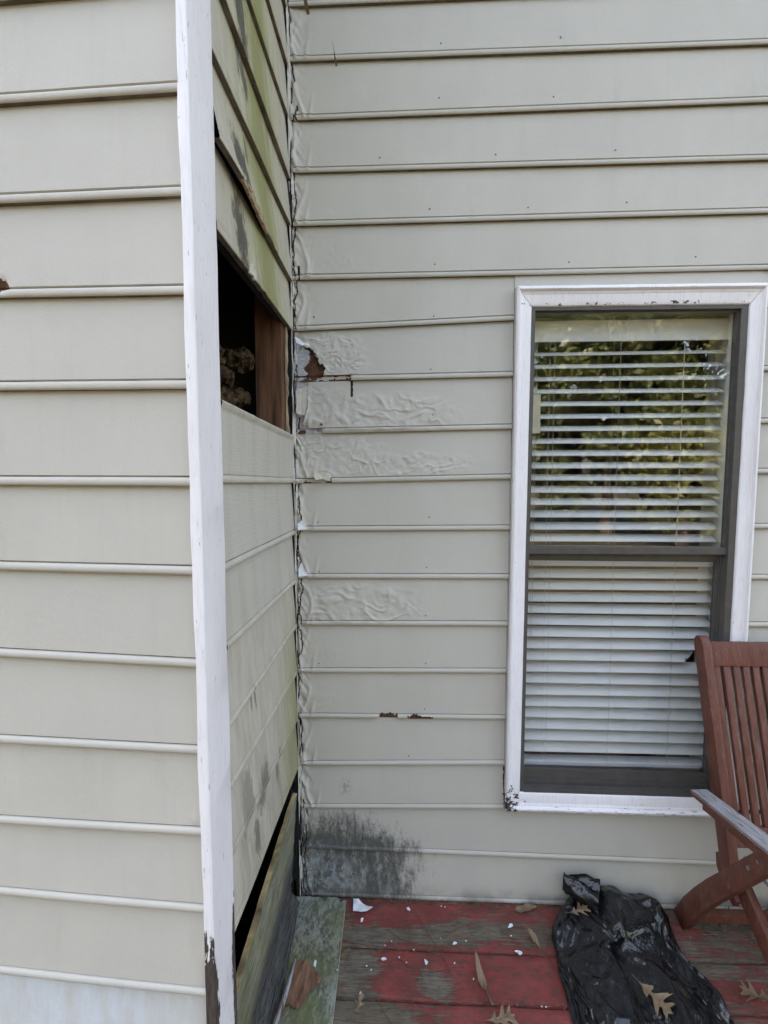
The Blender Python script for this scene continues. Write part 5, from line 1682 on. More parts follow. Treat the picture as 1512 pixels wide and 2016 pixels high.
[1960,0,1,1,2,2,3,3,3,4,5,4,6,6,6,7,7,8,17,8,9,9,11,10,11,8,16,26,16,14,12,11,11,9,10,8,8,8,7,7,6,6,6,4,5,4,3,3,3,2,2,1,1,0]]
BAG_Y = [[-24,0,0,0,0,0,0,0,0,0,0,0,0,0,0,0,0,0,0,0,0,0,0,0,0,0,0,0,0,0,0,0,0,0,0,0,0,0,0,0,0,0,0,0,0,0,0,0,0,0,0,0,0,0],
[-43,-8,3,-2,1,7,2,1,-2,-2,-1,1,-4,-2,1,3,1,-2,1,0,2,0,-2,0,2,0,-3,4,-2,-1,0,2,-2,0,-1,2,-1,-1,1,1,-3,1,1,-5,0,2,7,-1,-2,0,0,4,2,-5],
[-63,-11,2,-3,-7,6,7,7,-2,-3,-1,1,0,1,1,-4,1,2,-1,1,1,2,-1,0,-1,0,3,-1,-2,0,2,-2,-1,0,2,-2,1,-2,1,3,-3,-4,1,-5,3,3,-4,2,-1,1,0,1,6,0],
[-82,-14,-4,-3,0,2,8,5,0,0,-2,-2,0,2,2,3,-2,-2,1,1,0,2,0,0,1,1,0,0,-3,-1,3,2,-4,1,-1,0,-2,-1,2,0,-9,3,-7,5,3,0,1,-2,0,0,1,6,-4,8],
[-102,2,-3,-2,-5,-4,-3,1,1,2,0,0,1,0,1,0,3,-1,0,0,0,2,1,0,0,0,1,1,-3,0,2,4,-4,-1,-1,-2,-1,-1,-2,0,-1,0,3,-1,9,-7,-3,2,2,2,3,1,0,1],
[-121,-1,-5,2,-4,-3,-1,1,1,-2,5,0,0,-3,-2,6,-2,0,1,2,0,-1,1,-10,-7,-2,6,17,-3,3,-3,5,-1,-4,0,-2,2,-5,-2,0,1,5,-4,5,2,2,-1,-5,0,2,6,-3,1,0],
[-141,-3,-5,1,5,-3,-2,1,-2,-3,2,0,3,-3,-4,5,-1,1,1,1,2,-13,-13,-11,-7,-2,3,22,25,-1,1,0,1,-2,-1,-1,-2,-4,-2,5,3,-2,-3,4,3,1,0,-1,-3,6,3,-5,0,0],
[-160,-7,1,5,-3,-2,-3,0,-4,0,1,0,3,1,-1,2,5,3,-1,0,-14,-21,-14,-11,-9,-3,2,17,23,22,6,1,0,0,-2,-1,-3,-1,-4,4,3,0,-4,4,3,1,0,0,0,2,4,-5,1,-1],
[-180,-6,2,4,-5,-1,0,-4,-1,-2,-2,4,0,7,1,-5,5,6,0,-11,-19,-20,-12,-13,-10,-4,1,14,19,19,22,10,0,0,-1,-1,0,-5,-2,-1,2,3,0,0,3,2,1,0,1,3,2,-2,-4,0],
[-199,-6,2,4,-3,-2,-1,-5,0,-3,-1,0,4,9,0,-1,3,4,0,-22,-14,-20,-15,-12,-8,-7,-1,11,16,16,19,20,11,0,0,-2,3,-6,-1,-2,-2,3,1,3,1,1,1,1,1,3,2,-2,-1,-2],
[-219,-4,2,2,-2,-2,-2,-4,-2,-3,-2,10,4,1,1,-3,2,4,-3,-16,-18,-20,-11,-14,-7,-6,-5,7,14,14,15,18,19,9,1,3,-4,5,0,-2,-1,-4,-4,4,2,3,-2,0,2,3,2,-1,-3,-2],
[-238,0,0,0,-1,-2,-2,-2,-4,-4,6,5,0,0,2,-1,0,4,-2,-17,-15,-20,-12,-7,-12,-9,-4,5,10,11,14,15,17,16,7,4,-1,1,3,-1,-2,-4,-3,0,1,4,-2,1,1,2,2,0,-3,-1],
[-257,0,-1,-1,0,-2,-2,-1,-4,-3,6,2,1,4,-2,0,-1,10,-15,-14,-12,-20,-7,-13,-1,-12,7,-5,5,10,11,16,12,16,14,4,2,-1,2,0,-1,-4,-3,3,-3,1,1,8,-2,-1,-2,1,-1,-2],
[-277,-1,0,0,-2,-1,-2,-1,-1,0,-1,3,7,-2,-2,-1,10,-3,-16,-11,-9,-20,-8,-8,-1,-2,-3,-6,9,4,10,15,10,15,10,9,3,0,1,1,-1,-1,-6,2,5,-6,6,1,-1,-2,-1,0,0,-2],
[-296,-1,-1,0,-2,-1,0,0,0,-1,-2,8,1,-2,-3,7,2,-5,-12,-9,-9,-7,-13,-13,-3,0,-9,5,3,2,17,8,6,13,17,5,2,-1,2,0,0,-2,3,1,-2,-4,4,-1,0,-1,0,-1,0,-1],
[-316,-1,0,0,-2,-1,0,0,-1,-1,3,6,-2,-2,1,5,0,-6,-9,-7,-7,-5,-9,-7,-13,-3,14,-16,7,1,17,5,9,11,7,5,5,-3,2,-1,1,-1,0,2,-1,0,0,-1,0,-2,1,0,-1,0],
[-335,-2,1,-1,0,-2,0,0,-1,0,6,1,-1,-2,6,-2,1,-6,-6,-5,-4,-2,-12,5,2,-12,6,0,-17,2,16,7,4,3,7,4,6,-2,0,0,2,-2,-1,1,0,0,1,-1,0,-2,2,-1,0,1],
[-355,-1,0,-1,0,0,-1,0,-1,2,4,-1,-2,4,0,0,0,-4,-1,-1,-2,-5,-5,0,13,-1,-13,10,-8,-13,14,-1,3,5,0,1,7,-3,0,0,1,2,0,-3,0,0,1,3,-4,3,-1,1,-3,1],
[-374,-2,0,-1,0,0,-1,1,1,1,1,0,-1,0,1,1,0,-1,1,1,-1,-3,-2,4,15,9,-20,4,1,-12,-2,1,0,2,2,0,-1,1,-1,2,-1,0,1,1,1,1,-4,5,-5,-1,4,1,-5,1],
[-394,0,-3,0,-1,1,0,-1,1,2,1,-1,-1,1,1,1,0,1,3,2,3,0,4,13,2,13,-26,3,3,-13,-3,1,-2,0,-1,-2,0,-1,1,-2,-1,1,1,0,1,0,0,4,0,-3,0,2,-5,0],
[-413,-2,-1,-1,-1,-1,1,0,1,1,1,-1,0,2,1,0,0,3,4,5,6,2,15,13,2,4,-19,1,-3,-6,-13,5,-8,-3,-4,-4,2,-1,-1,-2,1,-1,0,-1,1,1,3,0,3,-4,-4,4,1,-2],
[-433,1,-4,-2,0,-1,0,1,1,1,1,0,1,1,0,0,1,2,7,7,9,4,15,16,9,-4,-10,-3,-8,-11,-11,6,-15,-5,-6,-1,0,-1,-2,0,-1,-2,0,1,0,3,3,-1,3,-4,-3,-1,3,0],
[-452,0,-1,-4,-1,-1,0,0,1,2,2,0,0,1,0,-1,1,1,10,9,11,9,14,15,13,-3,3,-21,-4,-16,-8,2,-21,-5,-7,0,0,-2,-1,-1,-2,1,0,1,1,2,2,0,-3,-4,-3,-1,3,6],
[-472,-1,0,0,-1,-3,-2,6,-5,2,1,2,-1,0,1,-1,1,0,9,12,12,17,14,13,13,4,-6,-16,-4,-22,-3,-13,-20,-2,-6,0,-1,0,-4,-1,2,0,-1,2,-2,0,1,0,-3,-4,2,3,2,3],
[-491,1,0,-2,0,1,-1,-1,0,-4,2,4,-3,0,0,0,0,1,3,15,15,17,18,16,12,4,-5,-11,-13,-22,-7,-16,-21,3,-6,0,-1,-1,-3,1,0,-2,2,-1,-3,1,0,2,-1,-3,0,2,2,5],
[-510,0,0,-2,0,2,-1,0,-1,2,-3,2,-2,-1,0,0,0,0,0,13,18,16,18,19,16,3,0,-14,-18,-18,-11,-23,-12,2,-5,-2,1,-2,-4,2,-1,-1,2,-1,-3,1,-1,2,0,-1,-2,4,2,4],
[-530,1,-1,-1,-1,2,0,-2,-1,2,1,-1,-3,0,0,0,-1,1,1,0,21,20,17,21,18,5,0,-16,-21,-9,-22,-27,-1,2,-5,-3,1,-4,-3,2,-1,0,-1,2,0,-2,0,5,-2,-1,-3,5,6,-1],
[-549,0,-1,0,-2,3,-1,-2,1,0,-1,1,-3,-1,0,1,1,-1,0,-1,9,23,20,20,18,6,2,-16,-15,-22,-24,-12,-2,1,2,-10,1,-4,-2,-1,1,0,-1,3,0,-1,10,-7,-1,2,-3,6,3,0],
[-569,0,-1,0,1,0,-2,3,-2,-1,-1,1,-2,-2,0,2,1,-1,-2,0,0,16,22,19,19,10,2,-16,-18,-27,-14,-3,2,-1,-2,-9,0,-4,-2,6,-4,-1,-2,6,3,9,-4,5,-9,-2,-2,6,1,0],
[-588,-1,-1,1,-2,-1,4,-1,-3,0,0,-1,2,-4,2,-1,2,0,0,-3,2,0,14,23,17,12,2,-16,-21,-21,0,-1,0,-1,-1,-3,-7,-5,6,6,-5,-3,5,3,2,4,4,0,-1,-9,5,-6,2,0],
[-608,0,1,2,-2,-4,4,-2,-2,-1,0,0,0,3,-1,-1,0,3,-4,0,0,-1,1,9,18,14,3,-17,-15,-4,-1,2,0,-2,-1,-2,-8,5,0,8,-2,-2,-2,0,1,5,6,0,-1,-1,-1,-4,-4,0],
[-627,0,0,2,0,-4,1,1,-1,-4,0,0,0,2,-1,0,4,-1,0,-2,-2,2,-2,5,0,4,5,-5,3,-5,-1,2,2,-1,-3,4,-6,2,1,2,2,1,-3,-2,-1,2,6,0,0,-1,-2,-2,-1,-3],
[-647,0,0,2,0,-4,3,-2,0,-3,-2,1,0,1,0,0,3,2,-2,-1,-2,1,1,2,0,3,1,0,3,-5,-1,3,1,-1,0,1,-1,-3,1,2,1,1,1,-4,-1,6,0,1,-1,-1,-1,-2,-2,-2],
[-666,-2,1,2,-1,0,0,-2,1,-4,-2,1,1,0,-1,2,1,3,-2,-1,0,-1,1,2,1,2,0,0,3,-2,-3,2,1,1,0,0,1,-4,-1,3,2,-1,3,-2,4,-3,0,1,0,-1,-1,-3,-1,-1],
[-686,-1,0,2,-1,1,-2,0,-1,0,-5,0,1,0,1,1,0,3,-2,0,0,1,-1,2,1,2,0,0,2,-1,-3,1,2,1,0,1,-1,2,-5,5,4,0,-1,-1,0,-2,-2,1,0,0,1,-3,0,-3],
[-705,-2,0,1,0,1,-2,-1,-1,2,-2,-4,1,2,-1,0,0,3,-2,0,1,0,0,1,1,2,0,0,3,-2,-2,1,1,1,1,0,1,0,0,-2,5,2,0,-3,-1,0,-2,2,-1,-3,1,0,0,-2],
[-724,-3,0,1,-1,1,0,-1,2,-2,-1,-1,-3,3,-2,0,1,2,-2,0,0,1,1,-1,5,-1,-1,1,3,-2,-3,2,1,0,1,1,0,0,0,-1,2,2,1,-2,-2,-1,-1,3,2,0,-3,-1,0,-1],
[-744,-2,-1,1,0,0,2,-3,1,0,-2,-1,-1,7,-4,-2,0,1,0,-2,0,1,1,-1,5,-1,-1,1,2,-1,-3,0,1,1,1,2,0,0,0,0,-1,1,0,3,-3,1,2,1,-2,2,-5,0,0,-1],
[-763,-3,-2,1,1,1,0,1,-2,0,-1,0,4,0,-3,-3,2,-1,1,-3,0,1,1,-1,5,1,-1,-2,3,-1,-4,0,1,1,2,1,2,-1,0,0,1,1,-1,1,2,-3,1,2,1,-1,-4,-1,-1,1],
[-783,-2,-1,-1,0,3,-1,1,0,-2,0,1,2,0,-1,-1,-2,3,-3,0,-2,0,0,1,4,2,3,-6,2,-1,-4,0,3,1,-1,2,6,-5,0,0,1,1,-1,2,0,1,-1,0,1,-1,-1,-2,-1,0],
[-802,0,-1,-3,2,-1,7,-3,-1,0,0,-1,0,0,-1,1,-4,2,-2,0,1,1,1,-4,3,3,4,-6,1,0,-4,-1,3,2,0,1,7,-4,-3,-1,2,1,1,0,0,0,0,1,-1,0,-1,-1,0,-1],
[-822,1,-2,2,-2,-2,7,-1,-3,1,0,-1,-1,0,1,0,-4,1,-2,3,5,1,-6,-2,6,3,-1,-5,0,-1,-3,-1,3,3,0,0,5,0,-4,1,-1,0,2,0,0,0,0,1,0,-1,-1,-1,1,-2],
[-841,0,-2,5,1,-5,4,0,-3,-1,0,0,-1,-1,2,1,-4,0,0,9,0,-1,-7,3,1,3,-1,-4,-1,-1,-3,-1,6,0,-1,1,3,1,1,0,-4,-1,2,0,1,0,0,1,-1,-1,1,0,-2,0],
[-861,2,-3,4,2,-3,1,0,-2,-2,-1,1,0,-2,2,1,-4,0,2,10,-3,1,-4,-3,2,3,0,-2,-4,7,-4,-8,6,2,-2,2,0,2,0,1,-4,-1,1,1,1,3,0,-3,0,0,0,0,-1,-1],
[-880,0,0,2,1,1,0,-1,-2,-1,1,-1,-3,-1,2,2,-2,-2,10,1,1,-1,0,-2,-5,3,-1,-1,-3,6,-3,-7,5,2,-2,1,0,1,1,1,-3,-1,0,5,0,0,1,0,-2,-1,-2,1,-1,0],
[-900,3,-3,1,2,0,0,-1,0,-2,1,1,0,0,1,-3,-2,6,7,-2,-2,0,0,0,-2,-2,-2,0,-2,6,-3,-2,-1,2,-1,0,0,1,1,1,0,0,-3,5,-1,1,0,1,-2,-2,0,-1,-2,1],
[-919,2,0,-2,1,1,-1,0,0,-1,0,0,1,1,0,-2,0,10,0,1,-5,0,0,-1,-1,1,3,-8,0,4,-1,-5,-1,2,1,0,-1,1,0,1,0,0,1,3,0,-1,0,1,0,-1,-2,-1,0,-1],
[-938,1,1,-3,0,1,-1,1,0,-1,0,0,1,0,1,-1,8,2,0,1,-4,4,-6,-1,0,6,-2,-9,2,2,1,-6,-2,2,0,0,0,1,0,1,0,0,1,3,0,-1,0,1,-1,0,0,-3,0,0],
[-958,1,1,-3,0,2,-1,0,0,-1,1,-1,0,1,2,5,2,1,0,2,0,0,-6,-1,7,0,-4,-11,3,4,0,-5,-3,2,0,0,-1,2,0,0,1,1,0,3,0,-1,-1,1,0,0,0,-1,-2,0],
[-977,0,0,0,0,-1,0,1,-1,-1,0,1,-1,4,3,2,0,1,1,2,1,0,-5,2,5,-3,-4,-11,2,5,1,-4,-4,0,1,0,0,0,0,1,0,2,1,1,0,0,0,0,-1,1,0,-1,0,-1],
[-997,1,4,-5,1,-2,-1,1,-1,0,2,0,2,2,2,1,0,1,2,1,0,2,0,2,0,-5,-4,-10,2,4,2,-1,-4,-3,0,2,-1,0,0,1,0,1,1,1,1,-1,0,-1,0,1,1,-1,-1,0],
[-1016,2,2,2,-5,-3,-1,1,0,1,1,1,2,1,1,1,0,1,2,0,2,0,2,0,1,-5,-1,-11,0,5,1,1,-3,-3,-3,2,2,1,-1,-2,0,0,2,1,0,0,-1,-1,0,3,1,-2,1,-1],
[-1036,5,-1,2,-2,-6,1,4,-4,1,1,0,3,0,1,1,0,5,-1,1,2,-2,2,0,1,-4,-2,5,-11,0,1,1,-3,-2,-4,1,2,2,-1,-1,-1,0,1,1,2,-1,0,0,0,0,3,-2,-1,0],
[-1055,4,2,-1,3,-1,-7,6,-3,-4,0,0,3,2,0,1,3,3,-2,1,2,-1,1,0,1,-4,-2,6,-2,-7,-1,0,-3,-1,-4,-1,3,2,0,-2,-1,0,1,1,2,-1,0,-1,0,0,4,-1,-2,1],
[-1075,4,3,2,-1,1,-5,3,-3,-4,0,3,0,1,1,2,3,2,4,-2,-1,-1,-1,1,1,-3,-1,4,-2,-4,-1,-3,-2,-1,0,0,-4,3,0,-2,-1,1,1,1,1,0,0,0,-2,0,3,2,-1,-2],
[-1094,3,3,1,0,1,0,-2,0,-2,-3,0,1,4,0,4,0,2,3,-2,-2,0,-1,3,-1,-2,1,1,0,-4,-3,-3,-2,-2,1,1,-4,2,0,-2,0,1,0,1,2,1,1,-2,0,1,0,0,0,-1],
[-1114,3,4,0,2,-2,0,-1,1,-3,0,-3,3,5,3,-1,0,1,4,-3,-2,-1,2,-1,1,-2,2,1,0,-5,-2,-4,-2,-2,0,3,-3,-1,1,-2,0,1,0,2,1,1,1,0,0,0,-1,0,0,-1],
[-1133,2,4,1,1,-2,-1,0,1,-1,-2,-2,5,3,2,-1,0,1,4,1,-7,-1,3,-1,0,3,-2,0,0,-4,-2,0,-6,-1,-1,2,1,7,-2,-5,-5,1,1,1,1,1,1,0,0,-1,0,0,0,0],
[-1152,1,3,2,1,-2,0,1,-1,-1,-2,-1,4,5,1,-1,-1,3,4,3,-1,-6,-2,-1,1,2,0,-1,-1,-4,-2,0,4,-1,-8,-1,1,6,5,-8,-4,-3,1,1,1,1,1,0,0,-1,0,0,0,1],
[-1172,2,1,2,2,-3,1,2,0,-1,-1,0,1,3,2,-1,1,1,5,3,2,-9,-3,-1,4,-1,3,1,-6,-3,2,-5,6,-3,-1,-1,-1,-1,9,-4,-8,-3,0,3,-2,0,1,1,0,-1,0,-1,1,1],
[-1191,4,2,2,0,0,-4,2,2,2,2,3,-8,3,0,2,1,2,2,2,5,-2,-2,-9,0,-1,4,1,-6,1,1,-1,1,-5,-1,-1,-1,4,5,-2,-8,-5,1,0,3,-2,-2,2,0,-1,1,-1,0,2],
[-1211,5,4,0,2,-4,3,-3,2,1,2,3,-2,-1,0,2,6,3,-2,4,-2,-1,-3,-1,-6,-1,4,0,-5,0,4,2,-5,2,-1,-1,-8,3,7,-2,-4,-7,-1,3,1,0,-2,-3,0,0,1,0,1,0],
[-1230,4,5,0,-1,2,-1,1,0,-1,2,3,1,-2,2,1,6,1,2,-1,-2,-1,-2,-1,-6,-1,2,2,-2,-3,4,1,0,-3,0,4,-13,9,0,-1,-2,-4,-5,4,0,-1,-2,-2,1,-2,0,0,1,1],
[-1250,5,4,0,-1,1,1,1,-1,2,1,2,2,-3,4,1,4,0,2,-1,-2,-1,-1,-1,-2,-1,-4,4,-3,-2,3,1,1,-2,8,2,-1,-9,-2,0,-2,-2,-2,-2,0,3,-2,-4,-1,-1,-1,-1,1,2],
[-1269,3,4,-1,0,1,1,2,0,3,3,2,-3,4,1,2,2,3,-5,-2,0,-1,-1,0,1,-5,-3,5,-5,-2,3,1,1,3,4,2,-1,1,-3,-6,-4,0,-4,-2,-1,5,-3,-5,-2,-1,-1,0,4,0],
[-1289,2,3,-1,5,-1,1,1,6,2,1,0,2,-1,1,2,2,2,-2,-4,-1,2,2,0,-4,-6,-3,5,-4,3,-3,1,1,3,4,2,-1,0,-3,-1,-7,0,-1,3,-5,-1,0,-4,-5,-2,-2,4,0,2],
[-1308,5,-2,1,4,1,2,5,4,3,-4,2,2,-4,4,6,-4,2,-2,-2,-4,2,3,-2,-2,-7,3,0,-4,5,1,-6,2,2,3,2,3,0,0,-5,-7,4,1,-5,-5,-2,0,0,-6,-2,-3,2,5,-1],
[-1328,5,2,1,6,8,-1,-5,3,3,1,2,3,2,1,-3,-2,1,-2,-2,-3,2,2,-2,-3,4,-8,1,4,-4,7,-7,-4,8,-1,2,2,3,-3,-3,-5,1,2,-2,-7,-4,-2,2,-4,-3,-3,6,-1,0],
[-1347,2,2,1,12,6,0,-5,-1,4,2,2,3,2,1,-4,-2,0,-1,-2,1,0,0,-2,-1,3,-7,0,4,5,2,-8,-5,5,4,3,-5,2,6,-5,-7,-2,1,2,-6,-5,-5,1,1,2,-9,5,1,-3],
[-1367,4,1,0,12,5,4,0,-7,3,3,2,2,1,1,-5,-1,0,-2,2,1,1,-5,-1,5,-2,-3,-4,3,5,1,4,0,-6,-2,4,1,-5,8,-1,-2,-8,-2,3,-5,-7,-6,0,0,6,-2,-6,3,-3],
[-1386,2,0,2,16,0,3,5,-2,-3,4,0,-1,2,2,-3,-4,0,2,0,0,1,2,-3,2,-5,-1,-4,2,5,1,3,3,0,-1,-7,0,1,3,2,-4,-1,-7,3,-4,-8,-7,2,-2,6,0,-7,0,0],
[-1405,-1,2,5,13,4,0,2,2,-3,1,-1,0,2,2,-2,-2,-1,5,-3,4,6,-1,-9,3,-1,-7,0,-2,5,1,2,3,0,-1,-2,-1,0,0,2,1,-3,-5,-3,-1,-6,-9,0,0,4,3,4,-7,-5],
[-1425,0,3,6,9,3,0,3,3,-3,0,-1,1,1,0,-1,1,3,0,6,1,-1,-1,-1,-3,-2,-1,-2,-3,2,4,0,1,1,-2,-2,-1,1,-1,2,1,0,-4,0,-3,-6,-9,-3,-1,5,5,3,-10,-4],
[-1444,5,-1,6,7,4,-1,2,3,2,-4,0,0,0,0,3,3,1,1,2,2,-1,-1,-3,-1,-3,0,-3,-1,2,1,5,2,-4,-2,-2,-1,0,0,2,1,1,-3,-4,6,-7,-6,2,-10,6,4,-1,-10,-4],
[-1464,4,8,1,5,1,4,-1,2,1,-1,-1,-1,0,3,2,2,1,1,4,0,-1,-3,0,-2,3,-7,-1,1,-1,1,4,9,-2,-6,0,-4,-4,-1,7,7,-7,-1,0,-3,10,-5,-11,-7,0,1,5,-9,-8],
[-1483,5,6,10,-5,1,3,3,-1,1,-3,0,1,1,3,2,1,2,3,1,-1,-1,0,-1,1,-3,-7,-1,3,-2,1,9,8,1,-7,-3,-3,-6,-1,5,7,3,-3,-8,-2,13,-4,3,-6,-3,1,-5,-9,-13],
[-1503,9,6,1,-3,-1,4,0,-3,-1,0,1,1,3,3,1,5,8,-1,3,-3,-1,-3,0,-6,1,-7,-4,1,-1,2,5,7,4,-1,-3,-2,-3,-4,4,7,3,0,-6,1,2,-1,-3,-6,-2,3,-4,-5,-11],
[-1522,5,3,3,-1,-6,-1,3,-1,3,-4,-1,2,2,7,9,4,-2,6,0,-1,-2,-6,-5,-3,3,-5,-2,-7,3,1,2,6,4,1,-1,-1,-3,-1,4,0,3,0,-1,1,1,1,-2,-6,-1,-2,-2,-5,-5],
[-1542,2,5,0,5,0,-6,4,1,2,1,-3,-6,7,4,1,1,2,3,0,-2,-3,-5,-3,-1,4,-2,-5,-8,3,8,5,5,6,2,-1,0,-5,-7,-2,3,3,1,-4,-2,0,1,5,1,-6,-4,-4,-1,-5],
[-1561,4,0,4,1,3,-1,-3,0,1,2,-3,3,-3,0,0,0,4,2,-1,-4,-4,-3,0,1,5,-2,-8,4,3,4,0,1,4,4,2,4,1,-1,-2,-6,-3,3,-3,-1,-2,-1,2,6,-4,-5,-5,-3,0],
[-1581,1,1,1,1,2,1,-1,-2,0,0,1,1,0,-4,1,0,0,0,-2,-3,-2,1,5,-2,3,-1,2,2,1,0,1,0,1,0,0,0,0,0,0,-1,-1,4,-1,0,-1,-2,-1,2,2,-3,-1,-2,-4],
[-1600,0,0,0,0,0,0,0,0,0,0,0,0,0,0,0,0,0,0,0,0,0,0,0,0,0,0,0,0,0,0,0,0,0,0,0,0,0,0,0,0,0,0,0,0,0,0,0,0,0,0,0,0,0]]
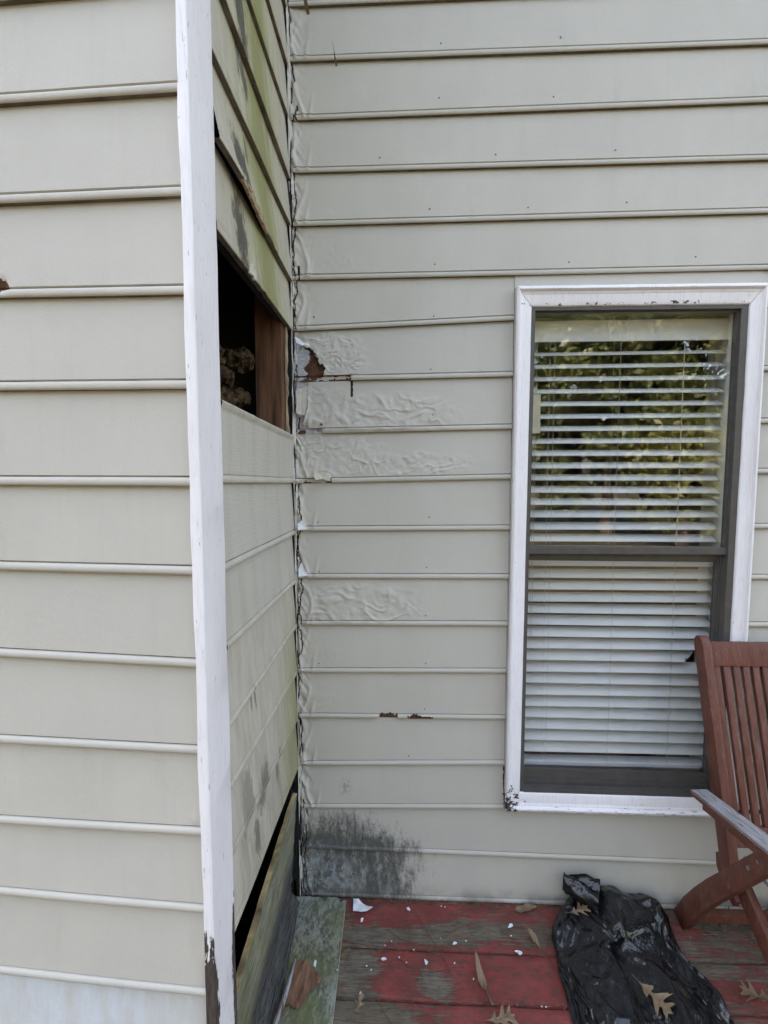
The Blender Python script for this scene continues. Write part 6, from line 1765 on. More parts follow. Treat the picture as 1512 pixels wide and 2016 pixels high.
BAG_Z = [[12,19,15,12,7,11,10,11,10,9,8,5,4,4,6,9,7,4,4,5,2,2,5,6,4,-1,-1,9,-10,-17,-16,-10,-5,-2,0,1,-2,-1,3,6,1,-3,-6,-6,-7,-7,-9,-8,-10,-10,-12,-20,-15,-21],
[12,18,16,1,13,11,13,11,8,1,6,11,9,8,6,-1,3,13,10,3,-5,-1,11,4,15,5,-3,9,-11,-24,-11,-7,-13,-1,2,5,-3,5,9,2,-9,-6,-3,-8,-5,-6,-2,-10,-10,-11,-11,-28,-17,-22],
[12,17,17,11,0,10,9,12,5,7,8,8,0,1,6,12,5,5,13,13,-4,-6,5,18,6,10,15,-9,-5,-24,-4,-15,-13,4,7,-3,9,7,2,-3,-8,-8,-2,-10,-2,0,-9,-2,-10,-12,-14,-41,-14,-24],
[12,16,17,6,13,10,9,12,7,6,0,3,4,4,7,-9,6,15,12,13,8,-8,-1,19,16,14,15,-18,-4,-21,-4,-12,-14,12,0,7,9,2,-1,-4,-9,1,-13,1,-1,-9,-12,-14,-14,-14,-15,-26,-18,-23],
[12,25,20,7,13,9,10,6,6,8,5,4,2,3,-1,-9,-8,10,21,15,11,-2,-5,12,25,11,25,-20,-12,-11,-15,-20,11,5,3,8,6,3,-10,7,-7,-12,-12,-14,-6,-5,-9,-10,-12,-12,-14,-21,-19,-25],
[12,24,14,5,9,6,6,7,7,13,1,4,3,6,8,-11,-2,3,13,16,13,15,-14,9,26,18,21,-23,-10,-18,-8,-20,1,10,0,6,2,15,2,-3,-9,-14,-3,-10,-15,-14,-10,-6,-10,-13,-14,-13,-19,-24],
[12,23,13,14,15,7,5,5,-3,-3,14,8,-7,5,10,3,-9,5,8,8,21,13,-11,7,23,33,1,0,-33,-5,-17,-6,-9,2,1,2,7,14,7,-9,-8,-2,-6,-12,-14,-15,-11,-12,-8,-14,-13,-4,-18,-25],
[12,19,18,10,12,5,7,12,-2,1,5,9,-10,-2,6,17,8,5,6,6,-5,20,-4,7,16,35,12,-1,-37,-13,-8,-9,-2,-5,2,-3,10,4,11,-6,-8,-6,1,-13,-14,-9,-14,-13,-13,-8,-15,-3,-18,-23],
[12,20,17,11,8,10,10,1,12,4,0,-7,-5,12,6,2,14,-6,5,16,-7,19,11,-5,14,27,19,1,-28,-22,-7,-5,-5,-5,4,-7,-1,10,5,2,-4,-9,-5,-6,-12,-5,-10,-12,-12,-13,-15,-14,-8,-25],
[12,21,17,14,12,10,9,-6,1,11,-6,0,8,10,8,6,-12,-3,4,24,8,-2,19,2,-8,26,28,8,-25,-24,-9,1,1,-5,-15,5,-14,9,2,1,2,-2,-1,-9,-9,-8,-10,-12,-14,-13,-13,-8,-17,-22],
[12,22,17,13,13,11,9,2,-10,6,-2,12,10,6,-9,12,3,-15,8,9,25,-6,5,9,-13,20,37,17,-20,-29,-13,4,6,-4,-19,-10,-1,-10,1,1,1,4,6,-10,-12,-10,-4,-11,-13,-13,-14,-10,-7,-24],
[12,23,16,11,13,12,10,6,-9,-5,12,13,6,1,0,-9,14,-3,-16,27,9,16,-11,-3,10,8,32,22,-6,-30,-17,4,3,-4,-11,-21,-9,-6,-4,1,4,9,3,-7,-10,-13,-4,-11,-13,-13,-15,2,-13,-24],
[12,20,16,16,14,12,5,9,-7,-1,12,7,-2,-4,10,-1,1,-13,7,25,1,15,2,-13,0,9,23,24,7,-22,-19,-7,8,-10,-7,-22,-19,-7,1,3,11,6,2,-9,-2,-8,-14,-11,-12,-12,-9,2,-17,-20],
[12,19,14,13,26,9,8,4,2,3,2,-4,-9,5,10,1,-14,1,16,20,-3,16,2,-5,-14,1,23,25,15,-16,-15,-12,5,-13,-5,-17,-27,-11,2,2,13,5,4,-8,-8,1,-12,-4,-13,-12,-8,-1,-15,-21],
[12,18,13,11,27,9,1,2,2,4,4,-9,-2,11,6,-11,-4,19,18,-4,19,-8,-2,-1,-1,-10,20,17,26,-9,-17,-2,-7,-11,-14,-8,-26,-10,-1,-2,9,11,-3,-8,-4,0,-11,6,-11,-13,-1,-9,-14,-20],
[12,14,12,10,24,10,1,1,6,5,-5,-8,10,8,-5,-9,9,22,12,0,19,-16,-10,-1,-2,4,5,16,29,-1,-17,-3,-16,-8,-3,-12,-26,-3,-4,0,-3,12,1,-9,-5,-7,6,2,-10,-13,-1,-11,-11,-19],
[12,14,12,8,5,23,2,1,8,0,-8,-2,6,8,-9,6,14,17,9,3,18,-9,-18,-16,4,-2,8,21,25,6,-9,-17,-19,2,-5,-14,-21,-4,2,-1,-9,7,4,-1,-10,-2,2,3,-8,-12,-4,-9,-12,-17],
[12,14,9,5,9,13,4,2,6,-2,-5,5,5,-4,5,11,10,10,7,19,4,1,-26,-9,-9,-1,8,20,24,9,-6,-10,-22,-11,-5,-8,-15,0,-1,-1,-4,-6,1,6,-1,-1,-2,-9,1,-9,-10,-10,-5,-16],
[12,11,10,8,6,3,9,-1,1,1,2,1,2,5,9,7,5,9,16,12,10,5,-21,-26,-7,-4,3,21,22,15,11,-21,-20,-20,-13,-4,-4,-5,0,-5,2,0,-5,-1,-2,-3,4,-12,6,-1,-8,-11,-9,-13],
[12,12,7,8,3,7,1,12,-1,2,1,1,1,6,10,7,3,9,14,11,13,7,-30,-18,-13,-8,5,24,22,16,11,-21,-23,-24,-10,-7,-7,0,-4,4,1,-6,1,3,-4,-12,-2,-11,1,6,5,-10,-9,-14],
[12,10,10,5,0,10,0,10,0,1,4,2,5,10,8,1,8,9,11,6,20,1,-30,-20,-10,-10,6,32,24,3,16,-24,-27,-23,-4,-14,-7,0,2,3,-6,2,7,-8,-7,-10,-13,3,-9,8,10,2,-12,-15],
[12,12,3,9,-3,9,3,9,1,7,5,3,6,6,5,-1,12,3,8,13,19,-3,-22,-25,-13,-6,12,37,12,8,4,-24,-28,-20,-4,-18,-1,1,3,-6,6,8,-10,-13,-4,-12,4,-9,-6,6,8,11,-10,-15],
[12,13,9,-1,1,4,7,7,4,6,10,4,2,7,-2,2,12,6,3,16,19,-10,-14,-22,-21,2,16,31,6,8,-5,-20,-32,-5,-14,-18,0,4,-2,11,3,-10,-8,-14,-6,8,-1,-6,-9,2,10,7,-10,-10],
[12,13,10,9,2,-7,6,8,7,5,7,10,0,2,-3,3,8,10,3,18,15,-14,-12,-11,-24,8,12,22,2,8,-18,-5,-34,-2,-24,-7,2,-1,14,0,-11,-8,-5,3,-7,0,6,-4,-8,-9,4,4,7,-14],
[12,8,9,6,9,6,6,-6,6,11,4,1,12,-2,-2,5,8,7,3,19,10,1,-9,-23,-22,2,22,7,14,-3,-21,1,-34,2,-22,-11,2,0,16,-10,-8,-4,9,1,-8,-2,-2,8,-5,-8,-15,8,7,-13],
[12,9,8,5,10,-4,10,7,-8,6,7,5,13,3,-3,6,7,3,7,11,8,12,-4,-19,-30,-3,13,15,19,-19,9,-28,-19,5,-21,-13,9,-9,12,-12,-4,0,11,5,-7,-3,-6,5,3,-7,-21,12,-9,-6],
[12,14,-3,10,12,-7,9,12,-5,4,-5,12,11,6,-4,8,5,3,4,14,10,-1,10,-13,-33,5,-4,27,9,1,-1,-32,-15,3,-20,-15,12,-12,6,-12,-3,3,10,9,0,-10,-3,8,-5,-8,-18,4,4,-16],
[12,16,-7,10,9,0,8,13,3,-1,-9,11,7,11,-5,3,2,5,10,11,7,0,4,4,-30,0,-8,22,-2,23,-3,-28,-15,-8,-8,-18,13,-15,-5,-6,1,1,11,9,-3,2,5,-7,-2,0,-24,6,-5,-18],
[12,17,-4,8,6,10,9,-7,9,8,-14,5,9,15,-3,7,8,4,0,5,6,13,8,-3,-26,-11,8,0,7,28,-1,-25,-9,-11,-26,-4,9,-14,-5,7,-5,-1,2,5,14,7,-4,1,-5,-7,-24,5,-14,-17],
[12,18,-4,11,7,8,-9,4,9,12,-6,-7,6,18,11,1,13,5,1,-3,12,11,4,-15,-6,-22,14,5,-2,30,3,-23,-11,-17,-28,14,-3,-12,7,9,-6,-3,3,1,-3,17,5,-4,-6,-8,-5,-31,-5,-20],
[12,14,12,-12,5,15,-12,11,10,11,2,-8,-4,12,15,19,1,-6,12,8,8,7,3,-17,-3,-24,8,5,6,28,10,-19,-14,-27,-26,20,-8,9,3,8,-4,-2,-3,-5,-9,18,10,-4,-6,-6,-10,-26,-14,-21],
[12,16,8,-11,1,11,-6,8,10,10,9,-4,-6,8,19,13,-8,1,5,10,14,1,10,-1,-15,-24,-2,14,5,27,18,-23,-19,-12,-33,3,19,8,5,-7,-12,-5,-3,-3,4,13,15,-5,-10,-7,-7,-27,-16,-19],
[12,16,4,-10,-1,11,8,-2,10,10,11,-1,-6,2,19,11,-5,10,-3,3,16,6,-1,12,-22,-12,-10,26,-10,26,23,-24,-19,-13,-18,-20,17,20,6,-8,-8,-11,9,-6,4,14,10,-6,-10,-7,-10,-26,-14,-21],
[12,14,3,-11,5,9,12,1,4,9,10,4,-1,-7,18,3,5,15,-5,1,4,13,3,11,-14,-22,-6,31,-19,20,28,-15,-20,-21,-17,-15,1,22,17,-14,-7,-5,14,-2,8,-3,11,-4,-6,-9,-12,-24,-16,-21],
[12,8,7,-12,10,13,11,4,1,10,3,9,-7,-1,12,16,1,16,-8,5,-5,4,17,5,-7,-29,-2,30,-20,17,26,-7,-19,-16,-20,-10,-8,7,19,8,-5,-6,-6,16,-6,6,3,-5,-7,-8,-14,-20,-17,-19],
[12,11,2,-12,15,14,8,5,3,0,9,7,3,3,0,18,8,16,-11,3,-8,2,16,6,-9,-24,-1,28,-22,15,27,-4,-21,-6,-20,-15,-6,-3,8,19,-7,-7,-4,17,-5,-2,4,-10,-5,-5,-9,-16,-16,-19],
[12,9,1,-11,21,12,-2,7,-2,8,5,11,9,8,-6,17,17,13,-14,-2,-6,1,9,12,-19,-6,-8,27,-24,15,29,-2,-21,-1,-21,-18,-6,-2,-6,15,5,-9,-2,14,4,-7,-5,-9,-11,-7,-5,0,-16,-21],
[12,3,6,-10,29,9,3,-8,-2,6,9,9,8,3,18,-2,21,20,-10,-14,-4,5,2,14,-22,0,-9,22,-22,14,31,3,-15,-6,-22,-21,-4,0,-13,8,18,-9,-5,2,11,-12,-10,-7,-4,-10,-1,5,-16,-21],
[12,6,1,-8,30,2,10,1,-9,-1,9,8,1,16,9,10,23,10,1,-15,-8,1,2,13,-22,-6,9,5,-18,14,34,4,-9,-9,-17,-28,4,-6,-15,2,13,12,-9,-8,0,6,-14,-12,-8,-5,6,1,-15,-21],
[12,-1,1,0,25,10,5,4,-3,-8,4,7,9,16,14,13,11,-3,15,-4,-13,-2,-2,10,-20,4,-14,13,-15,13,37,5,-16,-9,-4,-27,-14,8,-13,-3,14,12,-9,0,-8,-5,-1,-14,-11,-7,0,12,-15,-21],
[12,10,1,-3,9,13,-7,12,8,3,2,4,4,13,12,5,14,-4,19,2,-2,-2,0,-9,-17,4,-19,12,-12,10,38,8,-17,-10,-7,-10,-26,0,6,-7,14,9,-1,-5,-10,-11,-2,-10,-12,-9,-3,18,-16,-19],
[12,5,12,3,3,0,-9,9,12,1,5,3,10,15,4,6,14,-2,18,-5,-5,0,14,-18,5,-22,-9,7,-6,10,36,9,-16,-15,-2,-10,-22,-10,10,6,10,6,-5,0,-10,-14,-9,-5,-10,-10,-2,14,-10,-21],
[12,2,11,-3,-1,5,-8,7,11,5,10,-1,13,19,0,3,15,1,11,-14,2,2,19,-2,-10,-25,3,-8,8,6,30,10,-21,-7,-3,-11,-16,-8,-8,9,15,10,0,-2,-8,-15,-11,-4,-10,-7,-5,1,1,-21],
[12,11,-4,7,3,-11,-7,11,4,9,12,-1,18,18,-1,-1,14,7,0,-12,9,-4,14,12,-15,-24,0,9,-7,24,3,18,-21,-11,0,-12,-7,-14,-4,3,15,12,6,-5,-5,-8,-10,-10,-7,-6,-8,1,-4,-21],
[12,13,4,1,1,-8,-9,0,11,11,0,15,10,17,-3,-4,13,12,-12,3,0,16,16,-10,-8,-20,3,10,-3,21,-10,15,-5,-22,1,-10,-3,-12,-1,-8,13,11,10,-13,-4,4,-3,-4,-9,-8,-12,0,-8,-22],
[12,5,10,0,0,-4,-6,-4,6,12,2,17,17,-5,-1,8,15,-5,-8,6,9,18,16,-17,-12,-4,2,1,8,19,-12,-3,10,-25,-2,-7,1,-11,-3,-9,4,9,15,3,-13,-2,6,1,-9,-10,-9,-9,-9,-21],
[12,4,2,11,1,-7,-5,-6,5,11,6,16,18,-1,-9,12,2,-9,12,13,-1,13,20,-18,-6,2,8,-11,11,16,-6,-13,6,-22,-11,-2,2,-10,-5,-6,2,6,11,13,-4,-7,-1,8,-6,-9,-11,-8,-16,-21],
[12,4,-4,11,6,-4,-7,-8,7,11,12,15,13,0,-13,8,-8,2,11,25,1,15,10,-15,3,7,-1,-15,17,13,-4,-16,0,-21,-15,-5,4,-9,-3,-4,1,9,11,12,-2,-7,0,6,-5,-11,-13,-13,-10,-21],
[12,11,-13,10,8,1,-10,-9,13,6,12,15,11,1,-8,-13,2,6,11,28,10,14,-8,1,13,1,-7,-19,14,22,-2,-18,-7,-22,-10,-13,4,-4,-6,-3,0,13,11,11,0,-6,0,4,-6,-12,-9,-12,-16,-20],
[12,12,-14,4,6,7,-13,-1,14,5,9,12,12,-10,-7,-7,8,3,13,27,15,16,-3,6,10,-13,1,-22,12,25,1,-12,-20,-20,-11,-14,-2,-2,-2,-4,0,12,13,12,2,-1,-2,0,-7,-12,-9,-13,-15,-21],
[12,3,7,-11,2,12,-13,5,13,6,13,12,-9,-4,-9,4,6,2,21,21,14,18,11,7,1,-22,5,-18,8,21,8,-5,-19,-26,-19,-3,-7,-5,-4,-3,-2,8,14,13,1,0,-1,-1,-8,-11,-12,-7,-16,-21],
[12,12,9,1,-14,2,-10,10,13,12,10,3,-9,-13,3,6,0,10,22,15,15,19,16,5,4,-28,-9,3,2,13,15,2,-17,-25,-25,-2,-2,-3,-5,-9,-9,7,13,14,3,1,-3,-4,-10,-11,-12,-3,-16,-21],
[12,0,14,-1,4,-12,5,15,3,9,11,-3,-16,-3,8,-1,5,22,13,3,16,26,18,0,13,-27,-16,20,-3,3,9,10,-15,-21,-28,-13,0,5,-10,-13,-5,6,12,10,11,-2,0,-10,-10,-10,-10,-8,-13,-21],
[12,-1,3,12,11,3,-2,13,3,-2,8,-9,-16,8,3,3,16,18,1,6,15,28,18,0,15,-24,-18,7,21,-4,7,6,-13,-17,-28,-19,2,1,-16,-8,-2,6,10,10,11,1,-7,-4,-8,-10,-10,-17,-9,-22],
[12,2,7,11,3,10,4,8,4,-2,-8,-13,5,3,9,8,16,14,9,3,2,25,20,5,15,-21,-16,-9,30,1,9,-1,-8,-15,-24,-21,-16,9,-19,-7,3,7,10,9,8,-8,-7,-6,-1,-10,-10,-10,-16,-21],
[12,7,5,9,1,10,10,4,-7,-5,-6,0,5,15,7,13,8,6,16,3,-2,28,16,15,8,-18,-13,-26,25,22,-4,-1,1,-20,-22,-29,-7,7,-19,-8,8,8,8,6,0,3,-5,-10,-10,-10,-11,-3,-16,-22],
[12,2,14,4,9,0,12,-2,7,-7,0,-5,9,17,11,5,0,10,17,-3,2,28,9,23,11,-18,-24,-24,22,25,4,-8,5,-15,-28,-32,4,0,-18,-6,0,6,9,2,6,0,1,-9,-10,-11,-11,-5,-16,-22],
[12,6,14,8,8,-9,16,2,7,-4,-4,-5,15,10,13,-1,4,9,20,4,-6,23,11,21,12,-7,-31,-25,15,23,12,1,-9,-17,-24,-28,-11,18,-7,-10,-10,2,4,7,2,3,3,-10,-9,-10,-10,-8,-16,-22],
[12,10,14,7,12,-15,15,11,-5,-2,-1,2,8,18,9,0,0,13,22,8,0,-6,20,21,7,4,-24,-24,-1,24,10,2,-22,-15,-14,-17,-16,17,9,-14,-10,-6,1,1,3,4,6,-8,-10,-10,-11,-8,-17,-22],
[12,15,10,8,12,-10,10,11,1,-1,1,2,3,16,8,-3,7,12,24,8,5,-14,18,15,-1,12,-6,-20,-19,18,1,11,-15,-21,-20,-14,3,5,17,-6,-14,-8,-1,3,-3,-1,3,4,-10,-12,-10,-15,-16,-23],
[12,7,15,9,5,10,2,10,8,5,4,3,-7,1,13,8,8,14,14,10,10,-8,-11,16,12,8,-9,-7,-24,3,4,6,4,-24,-15,-16,-6,17,16,0,-14,-10,-1,1,3,-4,-5,4,-6,-12,-11,-21,-16,-23],
[12,9,15,10,11,-1,11,11,5,-1,5,-1,12,-5,1,12,-1,11,15,10,20,-10,-11,4,19,10,-8,3,-20,-7,17,8,-8,-18,-11,-15,-16,16,18,3,-5,-14,-4,4,1,-3,-4,-8,-2,-13,-10,-26,-17,-22],
[12,14,14,2,13,12,6,13,-8,8,0,-3,8,13,2,2,-4,16,1,21,18,-10,-10,-5,19,10,5,-10,2,-12,17,0,-19,-8,-12,-18,-3,19,14,4,-1,-10,-10,4,1,-6,-4,-4,-11,-6,-13,-32,-16,-23],
[12,22,8,9,13,11,10,2,-10,2,1,4,3,13,-6,3,15,9,0,19,18,-4,-8,-15,7,11,20,-16,6,-2,9,0,-14,-19,-10,-15,11,13,8,5,2,-5,-5,-4,-7,-12,-3,2,-5,-7,-10,-40,-16,-23],
[12,22,7,17,12,11,8,-3,-7,6,9,4,-8,-1,6,13,4,-6,19,13,17,-4,-8,-8,-10,18,19,-18,11,5,0,-1,-10,-17,-14,-11,8,-3,8,11,7,-7,-1,-2,-3,-11,-8,1,-4,-9,-8,-36,-15,-23],
[12,22,8,23,4,12,11,-7,10,6,4,-1,-3,-8,10,7,-7,-1,14,15,19,-13,-10,-6,8,7,18,-18,11,-3,10,-1,-11,-16,-14,-9,5,3,3,2,11,-5,-5,-6,11,-7,-11,-5,-1,-9,-10,-30,-15,-22],
[12,18,16,28,-2,14,10,2,-7,-4,8,-3,-3,6,1,1,11,-7,9,17,17,-11,-14,3,-3,22,-4,-9,10,-6,4,9,-11,-15,-11,-7,-10,3,3,9,10,-10,-7,8,7,0,-8,-11,0,-8,-10,-29,-15,-21],
[12,17,15,37,1,-5,9,7,-1,-9,-4,-1,-1,1,3,13,11,-6,12,20,6,-8,-14,10,-8,5,18,-17,-3,5,-6,12,0,-13,-10,-11,-7,-13,11,11,8,-5,-12,2,10,6,-5,-10,-2,-8,-9,-26,-15,-21],
[12,21,14,13,17,-8,5,7,4,-9,-1,3,3,-1,-5,15,10,-3,15,19,-6,-6,-8,12,2,-11,15,2,-18,-6,-2,13,3,2,-10,-11,-14,-10,-9,11,11,4,-7,-9,8,10,3,-12,-10,-11,-3,-19,-15,-18],
[12,19,15,13,12,-3,-6,5,8,5,1,1,0,-5,-8,17,5,5,18,11,10,-5,-17,6,-10,-2,7,12,-10,-15,4,-8,3,6,2,-5,-10,-13,-2,-16,7,8,1,-9,5,11,5,-7,-8,-8,-19,-4,-14,-18],
[12,19,15,9,-1,6,2,-4,8,8,-3,4,2,-7,-5,15,14,3,15,10,14,-6,-9,-16,-6,8,1,9,-6,-14,4,-6,-6,-4,1,5,-1,0,-11,-13,-1,-8,6,-5,4,11,6,-11,-6,-8,-9,1,-14,-20],
[12,20,13,4,-7,3,5,5,-2,8,1,8,0,-4,-5,11,14,19,17,5,-5,-10,-6,0,-16,2,9,3,1,-12,2,-1,-7,-10,-1,-3,1,4,5,-12,-14,-7,0,7,-5,10,8,-9,-11,-2,3,-13,-10,-16],
[12,19,12,-5,-2,4,9,-1,-6,9,7,5,-1,-5,0,15,22,19,2,-6,-2,7,-8,-16,-6,9,-8,6,4,-4,-8,2,-2,-11,1,-2,2,9,0,-7,-11,-17,8,-9,-4,11,8,-6,-9,-1,-8,-9,3,-19],
[12,14,14,-5,-1,1,9,4,-7,0,11,3,-3,-2,5,24,22,1,0,5,9,-9,-10,-10,6,-3,-14,6,2,-4,0,-9,-2,-1,3,2,0,10,2,-5,-10,-11,-14,7,-12,-2,11,-8,-1,-12,-6,-4,12,-18],
[12,15,3,14,2,-10,-2,9,6,-10,1,4,3,4,14,22,18,-1,2,11,0,-7,-13,-2,-6,-15,2,-6,0,1,0,3,10,0,-3,4,-9,6,-1,-6,-7,1,-8,-15,-6,-10,-2,2,12,-10,-9,-12,13,-12],
[12,11,6,-1,8,6,-9,1,9,6,-7,5,6,9,16,15,14,6,5,2,-6,-9,-4,-12,-17,5,-4,4,3,-1,1,8,8,2,-3,-3,-5,-9,-4,-6,-1,-9,-2,5,-12,-7,-6,-13,13,-11,-7,-9,2,1],
[12,-1,4,8,9,8,-2,-5,9,10,1,1,2,12,13,9,8,-7,5,-3,-6,-4,0,-16,-2,3,8,3,8,0,6,1,-3,2,2,-5,-3,-2,-10,-7,-4,-7,-4,9,-11,-9,-7,-6,0,10,-17,-10,10,-10],
[12,11,-9,3,9,6,7,0,4,1,7,7,7,8,2,-6,5,8,-11,-2,-4,-2,-2,3,4,4,4,9,0,9,1,-1,1,-1,-3,-4,-4,-4,-5,-5,-8,-9,2,7,0,-6,-9,-2,1,-5,-9,-11,4,-12],
[12,9,-3,-8,1,8,6,0,-1,2,7,8,11,1,5,5,12,-11,1,0,3,8,1,-1,-1,2,8,2,0,-6,-6,-5,0,1,-1,-4,-3,-1,-1,-4,-3,-7,-8,4,3,-5,-4,-3,-7,0,9,-5,-11,-8],
[12,2,8,2,-8,-1,6,9,5,3,1,-7,5,11,8,8,9,2,0,1,1,-5,7,4,1,1,-5,-1,-10,-8,-6,-3,0,4,4,-1,-8,-6,-3,-2,6,-3,-10,1,9,0,-6,-6,-5,-2,2,-1,-5,-8],
[12,3,4,8,1,-8,0,8,6,4,4,2,-6,4,5,5,8,8,3,0,-2,-1,-2,-3,7,3,2,-19,-7,-6,-5,-3,-2,-2,-2,-1,1,1,1,2,6,1,-8,-3,-2,8,0,-1,-6,-5,-2,-4,-4,-1],
[12,1,4,3,2,3,2,3,2,3,3,3,3,3,3,3,3,2,-14,-2,0,-1,0,4,6,8,-6,-9,-5,-5,-3,-2,-1,-1,0,1,0,1,0,1,1,0,0,0,-1,-1,-1,-2,-1,-3,-2,-3,-3,-2]]
BP = np.cumsum(np.stack([np.array(q) for q in (BAG_X, BAG_Y, BAG_Z)], -1), axis=1) * 0.0005
BN, BM = BP.shape[:2]
bag = thing('trash_bag', 'crumpled black plastic bag lying on the deck against the wall under the window', 'bag', (1.07, -0.3, 0))
bme = mesh('bag_body', BP.reshape(-1, 3), [[j * BM + i, (j + 1) * BM + i, (j + 1) * BM + i + 1, j * BM + i + 1] for j in range(BN - 1) for i in range(BM - 1)], True)
bo = obj('bag_body', bme, bag, M_BAG)
sd = bo.modifiers.new('soften', 'SUBSURF'); sd.levels = 2; sd.render_levels = 2
from mathutils.bvhtree import BVHTree
BT = BVHTree.FromPolygons([Vector(p) for p in BP.reshape(-1, 3)], [tuple(p.vertices) for p in bme.polygons])
# twisted neck of the bag standing against the wall
V, F = [], []
nn, nr = 34, 26
NA = [Vector(q) for q in ((1.05, -0.075, 0.085), (1.01, -0.055, 0.108), (0.975, -0.042, 0.115), (0.955, -0.036, 0.118), (0.942, -0.032, 0.124))]
for k in range(nn):
    t = k / (nn - 1) * (len(NA) - 1)
    a = min(int(t), len(NA) - 2); u = t - a
    c0 = NA[a].lerp(NA[a + 1], u)
    tt = k / (nn - 1)
    ra = 0.042 * (1 - tt) ** 1.3 + 0.017 + 0.012 * tt * tt
    rb = 0.026 * (1 - tt) + 0.012
    for q in range(nr):
        an = 2 * math.pi * q / nr
        wv = 1 + 0.16 * math.sin(6 * an + 6 * tt) + 0.10 * math.sin(11 * an - 4 * tt) + 0.34 * float(fbm(math.cos(an) * 2.2 + 9, math.sin(an) * 2.2 + tt * 2.5, 2, 3))
        V.append((c0.x + rb * 0.5 * wv * math.cos(an), min(-0.006, c0.y + rb * wv * math.cos(an)), c0.z + ra * wv * math.sin(an) * 0.9 + 0.004 * math.sin(an * 2 + tt * 4)))
    if k:
        for q in range(nr):
            F.append([(k - 1) * nr + q, (k - 1) * nr + (q + 1) % nr, k * nr + (q + 1) % nr, k * nr + q])
nk = obj('bag_neck', mesh('bag_neck', V, F, True), bag, M_BAG)


# --- leaves, flakes, needles
def leaf_mesh(name, L=0.085, Wd=0.06, lobes=3, curl=0.25, seed=0, oak=True):
    rs = random.Random(seed)
    n = 36
    V, F = [], []
    cols = 5
    for i in range(n + 1):
        t = i / n
        env = math.sin(math.pi * t ** 0.85) ** 0.75 if 0 < t < 1 else 0
        if oak:
            TT = (0, .10, .19, .27, .31, .41, .49, .58, .61, .68, .76, .84, .86, .93, 1)
            WW = (.03, .06, .42, .52, .16, .15, .78, 1.0, .30, .20, .62, .66, .18, .10, 0)
            wL = Wd / 2 * float(np.interp(t, TT, WW)) * (0.85 + 0.3 * rs.random())
            wR = Wd / 2 * float(np.interp(min(1, t * 1.03), TT, WW)) * (0.85 + 0.3 * rs.random())
        else:
            wL = wR = env * Wd / 2
        for j in range(-cols, cols + 1):
            u = j / cols
            wv = wR if u > 0 else wL
            yv = u * wv
            bend = 0.35 * (t - 0.2) if oak else 0.1
            z_ = curl * (abs(yv) ** 1.5) * 2.2 + 0.012 * math.sin(t * 3 + seed) * curl * 2 + 0.0016 * math.sin(17 * t + 5 * u + seed) + (t - 0.5) ** 2 * 0.03 * curl * 3
            V.append((t * L - L / 2 + (0.45 if oak else 0.1) * abs(yv), yv, z_))
    m = 2 * cols + 1
    for i in range(n):
        for j in range(m - 1):
            F.append([i * m + j, i * m + j + 1, (i + 1) * m + j + 1, (i + 1) * m + j])
    k = len(V)
    for i in range(4):
        t = i / 3
        for q in range(3):
            V.append((-L / 2 - 0.018 * t, 0.0009 * math.cos(q * 2.1), 0.0009 * math.sin(q * 2.1) + 0.004 * t * t + V[cols][2]))
    for i in range(3):
        for q in range(3):
            F.append([k + i * 3 + q, k + i * 3 + (q + 1) % 3, k + (i + 1) * 3 + (q + 1) % 3, k + (i + 1) * 3 + q])
    me = mesh(name, V, F, True)
    me.materials.append(M_LEAF)
    zmin = min(v.co.z for v in me.vertices)
    for v in me.vertices: v.co.z -= zmin
    return me


def put(name, me, loc, rot, label, cat, group=None):
    o = bpy.data.objects.new(name, me)
    C.objects.link(o)
    o.location = loc
    o.rotation_euler = rot
    return tag(o, label, cat, group)


LEAVES = [((1290, 1968), 0.095, 0.090, 3, -0.9, 'pointed tan oak leaf lying on the black bag', True, 0.0, 1),
          ((1488, 1962), 0.080, 0.080, 3, 2.5, 'tan oak leaf at the right edge of the deck', True, 0.3, 2),
          ((988, 2008), 0.085, 0.080, 3, 0.25, 'pale lobed oak leaf on the front red board left of the bag', True, 0.2, 3),
          ((948, 1930), 0.095, 0.022, 2, 1.85, 'narrow curled tan leaf standing across the red board', False, 0.9, 4),
          ((1140, 1795), 0.065, 0.060, 2, 0.2, 'brown leaf poking out by the neck of the black bag', True, 0.3, 5),
          ((1035, 1795), 0.075, 0.030, 2, -0.1, 'curled brown leaf against the foot of the wall', False, 1.4, 6),
          ((1052, 1854), 0.050, 0.022, 2, -0.8, 'small pale curled leaf left of the black bag', False, 0.9, 7),
          ((963, 1976), 0.035, 0.020, 2, 0.1, 'crumpled leaf piece on the gap between deck boards', False, 1.2, 8),
          ((1430, 1815), 0.055, 0.022, 2, 0.8, 'curled brown leaf under the folding chair', False, 1.3, 9),
          ((1500, 1805), 0.08, 0.025, 2, -0.2, 'pale curled leaf beside the front chair leg', False, 1.2, 10),
          ((706, 1985), 0.040, 0.030, 2, 1.2, 'small brown leaf piece beside the mossy board', True, 0.6, 11),
          ((680, 1882), 0.030, 0.022, 2, 0.5, 'bit of pale leaf at the edge of the mossy board', False, 0.6, 12)]
for (px, L_, W_, lb_, rz, lab, oak, curl, sd) in LEAVES:
    zz_ = 0.002
    p = on_deck(px[0], px[1], zz_)
    h_ = BT.ray_cast(cam.matrix_world.translation, (p - cam.matrix_world.translation).normalized())
    if h_[0] is not None and (h_[0] - cam.matrix_world.translation).length < (p - cam.matrix_world.translation).length:
        p = h_[0]; zz_ = p.z + 0.001
    put('oak_leaf' if oak else 'dry_leaf', leaf_mesh('leaf', L_, W_, lb_, curl if curl else 0.25, sd, oak), (p.x, p.y, zz_), (0, 0, rz), lab, 'leaf')
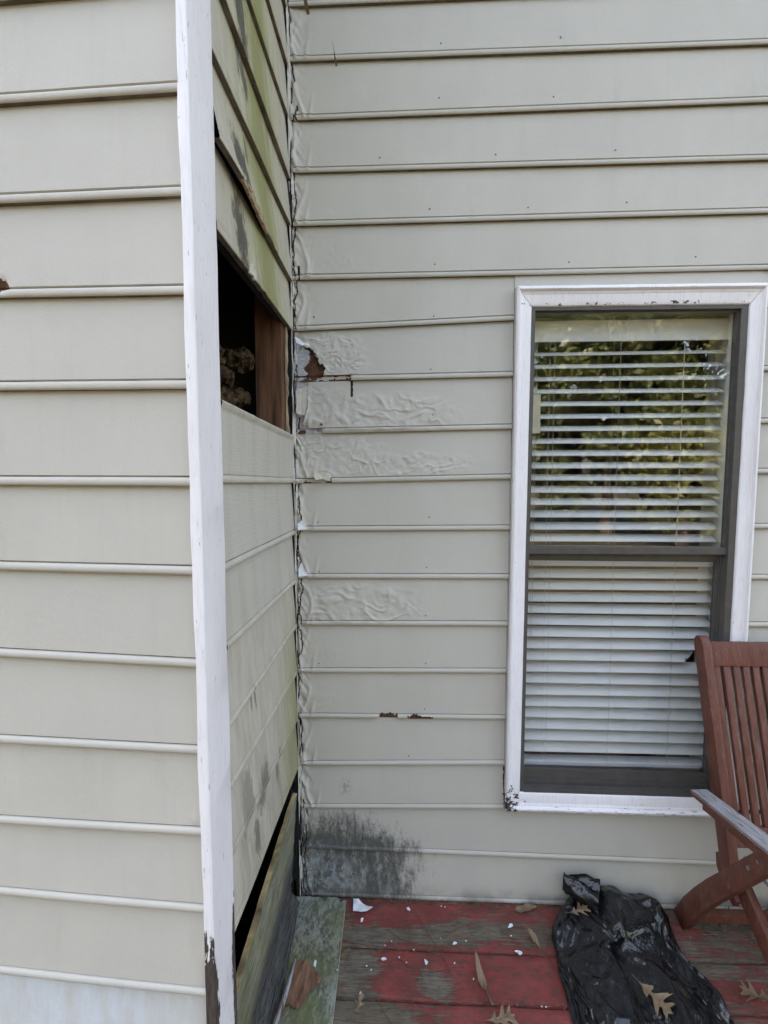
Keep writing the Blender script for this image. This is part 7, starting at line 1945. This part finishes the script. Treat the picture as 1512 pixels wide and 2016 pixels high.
# dead leaf hanging on the wall near the top
p = on_back(606, 25, -0.006)
put('dead_leaf', leaf_mesh('leaf', 0.022, 0.012, 2, 1.2, 21, False), (p.x, -0.004, p.z), (R(90), R(75), 0), 'tiny dead leaf stuck under a board near the top of the inner corner', 'leaf')
p = on_back(662, 128, -0.004)
put('dead_leaf', leaf_mesh('leaf', 0.011, 0.006, 2, 1.2, 22, False), (p.x, 0.002, p.z), (R(90), R(80), 0), 'tiny brown leaf scrap on the second board from the top of the back wall', 'leaf')


def flake_mesh(r, seed, curl=0.3):
    rs = random.Random(seed)
    n = 7
    V = [(0, 0, 0.0008)]
    for k in range(n):
        a = 2 * math.pi * k / n + rs.uniform(-0.3, 0.3)
        q = r * rs.uniform(0.55, 1.15)
        V.append((q * math.cos(a) * 1.25, q * math.sin(a) * 0.75, 0.0008 + curl * q * rs.random()))
    F = [[0, k + 1, (k + 1) % n + 1] for k in range(n)]
    m = len(V)
    V += [(a, b, c_2 - 0.0006) for (a, b, c_2) in V]
    F += [[m, m + (k + 1) % n + 1, m + k + 1] for k in range(n)]
    F += [[k + 1, m + k + 1, m + (k + 1) % n + 1, (k + 1) % n + 1] for k in range(n)]
    me = mesh('paint_flake', V, F)
    me.materials.append(M_FLAKE)
    return me


big = [on_deck(*q, 0.012) for q in ((696, 1770), (705, 1772), (716, 1779), (728, 1784), (734, 1787), (722, 1794), (710, 1796), (695, 1793))]
bm = bmesh.new()
f_ = bm.faces.new([bm.verts.new((q.x, q.y, 0.006)) for q in big])
bmesh.ops.triangulate(bm, faces=[f_]); bmesh.ops.subdivide_edges(bm, edges=bm.edges[:], cuts=3, use_grid_fill=True)
for v in bm.verts: v.co.z += 0.006 + 0.006 * mnoise.noise(v.co * 40) + 0.25 * max(0, v.co.y + 0.03)
bmesh.ops.solidify(bm, geom=bm.faces[:], thickness=0.0008)
me = bpy.data.meshes.new('paint_sheet'); bm.to_mesh(me); bm.free()
tag(obj('paint_flake', me, None, M_FLAKE), 'large bluish-white sheet of paint at the foot of the mouldy wall', 'paint flake')
FL = [((713, 1812), 0.007, 'oval white paint flake just in front of the large paint sheet'), ((895, 1857), 0.008, 'square white paint flake on the dark stripe of the first deck board'), ((839, 1895), 0.008, 'round white paint flake in the middle of the red second board'),
      ((756, 1889), 0.008, 'torn white paint flake beside the grey patch of the second deck board'), ((711, 1958), 0.008, 'upright narrow white flake beside the mossy board'), ((1005, 1824), 0.009, 'crumpled white flake on the first board towards the bag'),
      ((1022, 1876), 0.012, 'greyish crumbled paint flake on the board gap left of the bag'), ((804, 1790), 0.008, 'grey paint chip close to the foot of the wall'), ((620, 1898), 0.009, 'white paint flake stuck on the mossy board')]
for k, (px, r, lab) in enumerate(FL):
    zz_ = 0.017 if px[0] < 670 else 0.0006
    p = on_deck(*px, zz_)
    put('paint_flake', flake_mesh(r, k), (p.x, p.y, zz_), (0, 0, random.random() * 6), lab, 'paint flake', 'paint flakes on the deck')
fm = [flake_mesh(0.0032, 50 + k) for k in range(4)]
for k, px in enumerate([(771, 1853), (722, 1902), (731, 1910), (869, 1784), (664, 1910), (1006, 1843), (1067, 1982), (895, 1897), (932, 1928), (786, 1885), (800, 1895), (815, 1870), (758, 1862), (868, 1848), (1075, 1983), (918, 1853), (876, 1786)]):
    zz_ = 0.017 if px[0] < 670 else 0.0006
    p = on_deck(*px, zz_)
    put('paint_flake', fm[k % 4], (p.x, p.y, zz_), (0, 0, random.random() * 6), 'tiny white speck of paint scattered on the deck boards', 'paint flake', 'tiny paint specks on the deck')

NEEDLES = [((824, 1805), (850, 1850), (889, 1914)), ((744, 1966), (754, 1990), (770, 2014)), ((812, 1950), (814, 1985), (811, 2014)), ((985, 1832), (1003, 1845), (1021, 1862)), ((867, 1848), (890, 1835), (910, 1822)),
           ((676, 1851), (720, 1862), (790, 1869)), ((800, 1866), (850, 1868), (900, 1862)), ((780, 1885), (800, 1899), (806, 1904)), ((1082, 1840), (1075, 1870), (1080, 1895)), ((1080, 1880), (1090, 1910), (1096, 1920)),
           ((1035, 1855), (1060, 1868), (1080, 1880)), ((1450, 1985), (1475, 1970), (1500, 1960)), ((1420, 1925), (1440, 1945), (1462, 1968)), ((760, 1830), (790, 1850), (835, 1862)), ((960, 1955), (965, 1975), (957, 1982))]
NEEDLE_LABELS = ['long brown needle slanting over the first board gap onto the red second board', 'curved brown needle near the front edge just right of the mossy board', 'straight brown needle running front to back across the second board gap',
                 'short brown needle on the first deck board between bag and large paint sheet', 'thin needle slanting up to the right on the dark stripe of the first board', 'needle lying along the first board gap beside the mossy board',
                 'needle lying along the middle of the first board gap', 'short needle on the grey patch of the second board', 'bent needle touching the left side of the black bag on the first board', 'bent needle beside the left edge of the bag on the second board',
                 'needle on the gap close to the left of the bag', 'needle pointing to the tan oak leaf at the right edge of the deck', 'needle on the grey wood right of the black bag', 'needle slanting down to the right on the red part of the first board',
                 'short needle by the narrow curled tan leaf on the second board gap']
for k, pts in enumerate(NEEDLES):
    P = [on_deck(*q, 0.003) for q in pts]
    mb = MB().tube([(q.x, q.y, 0.003 + 0.002 * (j == 1)) for j, q in enumerate(P)], [0.0011, 0.0012, 0.0008], 5)
    tag(obj('pine_needle', mb.mesh('pine_needle'), None, M_NEEDLE), NEEDLE_LABELS[k], 'pine needle', 'dry needles on the deck')

# crumbs along the wall and in the gaps
def litter(name, spots, label):
    V, F = [], []
    for (x0, y0, r, h) in spots:
        n = random.choice((3, 4, 4, 5))
        a0 = random.random() * 6
        k = len(V)
        tilt = random.uniform(-0.5, 0.5); t2 = random.uniform(-0.5, 0.5)
        for q in range(n):
            a = a0 + 2 * math.pi * q / n
            rr = r * random.uniform(0.5, 1.2)
            dx, dy = rr * math.cos(a) * 1.5, rr * math.sin(a) * 0.8
            V.append((x0 + dx, y0 + dy, max(0.0004, h + tilt * dx + t2 * dy)))
        V.append((x0, y0, h + r * 0.4))
        for q in range(n):
            F.append([k + q, k + (q + 1) % n, k + n])
    o = obj(name, mesh(name, V, F), None, M_LITTER)
    return tag(o, label, 'litter', kind='stuff')


sp = []
for k in range(900):
    sp.append((random.uniform(0.18, 1.9), -abs(random.gauss(0, 0.010)) - 0.0005, random.uniform(0.0012, 0.0045), random.uniform(0.001, 0.006)))
for gy in gaps[1:3]:
    for k in range(520):
        sp.append((random.uniform(0.18, 1.7), gy + random.gauss(0, 0.006), random.uniform(0.0008, 0.003), random.uniform(0.0008, 0.003)))
for k in range(1500):
    sp.append((random.uniform(0.18, 1.7), -0.5 * random.random() ** 1.4, random.uniform(0.0006, 0.0022), 0.0012))
for k in range(160):
    sp.append((random.gauss(1.5, 0.12), -abs(random.gauss(0, 0.05)) - 0.01, random.uniform(0.002, 0.008), random.uniform(0.001, 0.008)))
litter('leaf_litter', sp, 'brown crumbs of leaf litter along the foot of the wall and in the deck gaps')

# --- yard trees, most mirrored in the glass; last three added to block low sky
def tree(x0, y0, h, cr, dens, mat_, seed, label):
    rs = np.random.default_rng(seed)
    root = thing('tree', label, 'tree', (x0, y0, -0.55), 'trees across the lawn mirrored in the window')
    mb = MB()
    mb.tube([(x0, y0, -0.55), (x0 + 0.1, y0, h * 0.3), (x0 - 0.05, y0 + 0.1, h * 0.6), (x0, y0, h * 0.92)], [0.24, 0.17, 0.11, 0.03], 8)
    for k in range(9):
        a = rs.random() * 6.28
        z0 = h * (0.25 + 0.06 * k)
        l = cr * (0.9 - 0.06 * k)
        mb.tube([(x0, y0, z0), (x0 + 0.5 * l * math.cos(a), y0 + 0.5 * l * math.sin(a), z0 + 0.25 * l), (x0 + l * math.cos(a), y0 + l * math.sin(a), z0 + 0.4 * l)], [0.07, 0.045, 0.015], 5)
    obj('trunk', mb.mesh('trunk'), root, M_TRUNK)
    nc = 62
    cen = []
    for k in range(nc):
        a = rs.random() * 6.28
        zz_ = rs.random() ** 0.8
        rr = cr * math.sqrt(rs.random()) * (1.0 - 0.55 * zz_)
        cen.append((x0 + rr * math.cos(a), y0 + rr * math.sin(a), h * 0.10 + zz_ * h * 0.88, 0.45 + 0.65 * rs.random()))
    cen = np.array(cen)
    N = dens
    ci = rs.integers(0, nc, N)
    d = rs.normal(size=(N, 3)); d /= np.linalg.norm(d, axis=1)[:, None]
    P = cen[ci, :3] + d * (cen[ci, 3] * rs.random(N) ** 0.4)[:, None] * np.array([1.2, 1.2, 0.75])
    u = rs.normal(size=(N, 3)); u /= np.linalg.norm(u, axis=1)[:, None]
    v = np.cross(u, rs.normal(size=(N, 3))); v /= np.linalg.norm(v, axis=1)[:, None]
    sz = (0.08 + 0.08 * rs.random(N))[:, None]
    q = np.stack([P - u * sz * 1.3, P - v * sz * 0.6, P + u * sz * 1.3, P + v * sz * 0.6], 1).reshape(-1, 3)
    me = bpy.data.meshes.new('crown')
    me.vertices.add(N * 4); me.vertices.foreach_set('co', q.astype(np.float32).ravel())
    me.loops.add(N * 4); me.loops.foreach_set('vertex_index', np.arange(N * 4, dtype=np.int32))
    me.polygons.add(N); me.polygons.foreach_set('loop_start', np.arange(0, N * 4, 4, dtype=np.int32))
    me.update(); me.validate()
    obj('crown', me, root, mat_)


TR = [(8.0, -16.5, 11.0, 3.1, 0), (12.9, -16.0, 11.0, 3.0, 1), (10.4, -18.5, 12.2, 3.5, 0), (5.2, -19.0, 6.0, 2.6, 0), (16.2, -17.5, 10.5, 3.2, 0), (8.9, -13.2, 2.7, 1.5, 1),
      (13.6, -21.0, 13.0, 3.8, 0), (9.0, -22.5, 13.5, 3.8, 0), (1.0, -15.5, 8.5, 3.2, 0), (-4.5, -15.0, 9.0, 3.4, 0), (-10.0, -13.5, 9.0, 3.4, 1)]
TL = ['dark green tree mirrored in the left half of the upper pane', 'yellow-green sunlit tree mirrored at the right edge of the upper pane', 'tallest dark tree mirrored in the middle of the upper pane, in the back row',
      'low green tree mirrored under the patch of sky at the left of the upper pane', 'dark tree at the far right end of the row across the lawn', 'low round bush mirrored low in the upper pane in front of the trees',
      'tall dark tree far back behind the yellow-green one', 'tallest dark tree in the far back row, behind the middle one',
      'unseen green tree added straight across the lawn from the wall corner to block low sky light', 'unseen green tree added across the lawn left of the wall corner to block low sky light', 'unseen yellow-green tree added at the far left end of the lawn to block low sky light']
for k, (a, b, h, cr, t) in enumerate(TR):
    tree(a, b, h, cr, 17000 if h > 3 else 4000, (M_LEAFG, M_LEAFY)[t], 40 + k, TL[k])
